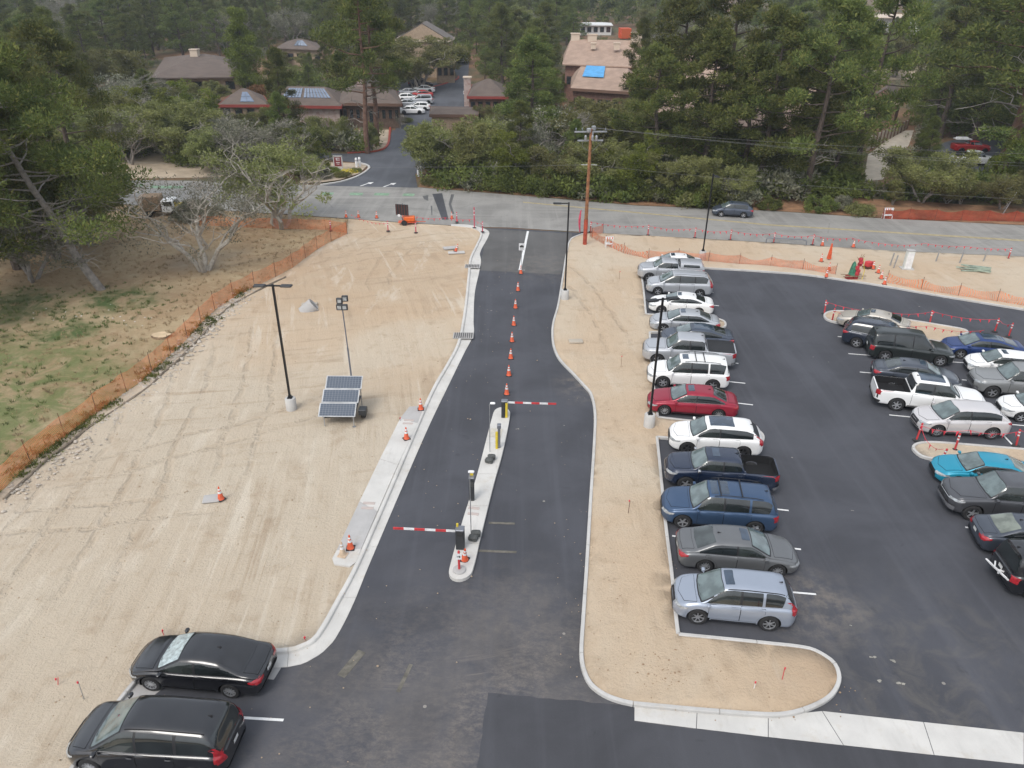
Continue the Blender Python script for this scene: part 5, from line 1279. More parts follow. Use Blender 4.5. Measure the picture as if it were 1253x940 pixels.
def wire(a, c, sag, label):
    b = MB(); a = Vector(a); c = Vector(c); b.tube([a.lerp(c, t / 24) - Vector((0, 0, sag * 4 * (t / 24) * (1 - t / 24))) for t in range(25)], .008, 4)
    tag(b.build('overhead_wire', M['wire']), label, 'wire', 'overhead wires')
rd = (W([(1253, 276)])[0] - W([(778, 252)])[0]).normalized()
for i, (x, z, dz, l) in enumerate(((-1.3, UH + .1, 1.0, 'topmost overhead wire running right from the utility pole'), (.4, UH + .1, -.8, 'second overhead wire running right from the utility pole'), (1.3, UH + .1, -1.5, 'third overhead wire running right from the utility pole'), (.1, UH - 3.1, -.6, 'lowest overhead wire in front of the roadside trees'))):
    a = UP0 + Vector((x * .3, .16, z)); wire(a, a + Vector((75, -14 + i * 1.0, dz)), 1.2, l)
for x, z, l in ((-.6, UH - 3.1, 'thin overhead wire running left from the utility pole'),):
    a = UP0 + Vector((x * .3, .16, z)); wire(a, a + Vector((-95, 14, .3)), 1.6, l)
# vinyl roll leaning behind the pole
e = empty('barrier_roll', gp(712, 285, .1)); tag(e, 'tall faded red rolled barrier leaning against the utility pole', 'barrier roll')
b = MB(); pts = [(-.15 + .0 * i, .1, .1 + i * .28) for i in range(9)]; b.tube([(-.18 - .1 * sin(i / 8 * pi), .15, .05 + i * .27) for i in range(9)], [.05 + .06 * sin(i / 8 * pi) for i in range(9)], 7); b.build('vinyl_roll', M['pink'], e, smooth=True)
b = MB(); b.lathe([(.16, 0), (.16, .05), (.05, .08)], n=10); b.build('foot', M['rubber'], e)

# island between the lanes
isl = W([(606.4, 501), (603.2, 507), (583.4, 582), (566, 637), (550, 695), (549.6, 702), (553.5, 707), (562, 709), (571.5, 706), (577.7, 699), (589.5, 651), (604.7, 590), (615.4, 551.5), (624.3, 505.5), (621.7, 501), (618, 499), (613, 498.3)], .15)
e = tag(empty('gate_island'), 'long narrow pale concrete island with rounded ends between the lanes', kind='structure')
sp = smooth_path(isl, .1, closed=True)
ys = [min(q.y for q in sp) - .1]; Y1 = max(q.y for q in sp) + .1; cuts = [gp(570, 668).y, gp(577, 622).y, gp(590, 583).y, gp(600, 545).y]
bounds = [ys[0]] + cuts + [Y1]
def clipy(poly, lo, hi):
    for lim, sgn in ((lo, 1), (hi, -1)):
        out = []; n = len(poly)
        for i in range(n):
            a, c = poly[i - 1], poly[i]; ia = (a.y - lim) * sgn >= 0; ic = (c.y - lim) * sgn >= 0
            if ia != ic: t = (lim - a.y) / (c.y - a.y); out.append(a.lerp(c, t))
            if ic: out.append(c)
        poly = out
    return poly
for i in range(5):
    q = clipy(sp, bounds[i] + .012, bounds[i + 1] - .012); b = MB(); b.prism([(v.x, v.y) for v in q], -.05, .15); b.build('slab', M['conc'], e)
def cover(c, w, l, mat_, label, rz=-.15):
    pp = gp(c[0], c[1], .15); b = MB(); b.box((0, 0, .0), (w, l, .022)); o = b.build('cover_plate', mat_, None, pp + Vector((0, 0, .014)), rz); tag(o, label, 'cover plate', 'utility cover plates')
M['pinkish'] = flat('faded_cover', (.47, .40, .37), .8, var=.1)
cover((607, 530), .62, .85, flat('tan_cover', (.50, .47, .40), .8, var=.1), 'square tan cover plate beside the yellow fronted post')
for c in ((580, 622), (579, 629)): cover(c, .5, .16, M['pinkish'], 'narrow pinkish cover plate on the island above the dark bags' if c[1] < 625 else 'narrow pinkish cover plate on the island, nearer to the dark bags')
for c, l in (((500.5, 514.5), 'upper cover plate at the top of the concrete pad'), ((499, 518.5), 'second cover plate at the top of the concrete pad'), ((451.5, 616), 'upper cover plate at the middle of the concrete pad'), ((449.5, 622), 'lower cover plate at the middle of the concrete pad')): cover(c, .55, .17, M['pinkish'], l, -.05)

def barrier_arm(e, x, z, L_, sgn):
    b = MB(); b.box((x + sgn * L_ / 2, 0, z), (L_, .035, .10)); arm = b.build('barrier_arm', M['cone_white'], e)
    k = int(L_ / .44)
    for i in range(0, k):
        if i % 2: 
            b = MB(); b.box((x + sgn * (L_ * (i + .5) / k), 0, z), (L_ / k, .04, .103)); b.build('red_stripe', M['red_plastic'], arm)
    return arm
rz = -.06
p = gp(563.5, 670, .15); e = empty('barrier_gate', p, rz); tag(e, 'black barrier gate with its red and white arm over the left lane', 'barrier gate', 'barrier gates')
b = MB(); b.box((0, 0, .5), (.36, .34, 1.0), bev=.02); b.build('cabinet', M['cabinet'], e, smooth=False)
b = MB(); b.box((0, 0, 1.03), (.38, .36, .06), bev=.02); b.build('lid', M['grey_top'], e)
b = MB(); b.box((0, -.19, .86), (.20, .05, .16)); b.build('arm_bracket', M['rubber'], e)
b = MB(); b.cyl((-.12, .1, 1.06), (-.12, .1, 1.2), .05, .05, 8); b.build('beacon', M['yellow'], e)
barrier_arm(e, -.14, .88, 2.72, -1)
p = gp(618, 510, .15); e = empty('barrier_gate', p, -.05); tag(e, 'black barrier gate with yellow side and its arm over the right lane', 'barrier gate', 'barrier gates')
b = MB(); b.box((-.10, 0, .5), (.20, .30, 1.0), bev=.015); b.build('cabinet', M['cabinet'], e)
b = MB(); b.box((.08, -.02, .46), (.13, .22, .92), bev=.015); b.build('yellow_housing', M['yellow'], e)
b = MB(); b.box((-.03, 0, 1.03), (.36, .32, .06), bev=.02); b.build('lid', M['grey_top'], e)
barrier_arm(e, .08, .93, 2.75, 1)
p = gp(577.5, 611, .15); e = empty('ticket_machine', p, 0); tag(e, 'slim black ticket machine with grey hood on the island', 'ticket machine')
b = MB(); b.box((0, 0, .62), (.24, .28, 1.24), bev=.015); b.build('cabinet', M['cabinet'], e); b = MB(); b.box((0, 0, 1.28), (.26, .31, .07), bev=.02); b.build('hood', M['grey_top'], e)
b = MB(); b.box((0, -.15, .95), (.16, .02, .3)); b.build('screen', M['side_glass'], e); b = MB(); b.box((.0, .1, 1.42), (.16, .1, .2)); b.build('yellow_reader', M['yellow'], e)
p = gp(609.5, 548, .15); e = empty('card_reader_post', p, 0); tag(e, 'grey card reader post with a yellow guard beside the tan cover', 'card reader')
b = MB(); b.box((.05, .05, .65), (.14, .16, 1.3), bev=.015); b.build('post_body', M['grey_top'], e); b = MB(); b.lathe([(.07, 0), (.07, .98), (.04, 1.02), (.001, 1.02)], (-.07, -.06, 0), n=12); b.build('yellow_guard', M['yellow'], e, smooth=True)
b = MB(); b.box((.05, .0, 1.32), (.2, .26, .22), bev=.02); b.build('reader_head', M['grey_top'], e)
def thin_lamp(base, hh, label, dx):
    e = empty('camera_pole', gp(base[0], base[1], .15)); tag(e, label, 'camera pole', 'thin camera poles on the island')
    b = MB(); b.cyl((0, 0, 0), (0, 0, hh), .02, .02, 8); b.tube([(0, 0, hh), (dx * .5, 0, hh + .06), (dx, 0, hh + .07)], .018, 6); b.build('pole', M['galv'], e)
    b = MB(); b.box((dx * 1.3, 0, hh + .07), (.26, .14, .10), bev=.03); b.build('camera_head', M['cone_white'], e, smooth=True)
thin_lamp((576.5, 655), hgt((576.5, 655), (574.5, 579), .15), 'thin steel pole with a white head by the slim ticket machine', .05)
thin_lamp((599.5, 553), hgt((599.5, 553), (599.5, 495), .15), 'thin steel pole with a white head over the upper dark bag', .12)
def bag(px, label, n=2):
    e = empty('sandbag_base', gp(px[0], px[1], .15), -.2); tag(e, label, 'weight base', 'dark weights on the island')
    for i in range(n):
        b = MB(); b.box((.06 * i, .28 * i, .13 + .03 * i), (.40, .30, .24), .25 * i - .1, taper=.8, bev=.05); b.build('sandbag', M['rubber_grey'], e, smooth=True)
M['rubber_grey'] = flat('dark_grey_bag', (.075, .078, .075), .8, var=.35, vs=9)
bag((579, 661), 'pair of dark grey weights at the foot of the thin pole by the near gate'); bag((598.5, 566), 'pair of dark weights at the foot of the upper thin pole')
e = empty('directional_sign', gp(562, 698, .15)); tag(e, 'red post with a white right pointing arrow sign on the near end of the island', 'sign')
b = MB(); b.lathe([(.27, 0), (.27, .06), (.2, .09), (.001, .09)], n=18); b.build('round_base', M['conc_grey'], e, smooth=True)
b = MB(); b.lathe([(.05, .05), (.05, 1.0), (.03, 1.04)], n=10); b.build('post_tube', M['red_plastic'], e, smooth=True)
b = MB(); b.box((0, -.06, .78), (.24, .015, .30)); b.build('sign_panel', M['cone_white'], e)
b = MB(); z = .78; y = -.07
b.add([(-.08, y, z - .02), (.01, y, z - .02), (.01, y, z - .065), (.09, y, z), (.01, y, z + .065), (.01, y, z + .02), (-.08, y, z + .02)], [(0, 1, 2, 3, 4, 5, 6)]); b.build('arrow', M['rubber'], e)
cone((568.5, 685), 'orange cone leaning against the near barrier gate', None, .15, tilt=(.12, -.15))
# small white sign before the cones
e = empty('road_sign', gp(638, 331)); tag(e, 'small white sign on a thin stand above the first cone of the drive row', 'sign')
hh = hgt((638, 331), (637.5, 302), 0); b = MB(); b.cyl((0, 0, 0), (0, 0, hh), .02, .02, 6); b.cyl((-.3, 0, .03), (.3, 0, .03), .02, .02, 6); b.cyl((0, -.3, .03), (0, .3, .03), .02, .02, 6); b.build('stand', M['galv'], e)
b = MB(); b.box((0, -.03, hh), (.48, .02, .60)); b.build('sign_panel', M['cone_white'], e)
b = MB(); b.box((0, -.045, hh + .14), (.16, .008, .05)); b.box((0, -.045, hh + .02), (.34, .008, .16)); b.box((0, -.045, hh - .18), (.30, .008, .04)); b.build('printed_mark', M['rubber'], e)

# solar light tower
fl = gp(399, 523, .1); fr = gp(434, 523, .1); c = (fl + fr) / 2; e = empty('solar_light_tower', c, 0.0); tag(e, 'mobile light tower trailer with three tilted solar panels in the sand field', 'light tower')
M['cell'] = None
m, nt, bs = new_mat('solar_cells'); tc = N(nt, 'ShaderNodeTexCoord').outputs['Generated']
s_ = N(nt, 'ShaderNodeSeparateXYZ'); nt.links.new(tc, s_.inputs[0])
u = mth(nt, 'FRACT', mth(nt, 'MULTIPLY', s_.outputs[0], 12)); v = mth(nt, 'FRACT', mth(nt, 'MULTIPLY', s_.outputs[1], 6))
ln = mth(nt, 'MAXIMUM', mth(nt, 'LESS_THAN', u, .09), mth(nt, 'LESS_THAN', v, .09))
nt.links.new(mixc(nt, ln, (.065, .082, .11), (.20, .22, .25)), bs.inputs['Base Color']); bs.inputs['Roughness'].default_value = .12; bs.inputs['Coat Weight'].default_value = .6; M['cell'] = m
b = MB(); b.box((.0, 1.25, .62), (1.5, 2.3, .10)); b.box((0, 1.7, .80), (1.0, .9, .35), bev=.03); b.build('chassis', M['cabinet'], e)
tilt = radians(33); z0 = .62; y0 = .05
for i in range(3):
    yy = y0 + cos(tilt) * .86 * (i + .5); zz = z0 + sin(tilt) * .86 * (i + .5); x = .08 * (i - .5) - .12
    Mx = Matrix.Translation((x, yy, zz)) @ Matrix.Rotation(tilt, 4, 'X')
    b = MB(); b.box((0, 0, 0), (2.02, .84, .04), M=Mx); fr_ = b.build('solar_panel', M['galv'], e)
    b = MB(); b.box((0, 0, 0), (1.90, .74, .012)); o = b.build('cell_grid', M['cell'], fr_); o.matrix_local = Matrix.Translation((x, yy, zz)) @ Matrix.Rotation(tilt, 4, 'X') @ Matrix.Translation((0, 0, .028))
for x, y in ((-.85, .05), (.75, .05), (-.8, 2.2), (.8, 2.2)):
    b = MB(); b.cyl((x, y, 0), (x, y, .62 if y < 1 else 1.6), .03, .03, 8); b.cyl((x, y, 0), (x, y, .03), .11, .11, 10); b.build('leg', M['galv'], e)
b = MB(); b.box((1.15, .75, .62), (.42, .5, .34), bev=.02); b.build('battery_box', M['cabinet'], e)
for sx in (-1.05, 1.1):
    b = MB(); T_ = Matrix.Translation((sx, 1.1, .33)) @ Matrix.Rotation(pi / 2, 4, 'Y'); b.lathe([(.18, -.1), (.31, -.1), (.33, -.06), (.33, .06), (.31, .1), (.18, .1)], n=18, M=T_); b.build('wheel', M['tyre'], e, smooth=True)
mb = c + Vector((.35, 2.35, 0)); tp = at_y(418.5, 374, mb.y); dx = tp.x - mb.x; hz = tp.z - .1
b = MB(); b.cyl((.35, 2.35, .6), (.35 + dx * .55, 2.35, hz * .6), .055, .05, 8); b.cyl((.35 + dx * .5, 2.35, hz * .58), (.35 + dx, 2.35, hz), .035, .035, 8); b.build('mast', M['grey_top'], e)
for (x, z) in ((-.14, .12), (.14, .12), (-.1, .48), (.2, .62)):
    b = MB(); b.box((.35 + dx + x, 2.32, hz + z - .2), (.33, .14, .33), .3 * x, bev=.02); h_ = b.build('flood_lamp', M['cabinet'], e)
    b = MB(); b.box((.35 + dx + x, 2.25, hz + z - .2), (.20, .02, .20), .3 * x); b.build('lens', M['headlight'], h_)

# message board trailer
p = gp(495, 275.5, .05); e = empty('message_board_trailer', p, .05); tag(e, 'orange trailer with a black raised message board at the road edge', 'message board'); e.scale = (.86, .86, .86)
b = MB(); b.box((-.2, .1, 1.8), (1.55, .14, 1.25), -.28); b.build('board', M['cabinet'], e)
for i in range(5):
    b = MB(); b.box((-.85 + .32 * i, .01 - .09 * i + .16, 1.8), (.05, .05, 1.22), -.28); b.build('rib', flat('board_rib', (.16, .05, .04), .6), e)
b = MB(); b.cyl((-.1, .25, .5), (-.1, .25, 2.6), .05, .05, 8); b.build('mast', M['galv'], e)
b = MB(); b.box((.6, .2, .72), (1.3, .9, .55), bev=.08); b.build('body', flat('trailer_orange', (.70, .13, .02), .5, var=.1), e); b = MB(); b.box((.35, .2, .36), (2.1, .9, .08)); b.cyl((1.3, .2, .36), (2.5, .2, .34), .04, .04, 6); b.build('frame', M['orange'], e)
for yy in (-.38, .78):
    b = MB(); T_ = Matrix.Translation((.0, yy, .33)) @ Matrix.Rotation(pi / 2, 4, 'X'); b.lathe([(.17, -.09), (.31, -.09), (.33, -.05), (.33, .05), (.31, .09), (.17, .09)], n=18, M=T_); w_ = b.build('wheel', M['tyre'], e, smooth=True)
    b = MB(); b.lathe([(.001, .05), (.17, .06), (.19, .08)], n=14, M=T_, cap=False); b.build('rim', M['cone_white'], w_)
b = MB(); b.lathe([(.16, 0), (.16, .02)], n=14, M=Matrix.Translation((-.55, -.35, 1.25)) @ Matrix.Rotation(pi / 2, 4, 'X')); b.build('round_sign', M['cone_white'], e)

# equipment pit and roadside bits
p = gp(1047, 341, .1); e = empty('equipment_stack', p, .1); tag(e, 'stack of red tools and green tarp on a plank frame over a pit', 'equipment'); e.scale = (.82, .82, .82)
b = MB(); b.box((-.4, .3, .35), (2.2, .12, .05)); b.box((-.3, -.25, .35), (2.4, .14, .05)); b.build('plank', M['wood'], e)
b = MB(); b.box((-.75, 0, .17), (.6, .5, .32)); b.box((-.15, 0, .17), (.45, .5, .32)); b.build('red_box', flat('dark_red_box', (.25, .02, .02), .6), e)
r = random.Random(4)
b = MB()
for i in range(6): b.lathe([(.17, 0), (.22, .05), (.22, .30), (.15, .34), (.001, .34)], (r.uniform(-.1, .25), r.uniform(-.1, .3), .36 + i * .3), n=10)
b.build('red_bag', flat('red_bag', (.45, .04, .05), .7, var=.3), e, smooth=True)
b = MB(); b.lathe([(.38, 0), (.30, .6), (.18, 1.2), (.05, 1.4)], (-.35, .25, .36), n=9); b.build('green_tarp', flat('green_tarp', (.04, .17, .10), .7, var=.4), e, smooth=True)
b = MB()
for i in range(10): a = r.uniform(0, 6); b.cyl((r.uniform(-.1, .2), r.uniform(-.1, .3), 1.9), (r.uniform(-.5, .6), r.uniform(-.3, .4), 2.35 + r.uniform(-.2, .25)), .035, .02, 5)
b.build('tool_handle', M['wood'], e)
b = MB(); b.tube([(.5, -.3, .0), (.62, -.2, .9), (.42, .0, 1.7), (.48, .1, 2.1)], .03, 5); b.build('hose', M['yellow'], e)
e = empty('pump_unit', gp(1063, 328, .1), .4); tag(e, 'small red pump unit on a skid beside the first cone right of the pit', 'pump'); b = MB(); b.box((0, 0, .12), (1.0, .6, .08)); b.build('skid', M['rust'], e); b = MB(); b.box((-.15, 0, .4), (.55, .45, .46), bev=.06); b.cyl((.3, 0, .16), (.3, 0, .55), .15, .12, 10); b.build('motor', M['red_plastic'], e)
e = empty('utility_cabinet', gp(1109, 329, .1), -.1); tag(e, 'white upright utility cabinet on the roadside strip', 'cabinet'); b = MB(); b.box((0, 0, .82), (.62, .5, 1.6), bev=.04); b.build('housing', flat('cabinet_white', (.62, .65, .62), .6, var=.1), e); b = MB(); b.box((0, 0, 1.66), (.68, .56, .07), bev=.02); b.build('lid', M['conc_grey'], e); b = MB(); b.box((0, -.255, .8), (.5, .012, 1.35)); b.build('door', M['cone_white'], e)
b = MB(); b.box((0, 0, .05), (1.0, .8, .1)); b.build('plinth', M['conc2'], e)
for (bx, tx, l) in (((1089, 325), 0, 'grey steel post left of the white cabinet, the leaning one'), ((1093.5, 328), 0, 'grey steel post nearest the white cabinet'), ((1145, 320), 0, 'grey steel post midway between the cabinet and the pipes'), ((1174, 322), 0, 'grey steel post at the left end of the pipe pile'), ((1203, 320), 0, 'grey steel post behind the pipe pile')):
    e = empty('steel_post', gp(bx[0], bx[1], .1)); tag(e, l, 'post', 'grey steel posts on the roadside'); b = MB(); b.cyl((0, 0, 0), (.1, 0, 1.1), .06, .06, 8); b.build('tube', M['galv'], e); b = MB(); b.cyl((.1, 0, 1.1), (.102, 0, 1.13), .075, .05, 8); b.build('cap', M['grey_top'], e)
e = empty('pipe_pile', gp(1192, 330, .1), -.35); tag(e, 'pile of pale green steel brackets on the roadside', 'pipe pile')
r = random.Random(8)
for i in range(9):
    b = MB(); y = r.uniform(-.7, .7); b.box((r.uniform(-.4, .4), y, .08 + .09 * (i % 4)), (r.uniform(1.6, 2.6), .12, .09), r.uniform(-.35, .35)); b.build('steel_section', M['green_pipe'], e)
e = empty('bent_pipe_rack', gp(957, 299, .05), -.12); tag(e, 'low bent grey steel pipe frame lying on the roadside', 'pipe frame'); b = MB(); b.tube([(-1.5, 0, .02), (-1.5, .05, .45), (-1.3, .1, .55), (1.9, .1, .5), (2.2, .05, .4), (2.2, 0, .02)], .05, 8); b.build('bent_pipe', M['grey_top'], e, smooth=True); b = MB(); b.box((.4, .05, .2), (1.2, .08, .06)); b.build('crossbar', M['galv'], e)
def barricade(px, z, label, w=.75, h=1.05):
    e = empty('barricade', gp(px[0], px[1], z), .1); tag(e, label, 'barricade', 'white folding barricades')
    for y, s in ((-.22, 1), (.22, -1)):
        b = MB(); b.box((0, y * .35, h - .12), (w, .03, .2)); b.box((0, y * .75, .42), (w, .03, .14)); b.build('board', M['cone_white'], e)
        for x in (-w / 2 + .05, w / 2 - .05):
            b = MB(); b.cyl((x, y, 0), (x, y * .2, h), .03, .025, 6); b.build('leg', M['cone_white'], e)
        b = MB()
        for i in range(3): b.box((-w / 2 + .15 + i * .24, y * .35 - .02 * s, h - .12), (.08, .02, .18), 0); 
        b.build('stripe', M['orange'], e)
barricade((745, 303), .1, 'white barricade in the orange mesh by the utility pole'); barricade((1085, 267.5), .02, 'white barricade at the end of the mesh fence across the road', 1.0, 1.15)
e = empty('guy_pole', gp(1227, 262)); tag(e, 'thin slanted grey pole behind the far mesh fence', 'pole'); b = MB(); b.cyl((0, 0, 0), (.75, 0, 2.4), .05, .04, 8); b.build('pole', M['galv'], e); b = MB(); b.cyl((0, 0, 0), (.0, 0, .06), .14, .14, 8); b.build('foot', M['conc_grey'], e)
e = empty('roadside_signs', gp(1014, 318, .1)); tag(e, 'leaning red and orange folded sign left of the pit', 'folded sign'); b = MB(); b.box((0, 0, .8), (.32, .25, 1.4), .2, taper=.3); b.build('cloth', M['orange'], e); b = MB(); b.cyl((0, 0, 0), (.1, 0, 1.7), .02, .02, 6); b.build('stand', M['galv'], e)

# things lying in the sand
e = empty('manhole_section', gp(377, 380, .05), .3); tag(e, 'pale precast concrete drum half sunk in the sand field', 'concrete drum'); b = MB(); T_ = Matrix.Rotation(radians(52), 4, 'Y'); b.lathe([(.58, -.5), (.58, .55), (.50, .56), (.42, .50)], n=26, M=T_ @ Matrix.Translation((0, 0, .1))); b.build('drum', M['conc_grey'], e, smooth=True); b = MB(); b.lathe([(.001, .5), (.42, .5)], n=20, M=T_ @ Matrix.Translation((0, 0, .1)), cap=False); b.build('lid', M['conc2'], e); b = MB(); b.cyl((.42, 0, .26), (.5, 0, .3), .06, .06, 8); b.build('lifting_hole', M['gap'], e)
def slab(px, sz, rz_, mat_, label, name='concrete_slab'):
    b = MB(); b.box((0, 0, sz[2] / 2), sz, bev=.02); o = b.build(name, mat_, None, gp(px[0], px[1], .12), rz_); tag(o, label, 'slab')
slab((259, 611), (.75, .6, .08), .2, M['conc_grey'], 'small grey concrete slab beside the lone cone in the sand')
slab((704.5, 418.5), (.95, .55, .12), .05, M['conc_tan'], 'tan concrete box lid set in the sand median'); slab((551, 304), (1.3, .7, .1), .3, M['conc_grey'], 'grey slab in the sand at the top of the field'); slab((558.5, 309.5), (1.5, .6, .08), .15, M['conc2'], 'pale slab under the pink cone at the top of the field'); slab((379, 373.5), (1.2, .4, .15), .1, M['conc_tan'], 'rough tan concrete piece behind the drum')
cone((557.5, 307.5), 'faded pink cone on the slabs at the top of the field', None, .2, tilt=(.3, .1))
def stake(px, h, mat_, label, z=.1, flag=None):
    e = empty('survey_stake', gp(px[0], px[1], z)); tag(e, label, 'stake', 'survey stakes'); b = MB(); b.cyl((0, 0, 0), (random.uniform(-.06, .06), random.uniform(-.05, .05), h), .014, .014, 5); b.build('rod', mat_, e)
    b = MB(); b.cyl((0, 0, h - .06), (0, 0, h + .01), .03, .03, 6); b.build('tip', flag or M['tape'], e)
stake((768.5, 628.5), .75, M['rust'], 'thin rusty stake in the middle of the sand median beside the navy pickup'); stake((759.8, 449.6), .8, M['wood'], 'thin wooden stake in the median beside the silver pickup'); stake((758, 342), .7, M['wood'], 'thin wooden stake in the median near the utility pole'); stake((957, 832), .6, M['tape'], 'short red stake in the sand island'); stake((922.6, 843), .35, M['cone_white'], 'short pale stake in the sand island'); stake((103, 856), .85, M['galv'], 'grey stake in the sand left of the black minivan'); stake((71, 838), .3, M['tape'], 'short red stake left of the black minivan'); stake((200.5, 777), .25, M['tape'], 'small red marker by the kerb behind the black sedan'); stake((373.5, 783), .15, M['tape'], 'small red marker by the bend of the gutter'); stake((490, 516), .25, M['rubber'], 'small dark stub beside the concrete pad')
stake((424, 395), .9, M['wood'], 'thin stake in the sand beside the light tower mast') if False else None
p = gp(197, 412, .08); e = empty('tree_stump', p); tag(e, 'flat pale tree stump in the dry grass beside the mesh fence', 'stump'); r = random.Random(2)
b = MB(); n = 18; rr = [.55 + r.uniform(-.09, .09) for _ in range(n)]; b.prism([(cos(2 * pi * i / n) * rr[i] * 1.15, sin(2 * pi * i / n) * rr[i] * .9) for i in range(n)], -.05, .16); b.build('bark', M['wood'], e); b = MB(); b.prism([(cos(2 * pi * i / n) * rr[i] * 1.08, sin(2 * pi * i / n) * rr[i] * .84) for i in range(n)], .15, .165); b.build('cut_face', flat('cut_wood', (.55, .42, .27), .8, var=.15), e)
# erosion roll along the fence
path = smooth_path(W([(0, 607), (60, 554), (115, 513), (176, 472), (234, 418), (272, 378), (305, 358), (345, 338)], .1), .4)
b = MB(); b.tube([Vector((q.x + .35 + .12 * mnoise.noise(Vector((q.x * .5, q.y * .5, 1))), q.y - .25, .12 + .05 * mnoise.noise(Vector((q.x * .4, q.y * .4, 7))))) for q in path], .08, 7); tag(b.build('erosion_roll', flat('straw_roll', (.19, .155, .115), .9, var=.35, vs=4, bmp=.5)), 'dark straw erosion roll along the foot of the long mesh fence', 'erosion roll')
# rubble
def rubble(name, pts, n, spread, smin, smax, mat_, label, seed, z=.1):
    r = random.Random(seed); path = resample(smooth_path(W(pts, z), .5), 200); b = MB()
    ico = [(0, 0, 1), (.9, 0, .3), (.3, .85, .3), (-.7, .5, .35), (-.7, -.5, .3), (.3, -.85, .35), (.7, .5, -.4), (-.3, .85, -.4), (-.9, 0, -.4), (-.3, -.85, -.4), (.7, -.5, -.4)]
    F = [(0, 1, 2), (0, 2, 3), (0, 3, 4), (0, 4, 5), (0, 5, 1), (1, 6, 2), (2, 7, 3), (3, 8, 4), (4, 9, 5), (5, 10, 1), (2, 6, 7), (3, 7, 8), (4, 8, 9), (5, 9, 10), (1, 10, 6)]
    for i in range(n):
        q = path[r.randrange(len(path))]; s = r.uniform(smin, smax) * (1 if r.random() < .8 else 1.6); c = Vector((q.x + r.gauss(0, spread), q.y + r.gauss(0, spread), z + s * .15)); a = r.uniform(0, 6)
        b.add([(c.x + (x * cos(a) - y * sin(a)) * s * r.uniform(.8, 1.2), c.y + (x * sin(a) + y * cos(a)) * s * r.uniform(.6, 1.1), c.z + zz * s * .55) for x, y, zz in ico], F)
    o = b.build(name, mat_); tag(o, label, kind='stuff'); return o
rubble('rubble', [(300, 357), (270, 385), (240, 415), (205, 448), (180, 475)], 700, .5, .04, .12, M['stone'], 'band of broken pale rock along the mesh fence', 1)
rubble('rubble', [(175, 480), (130, 515), (90, 550), (40, 590), (0, 615)], 260, .45, .03, .09, M['stone'], 'looser pale rubble at the lower mesh fence', 2)
rubble('dirt_clods', [(60, 900), (180, 700), (300, 560), (420, 440), (480, 330)], 1500, 6.5, .012, .035, flat('clod', (.34, .26, .18), .95), 'small dirt clods scattered over the sand field', 3)
rubble('dirt_clods', [(740, 800), (760, 600), (750, 450), (730, 340)], 600, 1.2, .01, .028, flat('clod_tan', (.34, .25, .17), .95), 'small dirt clods on the sand median', 4)
rubble('dirt_clods', [(800, 820), (900, 830), (1000, 830)], 400, .7, .01, .03, flat('clod_dark', (.29, .20, .125), .95), 'small dirt clods on the sand island', 5)
rubble('scattered_stones', [(40, 385), (60, 383), (130, 390), (190, 398)], 24, .7, .04, .07, flat('white_stone', (.7, .68, .64), .8), 'white stones scattered in the dry grass', 6)

# islands in the right part of the lot
def island(px, label, seed):
    ring = smooth_path(W(px, .14), .2, closed=True); e = tag(empty('kerb_island'), label, kind='structure')
    strip_sections(ring + [ring[0]], KERB, e, 'kerb_section', M['conc2'], 3.0, closed=False)
    th = [ring[0]]
    for q in ring[1:]:
        if (q - th[-1]).length > .3: th.append(q)
    terrain_patch('island_soil', [Vector((q.x, q.y, 0)) for q in th], .09, M['sand_right'], .5, .02, skirt=.1)
island([(1009, 386), (1011, 382.5), (1018, 380.3), (1030, 380), (1060, 383.5), (1100, 389), (1150, 397), (1180, 402.5), (1184, 406), (1176, 409), (1165, 418), (1145, 416.5), (1110, 410), (1060, 401), (1030, 395), (1014, 391)], 'slim kerbed island under the champagne sedan', 1)
island([(1118, 548), (1120, 543.5), (1128, 541), (1145, 540.5), (1180, 543), (1253, 549), (1400, 562), (1400, 580), (1253, 566), (1200, 562), (1165, 563.5), (1145, 561), (1128, 557)], 'long kerbed island between the pearl crossover and the turquoise sedan', 2)
# bicycle rack on the black suv
e = empty('bicycle_rack', gp(1224, 722, 0) + Vector((.15, .1, 0)), .1); tag(e, 'white folding bicycle rack on the tail of the black suv', 'bicycle rack')
b = MB()
for i in range(3):
    b.box((-.15 - .12 * i, .25, .62 + .12 * i), (.05, 1.15, .05), .05); 
b.build('tray', M['cone_white'], e); b = MB(); b.box((-.1, .3, .70), (.55, .06, .06), .6); b.box((-.1, .1, .78), (.6, .05, .05), -.7); b.box((-.25, .5, .82), (.5, .05, .05), .9); b.build('arm', M['cone_white'], e); b = MB(); b.box((.25, .25, .50), (.9, .06, .06)); b.build('hitch_bar', M['rubber'], e)
# ------------------------------------------------------------------ hospital buildings beyond the road
def roof_mat(name, col):
    m, nt, b = new_mat(name); p = pos(nt)
    c = mixc(nt, remap(nt, noise(nt, p, .5, 6, .7), .35, .65), tuple(x * .85 for x in col), tuple(x * 1.12 for x in col))
    z = N(nt, 'ShaderNodeSeparateXYZ'); nt.links.new(p, z.inputs[0])
    w = mth(nt, 'LESS_THAN', mth(nt, 'FRACT', mth(nt, 'MULTIPLY', z.outputs[2], 6.0)), .2)
    c = mixc(nt, mth(nt, 'MULTIPLY', w, .3), c, tuple(x * .6 for x in col))
    nt.links.new(c, b.inputs['Base Color']); b.inputs['Roughness'].default_value = .9; return m
M['shingle'] = roof_mat('brown_shingle', (.125, .094, .076)); M['shingle_tan'] = roof_mat('tan_shingle', (.36, .255, .195)); M['shingle_grey'] = roof_mat('grey_shingle', (.15, .13, .115))
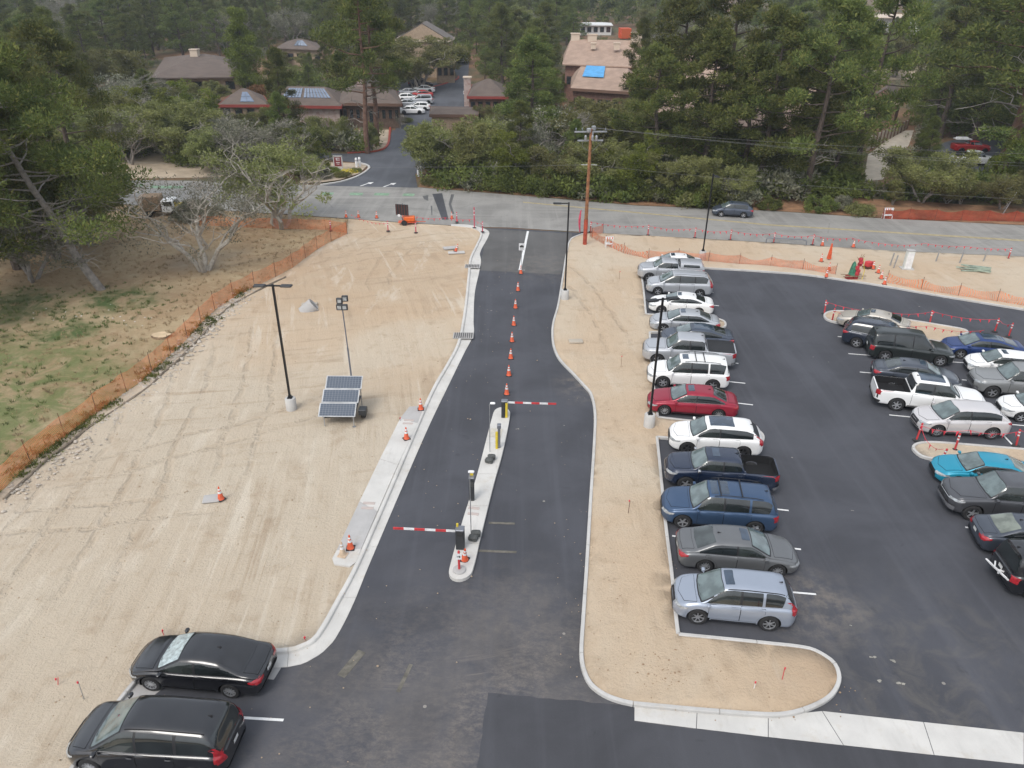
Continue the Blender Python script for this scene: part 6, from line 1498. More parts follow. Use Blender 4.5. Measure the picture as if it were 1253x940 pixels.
M['fascia_red'] = flat('red_fascia', (.26, .045, .035), .6); M['wall_dark'] = flat('shaded_porch_wall', (.11, .075, .055), .9, var=.3); M['wall_tan'] = flat('tan_wall', (.36, .27, .19), .9, var=.15); M['wall_brick'] = flat('reddish_wall', (.23, .13, .10), .9, var=.2)  # wall_dark: porch shade and dark openings put into the wall colour
m, nt, bs = new_mat('stone_wall'); v = N(nt, 'ShaderNodeTexVoronoi'); nt.links.new(pos(nt), v.inputs['Vector']); v.inputs['Scale'].default_value = 2.2
nt.links.new(mixc(nt, v.outputs['Color'], (.30, .20, .17), (.46, .39, .36)), bs.inputs['Base Color']); bs.inputs['Roughness'].default_value = .9; bump(nt, bs, v.outputs['Distance'], .6, .05); M['wall_stone'] = m
M['window_dark'] = glass_mat('window_glass', (.03, .035, .04)); M['solar'] = flat('blue_solar_panel', (.13, .17, .24), .25, coat=.4, var=.15, vs=1)
M['cream'] = flat('cream_vent', (.58, .48, .38), .8); M['frame_brown'] = flat('brown_frame', (.14, .08, .055), .8)
def building(name, eaves, ez, rise, label, wall, roofm, fascia=None, hip=.5, wins=0, chim=(), over=.5, extra=None, axis=None, door=False):
    "eaves: four picture points of the eave corners in order front-left, front-right, back-right, back-left"
    Q = [gp(x, y, ez) for x, y in eaves]; c = sum(Q, Vector()) / 4; gz = min(terrain(q.x, q.y) for q in Q); zt = c.z
    for q in Q: q.z = zt
    e = empty(name, (c.x, c.y, gz)); tag(e, label, 'building'); L_ = [q - Vector((c.x, c.y, gz)) for q in Q]
    h = zt - gz
    a, b2, c2, d = L_
    wl = [Vector((p.x * .93, p.y * .93, 0)) for p in L_]
    for i in range(4):
        p, q = wl[i], wl[(i + 1) % 4]; dd = (q - p).normalized(); n = Vector((dd.y, -dd.x, 0)) * .12
        b = MB(); b.prism([p, q, q - n, p - n], -.6, h - .02 * (i % 2)); b.build('wall', wall, e)
    if axis == 'y': a, b2, c2, d = b2, c2, d, a
    m0 = (a + d) / 2; m1 = (b2 + c2) / 2; k = hip * .5 * (a - d).length / max((m1 - m0).length, .1)
    r0 = m0.lerp(m1, min(.45, k)) + Vector((0, 0, rise)); r1 = m1.lerp(m0, min(.45, k)) + Vector((0, 0, rise))
    for poly in ((a, b2, r1, r0), (b2, c2, r1), (c2, d, r0, r1), (d, a, r0)):
        nn = (poly[1] - poly[0]).cross(poly[2] - poly[0]); nn.normalize()
        if nn.z < 0: poly = tuple(reversed(poly)); nn = -nn
        if hip == 0 and len(poly) == 3:
            b = MB(); b.add([p - Vector((0, 0, .05)) for p in poly], [(0, 1, 2)]); b.build('gable_wall', wall, e); continue
        k_ = len(poly); b = MB(); b.add([p for p in poly] + [p - Vector((0, 0, .22)) for p in poly], [tuple(range(k_)), tuple(reversed(range(k_, 2 * k_)))] + [(i, k_ + i, k_ + (i + 1) % k_, (i + 1) % k_) for i in range(k_)])
        rf = b.build('roof', roofm, e)
    if fascia:
        for i in range(4):
            p, q = L_[i] * 1.004, L_[(i + 1) % 4] * 1.004; p = Vector((p.x, p.y, 0)); q = Vector((q.x, q.y, 0)); dd = (q - p).normalized(); n = Vector((dd.y, -dd.x, 0)) * .08
            b = MB(); b.prism([p, q, q + n, p + n], h - .42, h + .04); b.build('fascia', fascia, e)
    if wins:
        p, q = wl[0], wl[1]
        for i in range(wins):
            t = (i + .5) / wins; w = min(1.6, (q - p).length / wins * .55); mid = p.lerp(q, t); dd = (q - p).normalized(); n = Vector((dd.y, -dd.x, 0)); ang = atan2(dd.y, dd.x)
            isd = door and i == wins // 2
            zc = h * (.42 if isd else .56); hh = 2.1 if isd else min(1.4, h * .45)
            b = MB(); b.box((mid.x + n.x * .05, mid.y + n.y * .05, zc), (w + .2, .08, hh + .2), ang); fr_ = b.build('door' if isd else 'window', M['frame_brown'], e)
            b = MB(); b.box((mid.x + n.x * .10, mid.y + n.y * .10, zc), (w, .03, hh), ang); b.build('pane', M['window_dark'], fr_)
    for (t, s, w, hh, mt) in chim:
        p = r0.lerp(r1, t) + (a - r0) * s; b = MB(); b.box((p.x, p.y, r0.z - .6 + hh / 2), (w, w, hh + 1.6), 0); ch = b.build('chimney', mt, e); b = MB(); b.box((p.x, p.y, r0.z + .25 + hh), (w + .25, w + .25, .2)); b.build('chimney_cap', M['cream'], ch)
    def onroof(t0, t1, s0, s1, off=.10):   # a patch on the front slope: t along, s from ridge to eave
        def pt(t, s): return r0.lerp(r1, t).lerp(a.lerp(b2, t), s) + Vector((0, -.02, off))
        return [pt(t0, s0), pt(t1, s0), pt(t1, s1), pt(t0, s1)]
    e['_'] = 0; del e['_']
    return e, onroof
def panel_on(e, quad, name, mat_, n=1, m=1, th=.06):
    for i in range(n):
        for j in range(m):
            def P_(u, v): return quad[0].lerp(quad[1], u).lerp(quad[3].lerp(quad[2], u), v)
            g = .015 if n * m > 1 else 0
            q = [P_(i / n + g, j / m + g), P_((i + 1) / n - g, j / m + g), P_((i + 1) / n - g, (j + 1) / m - g), P_(i / n + g, (j + 1) / m - g)]
            b = MB(); b.add(q + [p - Vector((0, 0, th)) for p in q], [(3, 2, 1, 0), (4, 5, 6, 7), (0, 1, 5, 4), (1, 2, 6, 5), (2, 3, 7, 6), (3, 0, 4, 7)]); b.build(name, mat_, e)
B1, r1_ = building('hospital_wing', [(186, 104), (316, 101), (292, 67), (200, 64)], 2.6, 2.6, 'brown roofed building with a square chimney at the upper left among trees', M['wall_tan'], M['shingle'], None, .5, 6, [(.35, .1, 1.6, .8, M['cream'])])
B2, r2_ = building('pavilion', [(267, 131), (330, 131), (322, 115), (281, 115)], 3.0, 1.9, 'small pavilion with a red edged pyramid roof behind the grey oak', M['wall_tan'], M['shingle'], M['fascia_red'], 1.0, 4)
panel_on(B2, r2_(.42, .75, .25, .85), 'solar_panel', M['solar'], 2, 2)
B3, r3_ = building('clinic_building', [(330, 133), (418, 134), (420, 110), (338, 108)], 3.4, 1.9, 'long brown roofed clinic with blue solar panels and a stone wall', M['wall_stone'], M['shingle'], M['fascia_red'], .3, 0)
panel_on(B3, r3_(.46, .94, .12, .62), 'solar_panel', M['solar'], 8, 2); panel_on(B3, r3_(.08, .42, .12, .62), 'solar_panel', M['solar'], 6, 2)
B3b, r3b = building('entrance_wing', [(415, 130), (492, 131), (484, 108), (418, 107)], 3.5, 2.2, 'brown roofed entrance wing with a porch and a pale stone chimney', M['wall_dark'], M['shingle'], M['frame_brown'], .4, 9, [(.2, .1, 1.3, 1.6, M['wall_stone'])], door=True)
e = empty('garden_wall', gp(400, 158)); tag(e, 'low reddish stone garden wall in front of the clinic', 'wall')
A_ = gp(345, 172); C_ = gp(415, 158); n = 9
for i in range(n):
    p = A_.lerp(C_, i / n) - e.location; q = A_.lerp(C_, (i + .96) / n) - e.location; dd = (q - p).normalized(); nn = Vector((-dd.y, dd.x, 0)) * .3; b = MB(); b.prism([p, q, q + nn, p + nn], -.2, 1.5 + .06 * (i % 2)); b.build('wall_section', M['wall_stone'], e)
B4, r4_ = building('hospital_wing', [(337, 62), (396, 66), (388, 50), (350, 47)], 3.4, 1.6, 'brown roofed building with a dark solar patch behind the tall pines', M['wall_tan'], M['shingle'], None, .6, 5); panel_on(B4, r4_(.35, .75, .2, .7), 'solar_panel', M['solar'], 4, 2)
B5, r5_ = building('hospital_wing', [(484, 50), (551, 52), (556, 44), (490, 42)], 7.5, 3.4, 'tall gabled brown building behind the round tree above the far car park', M['wall_tan'], M['shingle_grey'], M['cream'], 0, 0, axis='y')
B5b, _r = building('stair_block', [(533, 79), (557, 78), (555, 68), (535, 69)], 4.0, .5, 'tan stair block with a small balcony at the far drive', M['wall_tan'], M['shingle'], M['cream'], .5, 3)
B6, r6_ = building('hospital_wing', [(572, 122), (622, 122), (618, 101), (578, 101)], 3.3, 2.0, 'brown hip roofed building with a brick chimney right of the far car park', M['wall_brick'], M['shingle'], M['fascia_red'], .8, 5)
e = empty('brick_chimney', gp(572.5, 130)); tag(e, 'tall pale red brick chimney at the left end of the hip roofed building', 'chimney'); b = MB(); b.box((0, 0, 2.4), (1.3, 1.3, 5.2)); b.build('shaft', M['wall_stone'], e); b = MB(); b.box((0, 0, 5.1), (1.6, 1.6, .25)); b.build('cap', M['cream'], e)
B6b, _r = building('carport', [(526, 142), (585, 143), (585, 130), (527, 129)], 2.8, .35, 'low flat brown carport roof in front of the far car park', M['wall_tan'], M['shingle'], M['frame_brown'], .2, 0)
B7, r7_ = building('hospital_main', [(688, 82), (790, 88), (795, 66), (690, 62)], 6.0, 3.8, 'large tan roofed hospital building with pale chimneys', M['wall_brick'], M['shingle_tan'], None, .12, 8, [(.06, .0, 1.7, .8, M['cream']), (.3, .0, 1.8, .7, M['cream']), (.92, .05, 1.9, 1.2, M['cream']), (.36, .45, .9, -.6, M['cream']), (.68, .5, 1.1, -.4, M['cream'])])
B7b, r7b = building('hospital_wing', [(698, 112), (772, 119), (784, 92), (700, 87)], 4.6, 2.6, 'tan roofed wing with a bright blue tarpaulin on its roof', M['wall_brick'], M['shingle_tan'], M['frame_brown'], .15, 7)
panel_on(B7b, r7b(.12, .52, .0, .50, .2), 'blue_tarp', flat('blue_tarp', (.09, .33, .62), .8, var=.15, vs=1), 1, 1)
B8, _r = building('hospital_wing', [(795, 152), (968, 162), (965, 122), (805, 113)], 4.8, 3.4, 'long tan roofed wing mostly hidden behind pines', M['wall_brick'], M['shingle_tan'], M['frame_brown'], .2, 12, [(.3, .2, 1.2, .4, M['cream']), (.7, .2, 1.2, .4, M['cream'])])
B8b, _r = building('hospital_wing', [(800, 98), (930, 106), (930, 80), (805, 72)], 5.5, 3.2, 'tan roofed wing behind the tall pines right of the main roof', M['wall_brick'], M['shingle_tan'], None, .2, 8, [(.4, .1, 1.4, .6, M['cream'])])
B9, _r = building('hospital_wing', [(962, 140), (1056, 142), (1050, 112), (975, 108)], 4.2, 2.4, 'tan roofed low building with pinkish walls behind pines at the right', M['wall_brick'], M['shingle_tan'], M['cream'], .3, 7)
B10, _r = building('gabled_house', [(1062, 124), (1099, 128), (1106, 116), (1070, 113)], 4.6, 2.0, 'small house with a steep brown gable at the top of the path', M['wall_brick'], M['shingle'], M['cream'], 0, 2, axis='y')
B11, _r = building('warehouse', [(1050, 26), (1135, 26), (1132, 14), (1060, 14)], 5.0, .6, 'long white flat roofed building on the far skyline at the right', flat('white_wall', (.62, .62, .60), .8, var=.1), M['cream'], None, .3, 9)
B12, _r = building('warehouse', [(708, 33), (750, 33), (748, 26), (711, 26)], 2.6, .5, 'white shed at the top of the picture above the main roof', flat('shed_white', (.66, .66, .65), .8, var=.1), M['cone_white'], None, .3, 5)
e = empty('orange_container', gp(764, 47)); tag(e, 'orange shipping container beyond the main roof', 'container'); b = MB(); b.box((0, 0, 1.5), (3.2, 7, 3.0)); b.build('box', M['orange'], e); b = MB(); b.box((0, -3.53, 1.5), (2.9, .06, 2.7)); b.build('door', flat('orange_door', (.5, .09, .02), .6), e)
b = MB()
for i in range(14): b.box((-1.62, -3.2 + i * .49, 1.5), (.06, .15, 2.8)); b.box((1.62, -3.2 + i * .49, 1.5), (.06, .15, 2.8))
b.build('corrugation', M['orange'], e)
# retaining wall of posts beside the path, picket by picket
e = empty('retaining_wall', gp(1062, 190)); tag(e, 'pale retaining wall with dark posts along the dirt path at the right', 'wall')
A_ = gp(1061, 185); C_ = gp(1110, 158); n = 11
for i in range(n):
    p = A_.lerp(C_, i / n) - e.location; q = A_.lerp(C_, (i + .8) / n) - e.location; q2 = A_.lerp(C_, (i + 1) / n) - e.location; dd = (q - p).normalized(); nn = Vector((-dd.y, dd.x, 0)) * .15
    b = MB(); b.prism([p, q, q + nn, p + nn], -.5, 2.1); b.build('panel', M['conc_tan'], e); b = MB(); b.prism([q - nn * .6, q2 - nn * .6, q2 + nn, q + nn], -.5, 2.3); b.build('post', M['frame_brown'], e)
# sign, bollards, painted arrows at the driveway mouth
e = empty('hospital_sign', gp(414.5, 208, .1)); tag(e, 'maroon sign panel with white marks in a white frame at the driveway corner', 'sign'); e.scale = (.72, .72, .8)
b = MB(); b.box((-.75, 0, 1.1), (.18, .2, 2.2)); b.box((.75, 0, 1.1), (.18, .2, 2.2)); b.box((0, 0, 2.2), (1.7, .2, .16)); b.box((0, 0, .25), (1.6, .3, .5)); b.build('frame', M['conc2'], e)
b = MB(); b.box((0, 0, 1.35), (1.3, .12, 1.5)); b.build('panel', flat('maroon', (.20, .03, .035), .5), e)
b = MB(); b.box((-.25, -.07, 1.75), (.12, .02, .4)); b.box((.1, -.07, 1.9), (.55, .02, .1)); b.box((.1, -.07, 1.6), (.55, .02, .1)); b.box((.0, -.07, 1.2), (.7, .02, .09)); b.box((0, -.07, .95), (.5, .02, .07)); b.build('white_mark', M['cone_white'], e)
for px, l in (((436.5, 205), 'left white bollard beside the maroon sign'), ((440.5, 204), 'right white bollard beside the maroon sign'), ((512, 216), 'left white bollard at the right corner of the driveway'), ((515.5, 215.5), 'right white bollard at the right corner of the driveway')):
    e = empty('bollard', gp(px[0], px[1], .05)); tag(e, l, 'bollard', 'white bollards at the driveway mouth'); b = MB(); b.lathe([(.17, 0), (.17, 1.15), (.12, 1.25), (.001, 1.27)], n=12); b.build('post', M['cone_white'], e, smooth=True); b = MB(); b.lathe([(.175, .85), (.175, .95)], n=12, cap=False); b.build('band', M['grey_top'], e)
for c, k in (((449, 225.5), 1), ((477, 226.5), -1)):
    p = gp(*c); b = MB(); b.add([(p.x + x * .9 + y * .5 * k * 0 + y * .35, p.y + y * 1.35, .022) for x, y in ((-.5, -.8), (-.2, -.8), (.05, .2), (.5, .0), (.45, .8), (-.25, .6), (-.1, .3))], [(0, 1, 2, 3, 4, 5, 6)]); tag(b.build('painted_arrow', M['paint_white']), kind='structure')
e = empty('yellow_flower_bush', gp(427, 212)); tag(e, 'low bush of yellow flowers at the driveway corner', 'flowers'); r = random.Random(3); b = MB()
for i in range(700):
    a = r.uniform(0, 6.28); q = sqrt(r.random()) * 1.3; z = r.uniform(.1, .75) * (1 - q / 2.2); s = .09; b.add([(cos(a) * q + r.uniform(-s, s), sin(a) * q * .7 + r.uniform(-s, s), z + r.uniform(-s, s)) for _ in range(3)], [(0, 1, 2)])
b.build('flower_cluster', flat('yellow_flower', (.62, .52, .03), .7), e)
# plaza planters
# far vehicles
def lite(key, loc, heading, pmat, label, cat, group=None):
    S, body, parts, tyre, rim = STY[key]; e = empty({'pickup': 'pickup_truck', 'suv': 'parked_suv', 'sedan': 'parked_car'}[S.kind], loc, heading); tag(e, label, cat, group)
    o = link('body', body, e); o.material_slots[0].link = 'OBJECT'; o.material_slots[0].material = pmat
    for n, me, mt in parts:
        if n in ('windscreen', 'side_window', 'rear_window', 'taillight', 'quarter_window', 'bonnet', 'headlight'):
            c = link(n, me, e); c.material_slots[0].link = 'OBJECT'; c.material_slots[0].material = pmat if mt is None else mt
    for ax in (S.axf, S.axr):
        for sg in (1, -1): link('wheel', tyre, e, (ax, sg * (S.W / 2 - .13), S.wr))
    return e
fc = [((504, 140), 'old_sedan', 'white', 'white sedan nearest in the far car park', 'car'), ((513, 135), 'hatch', 'white', 'white hatchback second in the far car park', 'car'), ((500, 131), 'plain_sedan', 'silver', 'silver sedan in the far car park behind the white ones', 'car'), ((515, 127.5), 'pilot', 'silver', 'silver suv in the middle of the far car park', 'suv'),
      ((500, 124), 'hatch', 'white', 'white car at the left side of the far car park', 'car'), ((516, 120), 'plain_sedan', 'brightred', 'red sedan in the far car park', 'car'), ((502, 117), 'old_sedan', 'silver', 'silver sedan left of the red one in the far car park', 'car'), ((518, 113.5), 'camry', 'white', 'white sedan behind the red one in the far car park', 'car'), ((515, 107), 'big_suv', 'navy', 'dark blue suv farthest in the far car park row', 'suv')]
for i, (px, k, pm, l, c) in enumerate(fc):
    p = gp(*px); lite(k, (p.x, p.y, p.z + .02), pi + .05 if i % 2 else .05, P[pm], l, c, 'cars in the far car park')
p = gp(568, 77); lite('pilot', (p.x, p.y, p.z + .03), radians(82), P['white'], 'white suv driving away on the far drive', 'suv')
p = gp(582, 118); lite('camry', (p.x, p.y, p.z + .03), radians(10), P['white'], 'white car half hidden behind the brick chimney', 'car')
p = gp(1186, 187); e = lite('shell_pickup', (p.x, p.y, p.z + .03), radians(-4), P['brightred'], 'bright red pickup with a roof load parked under the right pines', 'pickup truck')
b = MB(); b.box((-1.5, 0, 1.95), (2.2, 1.3, .12)); b.box((-1.6, .1, 2.1), (1.6, .5, .22)); b.build('roof_load', M['cone_white'], e)
p = gp(1189, 202); lite('fseries', (p.x, p.y, p.z + .03), radians(-6), P['white'], 'white pickup in front of the red one under the right pines', 'pickup truck')
for i, (px, k, pm, l) in enumerate((((1004, 98), 'big_suv', 'white', 'white vehicle on the far pad behind the pines'), ((1075, 84), 'pilot', 'silver', 'silver vehicle left on the upper far lot'), ((1095, 80), 'hatch', 'white', 'white car in the middle of the upper far lot'), ((1112, 86), 'pilot', 'black', 'dark vehicle at the right of the upper far lot'), ((1122, 78), 'hatch', 'silver', 'silver car at the right end of the upper far lot'))):
    p = gp(*px); lite(k, (p.x, p.y, p.z + .06), .3 * i, P[pm], l, 'car', 'vehicles on the far upper lot')
# small works truck behind the left oak
p = gp(201, 263, .1); e = empty('works_truck', p, radians(8)); tag(e, 'small white works truck with a brown box and yellow engine cover behind the left oak', 'truck')
b = MB(); b.box((-1.0, 0, 1.35), (2.0, 1.7, 1.5), bev=.05); b.build('cargo_box', M['wood'], e); b = MB(); b.box((.75, 0, 1.05), (1.3, 1.7, 1.3), bev=.12); b.build('cab', P['white'], e); b = MB(); b.box((1.72, 0, .8), (.7, 1.4, .7), bev=.1); b.build('engine_cover', M['yellow'], e)
b = MB(); b.box((.8, -.86, 1.35), (.8, .03, .45)); b.box((1.41, 0, 1.35), (.03, 1.4, .45)); b.build('window', M['side_glass'], e); b = MB(); b.box((.1, 0, .5), (3.8, .9, .18)); b.build('chassis', M['rubber'], e)
for x in (-1.2, 1.3):
    for y in (-.75, .75): o = link('wheel', STY['hatch'][3], e, (x, y, .33))
e = empty('white_cabinet', gp(333, 238, 0)); tag(e, 'white and green portable unit left of the multi stemmed oak by the road', 'cabinet'); b = MB(); b.box((0, 0, 1.1), (1.0, 1.0, 2.2), bev=.05); b.build('housing', M['cone_white'], e); b = MB(); b.box((.3, -.51, 1.0), (.4, .03, 1.8)); b.build('door', flat('pale_green', (.25, .4, .3), .6), e)
# ------------------------------------------------------------------ vegetation
import numpy as np
def leaf_mat(name, dark, light, tip=None, hue=.12):
    m, nt, b = new_mat(name)
    g = N(nt, 'ShaderNodeNewGeometry'); oi = N(nt, 'ShaderNodeObjectInfo')
    n1 = noise(nt, pos(nt), .55, 4, .6)
    f = mth(nt, 'ADD', mth(nt, 'MULTIPLY', remap(nt, n1, .34, .66), .62), mth(nt, 'MULTIPLY', g.outputs['Random Per Island'], .38))
    c = mixc(nt, f, dark, light)
    if tip: c = mixc(nt, mth(nt, 'MULTIPLY', mth(nt, 'GREATER_THAN', g.outputs['Random Per Island'], .88), .7), c, tip)
    hsv = N(nt, 'ShaderNodeHueSaturation'); nt.links.new(c, hsv.inputs['Color'])
    nt.links.new(mth(nt, 'ADD', .492 - hue * .26, mth(nt, 'MULTIPLY', oi.outputs['Random'], hue * .36)), hsv.inputs['Hue']); nt.links.new(mth(nt, 'ADD', .72, mth(nt, 'MULTIPLY', oi.outputs['Random'], .6)), hsv.inputs['Value'])
    hsv.inputs['Saturation'].default_value = 1.02
    nt.links.new(hsv.outputs[0], b.inputs['Base Color']); b.inputs['Roughness'].default_value = .7; b.inputs['Specular IOR Level'].default_value = .25
    tr = N(nt, 'ShaderNodeBsdfTranslucent'); nt.links.new(hsv.outputs[0], tr.inputs['Color']); mx = N(nt, 'ShaderNodeMixShader'); mx.inputs[0].default_value = .3
    out = nt.nodes['Material Output']; nt.links.new(b.outputs[0], mx.inputs[1]); nt.links.new(tr.outputs[0], mx.inputs[2]); nt.links.new(mx.outputs[0], out.inputs[0])
    return m
M['pine'] = leaf_mat('pine_needles', (.050, .078, .024), (.165, .205, .055), (.23, .23, .07)); M['oak'] = leaf_mat('oak_leaves', (.100, .120, .042), (.255, .275, .10), (.22, .22, .12)); M['grey_oak'] = leaf_mat('lichen_oak_leaves', (.12, .13, .085), (.25, .25, .18), (.36, .35, .27))
M['shrub'] = leaf_mat('shrub_leaves', (.055, .084, .024), (.18, .225, .058)); M['bright'] = leaf_mat('bright_leaves', (.075, .115, .020), (.20, .26, .05)); M['rusty'] = leaf_mat('rusty_leaves', (.10, .05, .025), (.24, .13, .06))
M['bark'] = flat('dark_bark', (.085, .065, .052), .95, var=.35, vs=3, bmp=.5, bs=5); M['bark_pale'] = flat('pale_bark', (.35, .32, .275), .95, var=.2, vs=3, bmp=.4, bs=6); M['bark_grey'] = flat('grey_bark', (.24, .215, .19), .95, var=.25, vs=3, bmp=.4, bs=6); M['bark_red'] = flat('reddish_bark', (.15, .085, .06), .95, var=.3, vs=3, bmp=.5, bs=5); M['twig'] = flat('grey_twigs', (.27, .245, .215), .95, var=.2)

def leaves(cent, rad, n, size, rg, upb=.35, flatn=.75, wid=.42):
    "many small leaf faces in soft clumps: n per clump"
    C_ = np.repeat(np.array(cent), n, 0); R_ = np.repeat(np.array(rad), n)
    k = len(C_); d = rg.normal(size=(k, 3)); d /= np.linalg.norm(d, axis=1)[:, None]
    rr = R_ * (rg.random(k) ** .45); p = C_ + d * rr[:, None] * np.array([1, 1, flatn])
    ax = d * .8 + rg.normal(size=(k, 3)) * .55; ax[:, 2] += upb; ax /= np.linalg.norm(ax, axis=1)[:, None]
    sd_ = np.cross(ax, rg.normal(size=(k, 3))); sd_ /= (np.linalg.norm(sd_, axis=1)[:, None] + 1e-6)
    s = size * (.6 + .8 * rg.random(k))[:, None]
    V = np.stack([p - sd_ * s * wid * .5, p + sd_ * s * wid * .5, p + ax * s + sd_ * s * .1 * wid], 1).reshape(-1, 3)
    return V
def tri_mesh(name, V, mat_):
    k = len(V) // 3; me = bpy.data.meshes.new(name); me.vertices.add(k * 3); me.vertices.foreach_set('co', V.astype(np.float32).ravel())
    me.loops.add(k * 3); me.loops.foreach_set('vertex_index', np.arange(k * 3, dtype=np.int32)); me.polygons.add(k); me.polygons.foreach_set('loop_start', np.arange(0, k * 3, 3, dtype=np.int32))
    try: me.polygons.foreach_set('loop_total', np.full(k, 3, dtype=np.int32))
    except Exception: pass
    me.materials.append(mat_); me.update(calc_edges=True); return me
def bend(a, c, r, sag=0.0, k=5, wob=.08):
    a = Vector(a); c = Vector(c); L_ = (c - a).length; out = []
    for i in range(k + 1):
        t = i / k; p = a.lerp(c, t); p.z += sag * L_ * t * (1 - t) * 4
        if 0 < i < k: p += Vector((r.uniform(-1, 1), r.uniform(-1, 1), r.uniform(-.6, .6))) * wob * L_
        out.append(p)
    return out
PROTO = {}
def proto_pine(key, seed, H=16, lean=0.0, cr=4.6, low=.32, dens=1.0, mat_=None, bark=None, dead=6, n=115, open_=1.0):
    r = random.Random(seed); rg = np.random.default_rng(seed); top = Vector((lean * H, r.uniform(-.4, .4), H)); tp = bend((0, 0, -.3), top, r, 0, 7, .012)
    t = MB(); t.tube(tp, [.34 * (1 - i / 7 * .85) for i in range(8)], 9); cent = []; rad = []
    def trunk(f): 
        x = f * 7; i = min(int(x), 6); return tp[i].lerp(tp[i + 1], x - i)
    nb = int(30 * dens); br = MB()
    for i in range(nb):
        f = low + (1 - low) * (i + r.random()) / nb; L_ = cr * (1.12 - .9 * max(0, (f - low) / (1 - low)) ** 1.5) * r.uniform(.55, 1.15) * (.75 + .25 * min(1, (f - low) * 6)); a = i * 2.4 + r.uniform(-.5, .5)
        s = trunk(f); e_ = s + Vector((cos(a) * L_, sin(a) * L_, L_ * r.uniform(.0, .42))); pts = bend(s, e_, r, -.04, 4, .05); br.tube(pts, [.085, .065, .05, .035, .02], 4, cap=False)
        for q in (.45, .68, .88, 1.0):
            if r.random() < (.35 if q < .5 else .93): cent.append(tuple(pts[0].lerp(pts[-1], q) + Vector((r.uniform(-.5, .5), r.uniform(-.5, .5), r.uniform(.0, .5))))); rad.append(r.uniform(.65, 1.15) * open_ * (.8 + .3 * (1 - f)))
    for i in range(5): cent.append(tuple(top + Vector((r.uniform(-.7, .7), r.uniform(-.7, .7), r.uniform(-1.2, .5))))); rad.append(r.uniform(.5, .9))
    dd = MB()
    for i in range(dead):
        f = r.uniform(low * .45, low * 1.25); a = r.uniform(0, 6.28); L_ = r.uniform(1.5, 3.8); s = trunk(f); pts = bend(s, s + Vector((cos(a) * L_, sin(a) * L_, r.uniform(-.3, 1.1))), r, .05, 4, .09); dd.tube(pts, [.05, .04, .03, .02, .01], 4, cap=False)
        for k in range(3): q = pts[2 + k % 2]; dd.tube([q, q + Vector((r.uniform(-.9, .9), r.uniform(-.9, .9), r.uniform(-.2, .9)))], [.02, .006], 3, cap=False)
    PROTO[key] = [('trunk', t.mesh('trunk', bark or M['bark'], True)), ('branches', br.mesh('branches', bark or M['bark'])), ('dead_branches', dd.mesh('dead_branches', M['twig'])), ('crown', tri_mesh('crown', leaves(cent, [q * 1.1 for q in rad], int(n * 2.0), .265, rg, .45, .68, .38), mat_ or M['pine']))], H, 'pine_tree'
def proto_oak(key, seed, H=8, R_=4.6, trunks=3, mat_=None, bark=None, n=210, ncl=95, leafy=1.0, size=.225, base=.34, twigs=0, name='oak_tree', flatn=.6, thick=1.0):
    r = random.Random(seed); rg = np.random.default_rng(seed); t = MB(); br = MB(); cent = []; rad = []; tips = []; tw = MB()
    for i in range(trunks):
        a = 2 * pi * i / trunks + r.uniform(-.4, .4); L_ = R_ * r.uniform(.35, .6); e_ = Vector((cos(a) * L_, sin(a) * L_ * .8, H * r.uniform(.45, .6))); pts = bend((cos(a) * .15, sin(a) * .15, -.2), e_, r, .03, 5, .07); w = .24 * H / 8 / (trunks ** .3) * thick
        t.tube(pts, [w, w * .85, w * .75, w * .65, w * .55, w * .45], 7)
        for j in range(5):
            s = pts[2 + j % 4]; aa = a + r.uniform(-1.3, 1.3); L2 = R_ * r.uniform(.35, .65); e2 = s + Vector((cos(aa) * L2, sin(aa) * L2, H * r.uniform(.12, .36))); p2 = bend(s, e2, r, .06, 4, .08); br.tube(p2, [w * .42, w * .34, w * .26, w * .18, w * .10], 5, cap=False)
            for k in range(4): s3 = p2[1 + k % 4]; e3 = s3 + Vector((r.uniform(-1, 1), r.uniform(-1, 1), r.uniform(.1, 1))) * R_ * .26; p3 = bend(s3, e3, r, 0, 3, .12); br.tube(p3, [w * .16, w * .12, w * .08, w * .04], 4, cap=False); tips.append(p3[-1]); tips.append(p3[2])
    for i in range(int(ncl * leafy)):
        if i < len(tips) and r.random() < .75: c = tips[i % len(tips)]; c = c + Vector((r.gauss(0, .3), r.gauss(0, .3), r.gauss(.1, .2)))
        else:
            a = r.uniform(0, 6.28); th = math.acos(r.uniform(.0, 1)) ; k = R_ * (r.uniform(.72, 1.0) + .14 * mnoise.noise(Vector((cos(a) * 1.7, sin(a) * 1.7, seed)))); c = Vector((cos(a) * sin(th) * k, sin(a) * sin(th) * k, H * base + (H * (1 - base) - .5) * cos(th) * r.uniform(.85, 1.03)))
        cent.append(tuple(c)); rad.append(r.uniform(.55, 1.15) * R_ / 4.6)
    if twigs:
        for i in range(twigs):
            s = tips[r.randrange(len(tips))]; d = Vector((s.x * .25, s.y * .25, r.uniform(.1, .9))) + Vector((r.uniform(-.6, .6), r.uniform(-.6, .6), r.uniform(-.2, .5))); p3 = bend(s, s + d, r, 0, 3, .15); tw.tube(p3, [.028, .02, .014, .006], 3, cap=False)
            for k in range(2): q = p3[1 + k]; tw.tube([q, q + Vector((r.uniform(-.5, .5), r.uniform(-.5, .5), r.uniform(0, .6)))], [.014, .004], 3, cap=False)
    parts = [('trunk', t.mesh('trunk', bark or M['bark_grey'], True)), ('branches', br.mesh('branches', bark or M['bark_grey']))]
    if twigs: parts.append(('twigs', tw.mesh('twigs', M['twig'])))
    parts.append(('crown', tri_mesh('crown', leaves(cent, rad, n, size, rg, .25, flatn, .5), mat_ or M['oak']))); PROTO[key] = parts, H, name
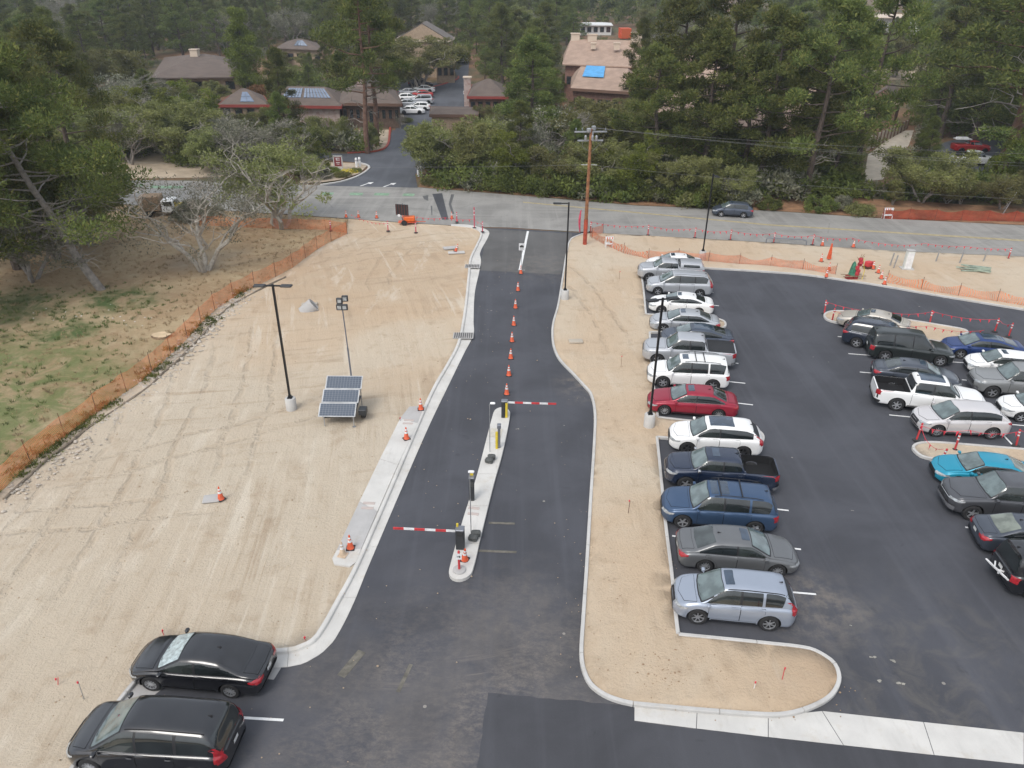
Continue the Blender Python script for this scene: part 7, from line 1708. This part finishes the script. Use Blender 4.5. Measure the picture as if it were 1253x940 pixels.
def proto_bush(key, seed, H=2.2, R_=1.8, mat_=None, n=170, ncl=34, size=.19, name='shrub'):
    r = random.Random(seed); rg = np.random.default_rng(seed); cent = []; rad = []; t = MB()
    for i in range(ncl): a = r.uniform(0, 6.28); q = sqrt(r.random()) * R_; cent.append((cos(a) * q, sin(a) * q, .35 + r.random() * (H - .6) * (1 - (q / R_) ** 2 * .7))); rad.append(r.uniform(.35, .7) * R_ / 1.8)
    for i in range(7): a = i * .9; t.tube(bend((cos(a) * .15, sin(a) * .15, -.1), (cos(a) * R_ * .55, sin(a) * R_ * .55, H * .7), r, .05, 3, .1), [.05, .04, .03, .015], 4)
    PROTO[key] = [('stems', t.mesh('stems', M['bark'])), ('crown', tri_mesh('crown', leaves(cent, rad, n, size, rg, .35, .75, .5), mat_ or M['shrub']))], H, name
for i in range(5): proto_pine('pine%d' % i, 20 + i, lean=(-.05, .04, .0, .08, -.02)[i], cr=(4.6, 5.3, 4.2, 5.0, 3.9)[i], low=(.2, .27, .14, .34, .16)[i], dens=(1, .9, 1.15, .8, 1.1)[i])
proto_pine('red_pine', 31, cr=4.6, low=.36, bark=M['bark_red'], dead=12, dens=.8); proto_pine('cypress', 33, H=12, cr=2.4, low=.12, mat_=M['bright'], dens=1.3, dead=0)
proto_pine('big_left', 41, H=19, lean=-.40, cr=8.2, low=.26, dens=1.9, dead=34, n=150, open_=1.35, bark=M['bark_grey'])
proto_oak('oak0', 50); proto_oak('oak1', 51, R_=5.2, H=7); proto_oak('oak2', 52, R_=4.0, H=8.5); proto_oak('oak3', 57, R_=4.4, H=7.6, mat_=M['bright'], leafy=.9)
proto_oak('grey0', 53, mat_=M['grey_oak'], R_=5, H=7, twigs=160, leafy=1.0, n=80); proto_oak('grey1', 54, mat_=M['grey_oak'], R_=5, H=7.4, twigs=220, leafy=.7, n=60)
proto_oak('bare', 55, mat_=M['grey_oak'], bark=M['bark_pale'], R_=6.6, H=9, trunks=4, twigs=90, leafy=.8, n=72, size=.19, ncl=95, thick=1.4); proto_oak('multi', 56, mat_=M['oak'], bark=M['bark_pale'], R_=5.0, H=8, trunks=5, twigs=120, leafy=1.0, n=120, thick=1.35)
proto_bush('bush0', 60); proto_bush('bush1', 61, H=1.6, R_=2.0, mat_=M['oak']); proto_bush('bush2', 62, H=2.4, R_=1.6, mat_=M['grey_oak']); proto_bush('bush3', 63, H=1.4, R_=1.5, mat_=M['bright']); proto_bush('bush_rust', 64, H=2.6, R_=1.6, mat_=M['rusty'])

def tree(key, loc, scale, rz, label, cat='tree', group=None, sx=1.0, lite_=False):
    parts, H, nm = PROTO[key]; e = empty(nm, loc, rz); e.scale = (scale * sx, scale * sx, scale); tag(e, label, cat, group)
    for n, me in parts:
        if lite_ and n == 'dead_branches': continue
        o = link(n, me, e)
        if n in ('dead_branches', 'twigs', 'branches', 'stems'): o['kind'] = 'stuff'
    return e
def tree_px(key, base, topy, label, sx=1.0, rz=None, cat='tree', group=None, dx=0):
    p = gp(*base); z = at_y(base[0], topy, p.y).z - p.z; s = max(.15, z / PROTO[key][1]); return tree(key, p, s, random.uniform(0, 6.28) if rz is None else rz, label, cat, group, sx)
# key trees, by what stands in front
T = [
 ('big_left', (127, 356), 30, 'big leaning grey trunked pine at the left with bare lower branches', 1.0, 0.0),
 ('pine2', (25, 330), -40, 'tall dark pine at the left edge behind the leaning one', 1.1, 1.0),
 ('pine0', (-30, 380), 60, 'dark pine cut by the left edge of the picture', 1.2, 2.0),
 ('pine1', (104, 262), 40, 'dark pine between the leaning pine and the sandy lot', 1.0, 2.2),
 ('oak0', (109, 300), 205, 'small dark oak close behind the leaning pine trunk', 1.2, .3),
 ('bare', (250, 333), 203, 'pale almost bare lichen oak standing in the dry grass', .95, .6),
 ('multi', (345, 280), 168, 'multi stemmed grey oak by the near road edge', 1.1, 1.3),
 ('bush2', (240, 268), 243, 'small dusty shrub under the bare oak', 1.6, 1),
 ('grey0', (300, 205), 143, 'broad grey lichen oak in front of the pavilion', 1.35, .4),
 ('grey1', (352, 205), 158, 'grey green oak left of the bright bush', 1.1, .8),
 ('oak3', (372, 200), 157, 'bright green bushy tree left of the driveway corner', 1.1, 2.0),
 ('oak1', (408, 183), 139, 'dark round oak in front of the stone wall', 1.0, 2.8),
 ('oak1', (205, 193), 130, 'wide oak at the back of the sandy lot', 1.2, 3.1),
 ('grey0', (255, 195), 140, 'grey oak right of the sandy lot', 1.1, 2.5),
 ('oak2', (160, 178), 110, 'oak at the left back of the sandy lot', 1.2, 1.5),
 ('grey0', (150, 150), 88, 'pale lichen covered oak far left among dark pines', 1.3, 1.1),
 ('oak3', (228, 165), 105, 'oak behind the sandy lot', 1.3, .2),
 ('cypress', (305, 118), 16, 'narrow bright yellow green cypress', 1.0, 0),
 ('pine2', (352, 175), 65, 'dense dark pine in front of the clinic roof', .95, 2.0),
 ('red_pine', (450, 188), -20, 'tall reddish trunked pine left of the driveway, the left of two', .9, 1.0),
 ('red_pine', (461, 180), -35, 'tall pine left of the driveway, the right of two', .85, 3.0),
 ('oak2', (455, 186), 150, 'small tree in the driveway garden bed', .7, 1),
 ('pine4', (486, 60), -30, 'pine behind the tall gabled building', 1.2, 2),
 ('oak0', (515, 112), 42, 'large round dark oak in front of the gabled building', 1.45, .5),
 ('bush3', (549, 78), 50, 'bright green bush at the corner of the stair block', .9, .5),
 ('grey1', (490, 158), 138, 'small leafless grey tree at the end of the pale path', .8, .5),
 ('oak2', (533, 213), 150, 'oak with several thin trunks at the right driveway corner', 1.25, 2.2),
 ('oak1', (560, 217), 142, 'broad oak right of the driveway corner', 1.2, .9),
 ('oak0', (592, 222), 148, 'dark green oak on the far verge with a forked trunk', 1.1, 1.9),
 ('oak3', (634, 228), 160, 'pale trunked small tree on the far verge', 1.0, 2.5),
 ('pine2', (650, 190), 52, 'bushy pine left of the blue tarpaulin roof', 1.35, .5),
 ('grey1', (668, 205), 128, 'grey twiggy oak behind the utility pole', 1.3, 1.8),
 ('oak1', (690, 232), 172, 'dark oak on the verge left of the utility pole', 1.1, 3.3),
 ('oak0', (727, 238), 170, 'dark oak on the verge behind the utility pole', 1.2, .1),
 ('oak3', (768, 240), 166, 'light green tree right of the utility pole', .95, 5.0),
 ('oak2', (800, 243), 182, 'dark green tree on the verge in front of the long wing', 1.1, 2.4),
 ('oak0', (842, 247), 186, 'dark oak above the left of the lamp pole on the strip', 1.15, 3.7),
 ('oak1', (885, 248), 196, 'dark oak behind the driving car', 1.05, 2.7),
 ('pine0', (830, 205), 0, 'very tall dense pine in front of the tan roofs', 1.1, .8),
 ('pine3', (878, 212), -25, 'tall pine right of the main roof', 1.05, 4.0),
 ('pine2', (780, 150), 30, 'dark pine over the right edge of the main roof', .85, 1.4),
 ('pine1', (930, 235), 20, 'tall pine behind the driving car', 1.0, 2.1),
 ('pine1', (985, 245), 0, 'leaning pine with a bare dark trunk on the verge', 1.0, 1.2),
 ('pine4', (1018, 235), 100, 'lower pine right of the bare trunk', 1.2, .3),
 ('pine3', (1040, 226), -30, 'tall pine left of the dirt path', .8, 4.6),
 ('oak1', (1128, 248), 176, 'broad dark oak right of the dirt path', 1.05, 2.6),
 ('oak0', (1175, 250), 216, 'dark oak in front of the white pickup', .8, 1.6),
 ('oak2', (1092, 251), 222, 'dark shrub like oak below the dirt path', .8, 1.6),
 ('pine1', (1150, 170), -20, 'tall pine left of the parked red pickup', 1.0, 3.0),
 ('red_pine', (1217, 222), -110, 'huge reddish trunked pine at the right', 1.3, 1.4),
 ('pine0', (1262, 240), 20, 'dense pine cut by the right edge', 1.2, 3.4),
 ('oak3', (1245, 235), 150, 'bright green oak at the right edge', .9, 3.9),
 ('oak1', (1225, 256), 210, 'low oak above the dark orange mesh', 1.1, 3.9),
 ('oak1', (205, 128), 99, 'round oak hiding the left walls of the upper left building', 1.3, .4), ('oak0', (238, 132), 101, 'round oak hiding the middle walls of the upper left building', 1.4, 1.4), ('oak2', (268, 127), 96, 'oak hiding the right walls of the upper left building', 1.3, 2.4), ('grey0', (180, 135), 92, 'grey oak left of the upper left building', 1.2, 2.9), ('oak1', (292, 152), 129, 'low oak under the pavilion roof', 1.3, 3.4),
 ('oak0', (330, 165), 128, 'dark oak between the pavilion and the clinic', 1.0, 4.4), ('pine0', (800, 225), 60, 'broad low branched pine right of the utility pole wires', 1.15, 1.1), ('pine4', (858, 228), 45, 'dense pine with branches down to the verge', 1.25, 2.2), ('pine2', (905, 232), 70, 'bushy pine above the driving car', 1.3, 3.3), ('pine0', (960, 238), 60, 'bushy pine left of the bare leaning trunk', 1.25, 4.4), ('pine2', (1010, 200), 30, 'tall bushy pine in front of the pink walled building', 1.3, 5.5), ('oak1', (745, 200), 122, 'spreading oak below the tarpaulin wing', 1.3, 1.7), ('oak0', (790, 205), 128, 'round oak below the right end of the main roof', 1.2, 2.7), ('oak2', (710, 190), 116, 'oak below the left end of the tarpaulin wing', 1.2, .7), ('pine4', (1190, 175), -10, 'dense dark pine behind the red pickup', 1.3, 1.9), ('pine0', (1240, 200), -30, 'dense pine filling the upper right corner', 1.3, 2.9), ('oak1', (1158, 249), 216, 'low spreading oak right of the broad one', 1.2, 1.9), ('pine2', (60, 300), 90, 'dense dark pine behind the leaning grey trunk', 1.5, 1.9), ('grey0', (40, 345), 235, 'dusty grey oak with bare branches at the left edge', 1.2, .9), ('oak0', (70, 318), 225, 'low dark oak left of the leaning trunk', 1.3, .9),
 ('oak0', (440, 148), 131, 'dark oak hiding part of the entrance wing porch', 1.2, .4), ('oak2', (347, 82), 60, 'oak under the left eave of the solar patched building', 1.3, 1.4), ('oak1', (378, 84), 63, 'oak under the right eave of the solar patched building', 1.3, 2.1), ('oak2', (684, 118), 80, 'oak at the left end of the main tan roof', 1.3, 3.1), ('oak0', (722, 136), 115, 'round oak under the left of the tarpaulin roof', 1.4, 2.2), ('oak1', (756, 139), 118, 'round oak under the right of the tarpaulin roof', 1.4, 4.2), ('oak1', (360, 152), 126, 'oak before the left end of the clinic', 1.1, 5.2), ('oak3', (312, 240), 196, 'fuller green oak behind the bare one by the road', 1.1, 5.0), ('oak1', (598, 138), 120, 'oak under the eave of the hip roofed building', 1.2, 3.2),
 ('bush_rust', (318, 128), 98, 'rusty brown dead conifer beside the pavilion', .8, .9),
]
for t in T: tree_px(t[0], t[1], t[2], t[3], t[4], t[5])
ub = 0
for px, k, s, l in (((406, 214), 'bush3', .7, 'low green plant at the planted corner by the maroon sign'), ((420, 217), 'bush1', .5, 'dark hedge plant at the planted corner'), ((435, 211), 'bush1', .4, 'small hedge plant near the right white bollard'), ((396, 219), 'bush2', .7, 'dusty shrub at the left of the planted corner'), ((392, 206), 'bush3', .8, 'leafy bush behind the maroon sign'), ((372, 213), 'bush1', .9, 'round bush left of the driveway mouth'), ((478, 151), 'bush1', .5, 'round clipped bush left of the pale path'), ((499, 150), 'bush1', .5, 'round clipped bush right of the pale path'), ((430, 172), 'bush0', .7, 'bush in the driveway garden bed'), ((415, 176), 'bush0', .6, 'bush against the garden wall'),
                 ((525, 226), 'bush1', .6, 'low green plant on the far verge by the driveway'), ((540, 227.5), 'bush1', .5, 'second low plant on the far verge'), ((556, 229), 'bush1', .55, 'third low plant on the far verge'), ((575, 230), 'bush1', .4, 'fourth low plant on the far verge'), ((940, 256), 'bush0', .7, 'bush at the road edge right of the driving car'), ((1002, 258), 'bush0', .9, 'bush at the road edge under the bare pine trunk'), ((1050, 262), 'bush1', .8, 'bush left of the white barricade across the road'), ((1030, 257), 'bush2', .7, 'dusty bush on the verge under the pines'), ((151, 207), 'bush3', .4, 'tiny lone green bush on the sandy lot')):
    tree(k, gp(*px), s, random.uniform(0, 6), l, 'bush')
# hedge of shrubs along the far road edge, in front of the trunks
r = random.Random(12)
for i in range(34):
    x = 600 + i * 9.4 + r.uniform(-3, 3); y = 236.5 + (x - 620) * .076 - 3.5 + r.uniform(-5, 0)
    if 905 < x < 935: continue
    tree(r.choice(['bush0', 'bush0', 'bush1', 'bush2']), gp(x, y), r.uniform(.9, 1.6), r.uniform(0, 6), ('bushy ' if i % 2 else 'low ') + 'dark green roadside shrub on the far verge, ' + ('left of the utility pole' if x < 715 else 'right of the utility pole' if x < 800 else 'behind the strip lamp pole' if x < 905 else 'right of the driving car'), 'bush', ('bushy' if i % 2 else 'low') + ' shrubs on the far verge, ' + ('left of the utility pole' if x < 715 else 'right of the utility pole' if x < 800 else 'behind the strip lamp pole' if x < 905 else 'right of the driving car'))

# the forest: filled in wherever it does not hide what the photograph shows
CLEAR = [(398, 180, 512, 232), (468, 148, 512, 188), (486, 98, 575, 160), (556, 62, 582, 100), (196, 62, 300, 99), (270, 108, 300, 132), (340, 48, 385, 62), (378, 112, 482, 150), (486, 34, 550, 56), (576, 98, 610, 122), (686, 52, 770, 117), (130, 186, 200, 216), (1058, 158, 1112, 215), (1155, 162, 1212, 206), (1064, 112, 1100, 140), (1062, 84, 1118, 98), (1062, 4, 1118, 24), (715, 22, 778, 44), (990, 92, 1006, 100), (820, 118, 850, 150), (885, 120, 915, 160), (800, 60, 815, 90), (880, -30, 930, 8), (1060, -40, 1100, 6)]
def project(p):
    v = Vector(p) - Vector((0, 0, CAM_H)); d = v.dot(FW); return 626.5 + FPX * v.dot(RT) / d, 470 - FPX * v.dot(UP) / d, FPX / d
def blocks(p, H_, R_):
    x, y0, s = project(p); _, y1, _ = project((p[0], p[1], p[2] + H_)); w = R_ * s * .85; ym = y0 + (y1 - y0) * .25
    if x < -60 or x > 1320: return True
    return any(x + w > a and x - w < c and ym > b2 and y1 + 3 < d for a, b2, c, d in CLEAR)
bld = [o for o in COL.objects if o.type == 'EMPTY' and o.get('category') == 'building']
placed = [(o.location.x, o.location.y) for o in COL.objects if o.get('category') == 'tree']
r = random.Random(99); cnt = 0; FAR = []
bp_ = []
for o in bld:
    xs = [ch for ch in o.children if ch.name.startswith('roof')]
    if xs:
        vv = [v.co for c in xs for v in c.data.vertices]; bp_.append((o.location.x + min(v.x for v in vv), o.location.x + max(v.x for v in vv), o.location.y + min(v.y for v in vv), o.location.y + max(v.y for v in vv)))
def inbld(x, y): return any(a - 1 < x < b2 + 1 and c - 1 < y < d + 1 for a, b2, c, d in bp_)
MARKS = [(60, 120, 'at the far upper left edge'), (160, 60, 'left of the upper left building'), (250, 40, 'behind the upper left building'), (250, 130, 'in front of the upper left building'), (170, 150, 'behind the sandy lot'), (305, 70, 'around the yellow green cypress'), (365, 30, 'behind the solar patched roof'), (370, 90, 'between the solar patched roof and the clinic'), (440, 60, 'behind the entrance wing'), (515, 15, 'behind the tall gabled building'), (600, 40, 'right of the far drive'), (630, 110, 'around the hip roofed building'), (640, 180, 'right of the driveway'), (735, 15, 'around the white shed'), (690, 140, 'below the tarpaulin wing'), (830, 30, 'behind the tall pines right of the main roof'), (860, 110, 'among the tan roofs'), (900, 190, 'in front of the long wing'), (960, 20, 'at the top right of centre'), (1010, 120, 'around the pink walled building'), (1080, 60, 'by the far upper lot'), (1080, 140, 'around the small gabled house'), (1140, 120, 'above the parked red pickup'), (1200, 40, 'in the upper right corner'), (1240, 150, 'at the right edge beside the huge pine'), (1060, 220, 'beside the dirt path')]
LOOK = {'pine0': 'broad dark pine', 'pine1': 'wide crowned pine', 'pine2': 'narrow dense pine', 'pine3': 'open crowned pine', 'pine4': 'slim dark pine', 'oak0': 'round dark oak', 'oak1': 'wide low oak', 'oak2': 'small domed oak', 'oak3': 'bright green oak', 'grey0': 'grey lichen oak', 'grey1': 'twiggy grey oak'}
def forest_label(k, s, p):
    m = min(MARKS, key=lambda q: (q[0] - p[0]) ** 2 + 2 * (q[1] - p[1]) ** 2)[2]; H_ = PROTO[k][1] * s
    l = ('tall ' if H_ > 12.5 else 'low ' if H_ < 7 else 'middling ') + LOOK[k] + ' standing ' + m
    return l, l.replace(' standing', 's') 
roadpoly = [(p.x, p.y) for p in RN] + [(p.x, p.y) for p in reversed(RF)]
y = 96.0
while y < 300:
    hw = y * .78 + 12; x = -hw + r.uniform(0, 5); st = 6.6 + (y - 96) * .028
    while x < hw:
        px, py = x + r.uniform(-2, 2), y + r.uniform(-2, 2); z = terrain(px, py); kind = r.random()
        if py < 125: keys = ['oak0', 'oak1', 'oak2', 'grey0', 'pine2', 'oak3', 'grey1', 'pine4']; hh = (5, 9)
        else: keys = ['pine0', 'pine1', 'pine2', 'pine3', 'pine4', 'oak0', 'oak2', 'pine2', 'grey0', 'pine1']; hh = (8, 17)
        ok = False
        for att in range(4):
            k = r.choice(keys); H_ = r.uniform(*hh) * (1, .8, .6, .42)[att]
            if k.startswith(('oak', 'grey')): H_ = min(H_, 10.5)
            s = H_ / PROTO[k][1]; R_ = {'oak': 5, 'gre': 5, 'pin': 4.2}[k[:3]] * s
            if not blocks((px, py, z), H_, R_): ok = True; break
        if ok and not inbld(px, py) and not inside((px, py), roadpoly) and py > 70 and all((px - a) ** 2 + (py - b2) ** 2 > 16 for a, b2 in placed):
            pine = k.startswith('pine')
            g = 'pines of the background forest' if pine else 'oaks of the background forest'
            cnt += 1; pxs = project((px, py, z))
            lab, grp = forest_label(k, s, pxs)
            tree(k, (px, py, z - .1), s, r.uniform(0, 6.28), lab, 'tree', grp, sx=r.uniform(.9, 1.25), lite_=py > 170)
            placed.append((px, py))
        x += st
    y += st
print('forest trees', cnt)
# the far wood, one mass
rg = np.random.default_rng(5); VV = []; base = []
for k in range(3):
    cent = []; rad = []
    rr = random.Random(k)
    for i in range(26): a = rr.uniform(0, 6.28); f = rr.random(); q = (1 - f * .7) * 3.6 * rr.uniform(.4, 1); cent.append((cos(a) * q, sin(a) * q, 3 + f * 10)); rad.append(rr.uniform(1.1, 1.7))
    base.append(leaves(cent, rad, 42, .85, rg, .4, .7, .5))
r = random.Random(7); y = 302
while y < 560:
    hw = y * .76; x = -hw; st = 10 + (y - 300) * .03
    while x < hw:
        px, py = x + r.uniform(-3, 3), y + r.uniform(-3, 3); z = terrain(px, py); s = r.uniform(.7, 1.25)
        for att in range(3):
            if not blocks((px, py, z), 13.5 * s, 3.5 * s): 
                a = r.uniform(0, 6.28); B_ = base[r.randrange(3)]; c_, s_ = cos(a) * s, sin(a) * s; Q = np.empty_like(B_); Q[:, 0] = B_[:, 0] * c_ - B_[:, 1] * s_ + px; Q[:, 1] = B_[:, 0] * s_ + B_[:, 1] * c_ + py; Q[:, 2] = B_[:, 2] * s + z - 1.5; VV.append(Q); break
            s *= .6
        x += st
    y += st
tag(link('distant_wood', tri_mesh('distant_wood', np.concatenate(VV), M['pine'])), 'distant wooded hillside behind the hospital', kind='stuff')
# undergrowth filling the forest floor
r = random.Random(17); rg = np.random.default_rng(17); base = []; VV = []; VG = []
for k in range(3):
    cent = [(r.gauss(0, .9), r.gauss(0, .9), r.uniform(.3, 1.9)) for _ in range(11)]; base.append(leaves(cent, [.65] * 11, 34, .34, rg, .35, .8, .5))
for i in range(5200):
    py = 86 + (r.random() ** 1.5) * 215; px = r.uniform(-.8, .8) * py; z = terrain(px, py); s = r.uniform(.6, 1.5)
    if inside((px, py), roadpoly) or inbld(px, py) or px / py < -.62 and py < 88: continue
    q, w_, _ = project((px, py, z + .5))
    if w_ > 236 + (q - 620) * .075 - 6 and q > 500: continue
    if w_ > 200 and q < 400: continue
    if blocks((px, py, z), 2.4 * s, 1.8 * s) : continue
    a = r.uniform(0, 6.28); B_ = base[r.randrange(3)]; c_, s_ = cos(a) * s, sin(a) * s; Q = np.empty_like(B_); Q[:, 0] = B_[:, 0] * c_ - B_[:, 1] * s_ + px; Q[:, 1] = B_[:, 0] * s_ + B_[:, 1] * c_ + py; Q[:, 2] = B_[:, 2] * s + z; (VV if r.random() < .75 else VG).append(Q)
tag(link('undergrowth', tri_mesh('undergrowth', np.concatenate(VV), M['shrub'])), 'dark green undergrowth between the forest trees', kind='stuff'); tag(link('grey_undergrowth', tri_mesh('grey_undergrowth', np.concatenate(VG), M['grey_oak'])), 'greyish scrub between the forest trees', kind='stuff')
# grass and weeds on the field
rg = np.random.default_rng(11); r = random.Random(11); V1 = []; 
fx = [(p[0], p[1]) for p in field]
cent = []; cg = []
while len(cent) < 5200:
    px, py = r.uniform(-62, -8), r.uniform(14, 82)
    if not inside((px, py), fx): continue
    nz = mnoise.noise(Vector((px * .22, py * .22, 2)))
    green = (hypot(px + 33, (py - 32)) < 15 and nz > -.25) or hypot(px + 30, py - 52) < 5 or hypot(px + 38, py - 50) < 5.5
    (cg if green and r.random() < .7 else cent).append((px, py, .11))
def tufts(c, n, size, rg): return leaves(c, [.16] * len(c), n, size, rg, 1.4, .2, .22)
tag(link('dry_grass_tufts', tri_mesh('dry_grass_tufts', tufts(cent, 9, .17, rg), flat('dry_tuft', (.30, .22, .12), .9, var=.35, vs=1))), 'dry tan grass tufts all over the left field', kind='stuff')
tag(link('green_grass_tufts', tri_mesh('green_grass_tufts', tufts(cg, 16, .17, rg), flat('green_tuft', (.10, .135, .035), .9, var=.35, vs=1))), 'green grass tufts in the lower left field and under the leaning pine', kind='stuff')
pth = resample(smooth_path(W([(0, 595), (47, 556), (113, 506), (174, 464), (230, 412), (300, 352)], .1), .5), 120)
wc = [(p.x + r.gauss(.2, .35), p.y + r.gauss(-.3, .35), .13) for p in pth for _ in range(3) if mnoise.noise(Vector((p.x * .4, p.y * .4, 5))) > -.02]
tag(link('weeds', tri_mesh('weeds', leaves(wc, [.25] * len(wc), 26, .13, rg, .8, .5, .5), M['shrub'])), 'green weeds growing along the foot of the mesh fence', kind='stuff')
# ------------------------------------------------------------------ air
b = MB(); b.box((0, 1480, 31), (4200, 3300, 66)); hz = b.build('haze', None if False else flat('air', (1, 1, 1)))
m = hz.data.materials[0]; nt = m.node_tree; nt.nodes.remove(nt.nodes['Principled BSDF']); pvn = N(nt, 'ShaderNodeVolumePrincipled'); pvn.inputs['Color'].default_value = (.80, .87, .96, 1); pvn.inputs['Density'].default_value = .00033; pvn.inputs['Anisotropy'].default_value = .2
nt.links.new(pvn.outputs[0], nt.nodes['Material Output'].inputs['Volume']); tag(hz, kind='stuff')
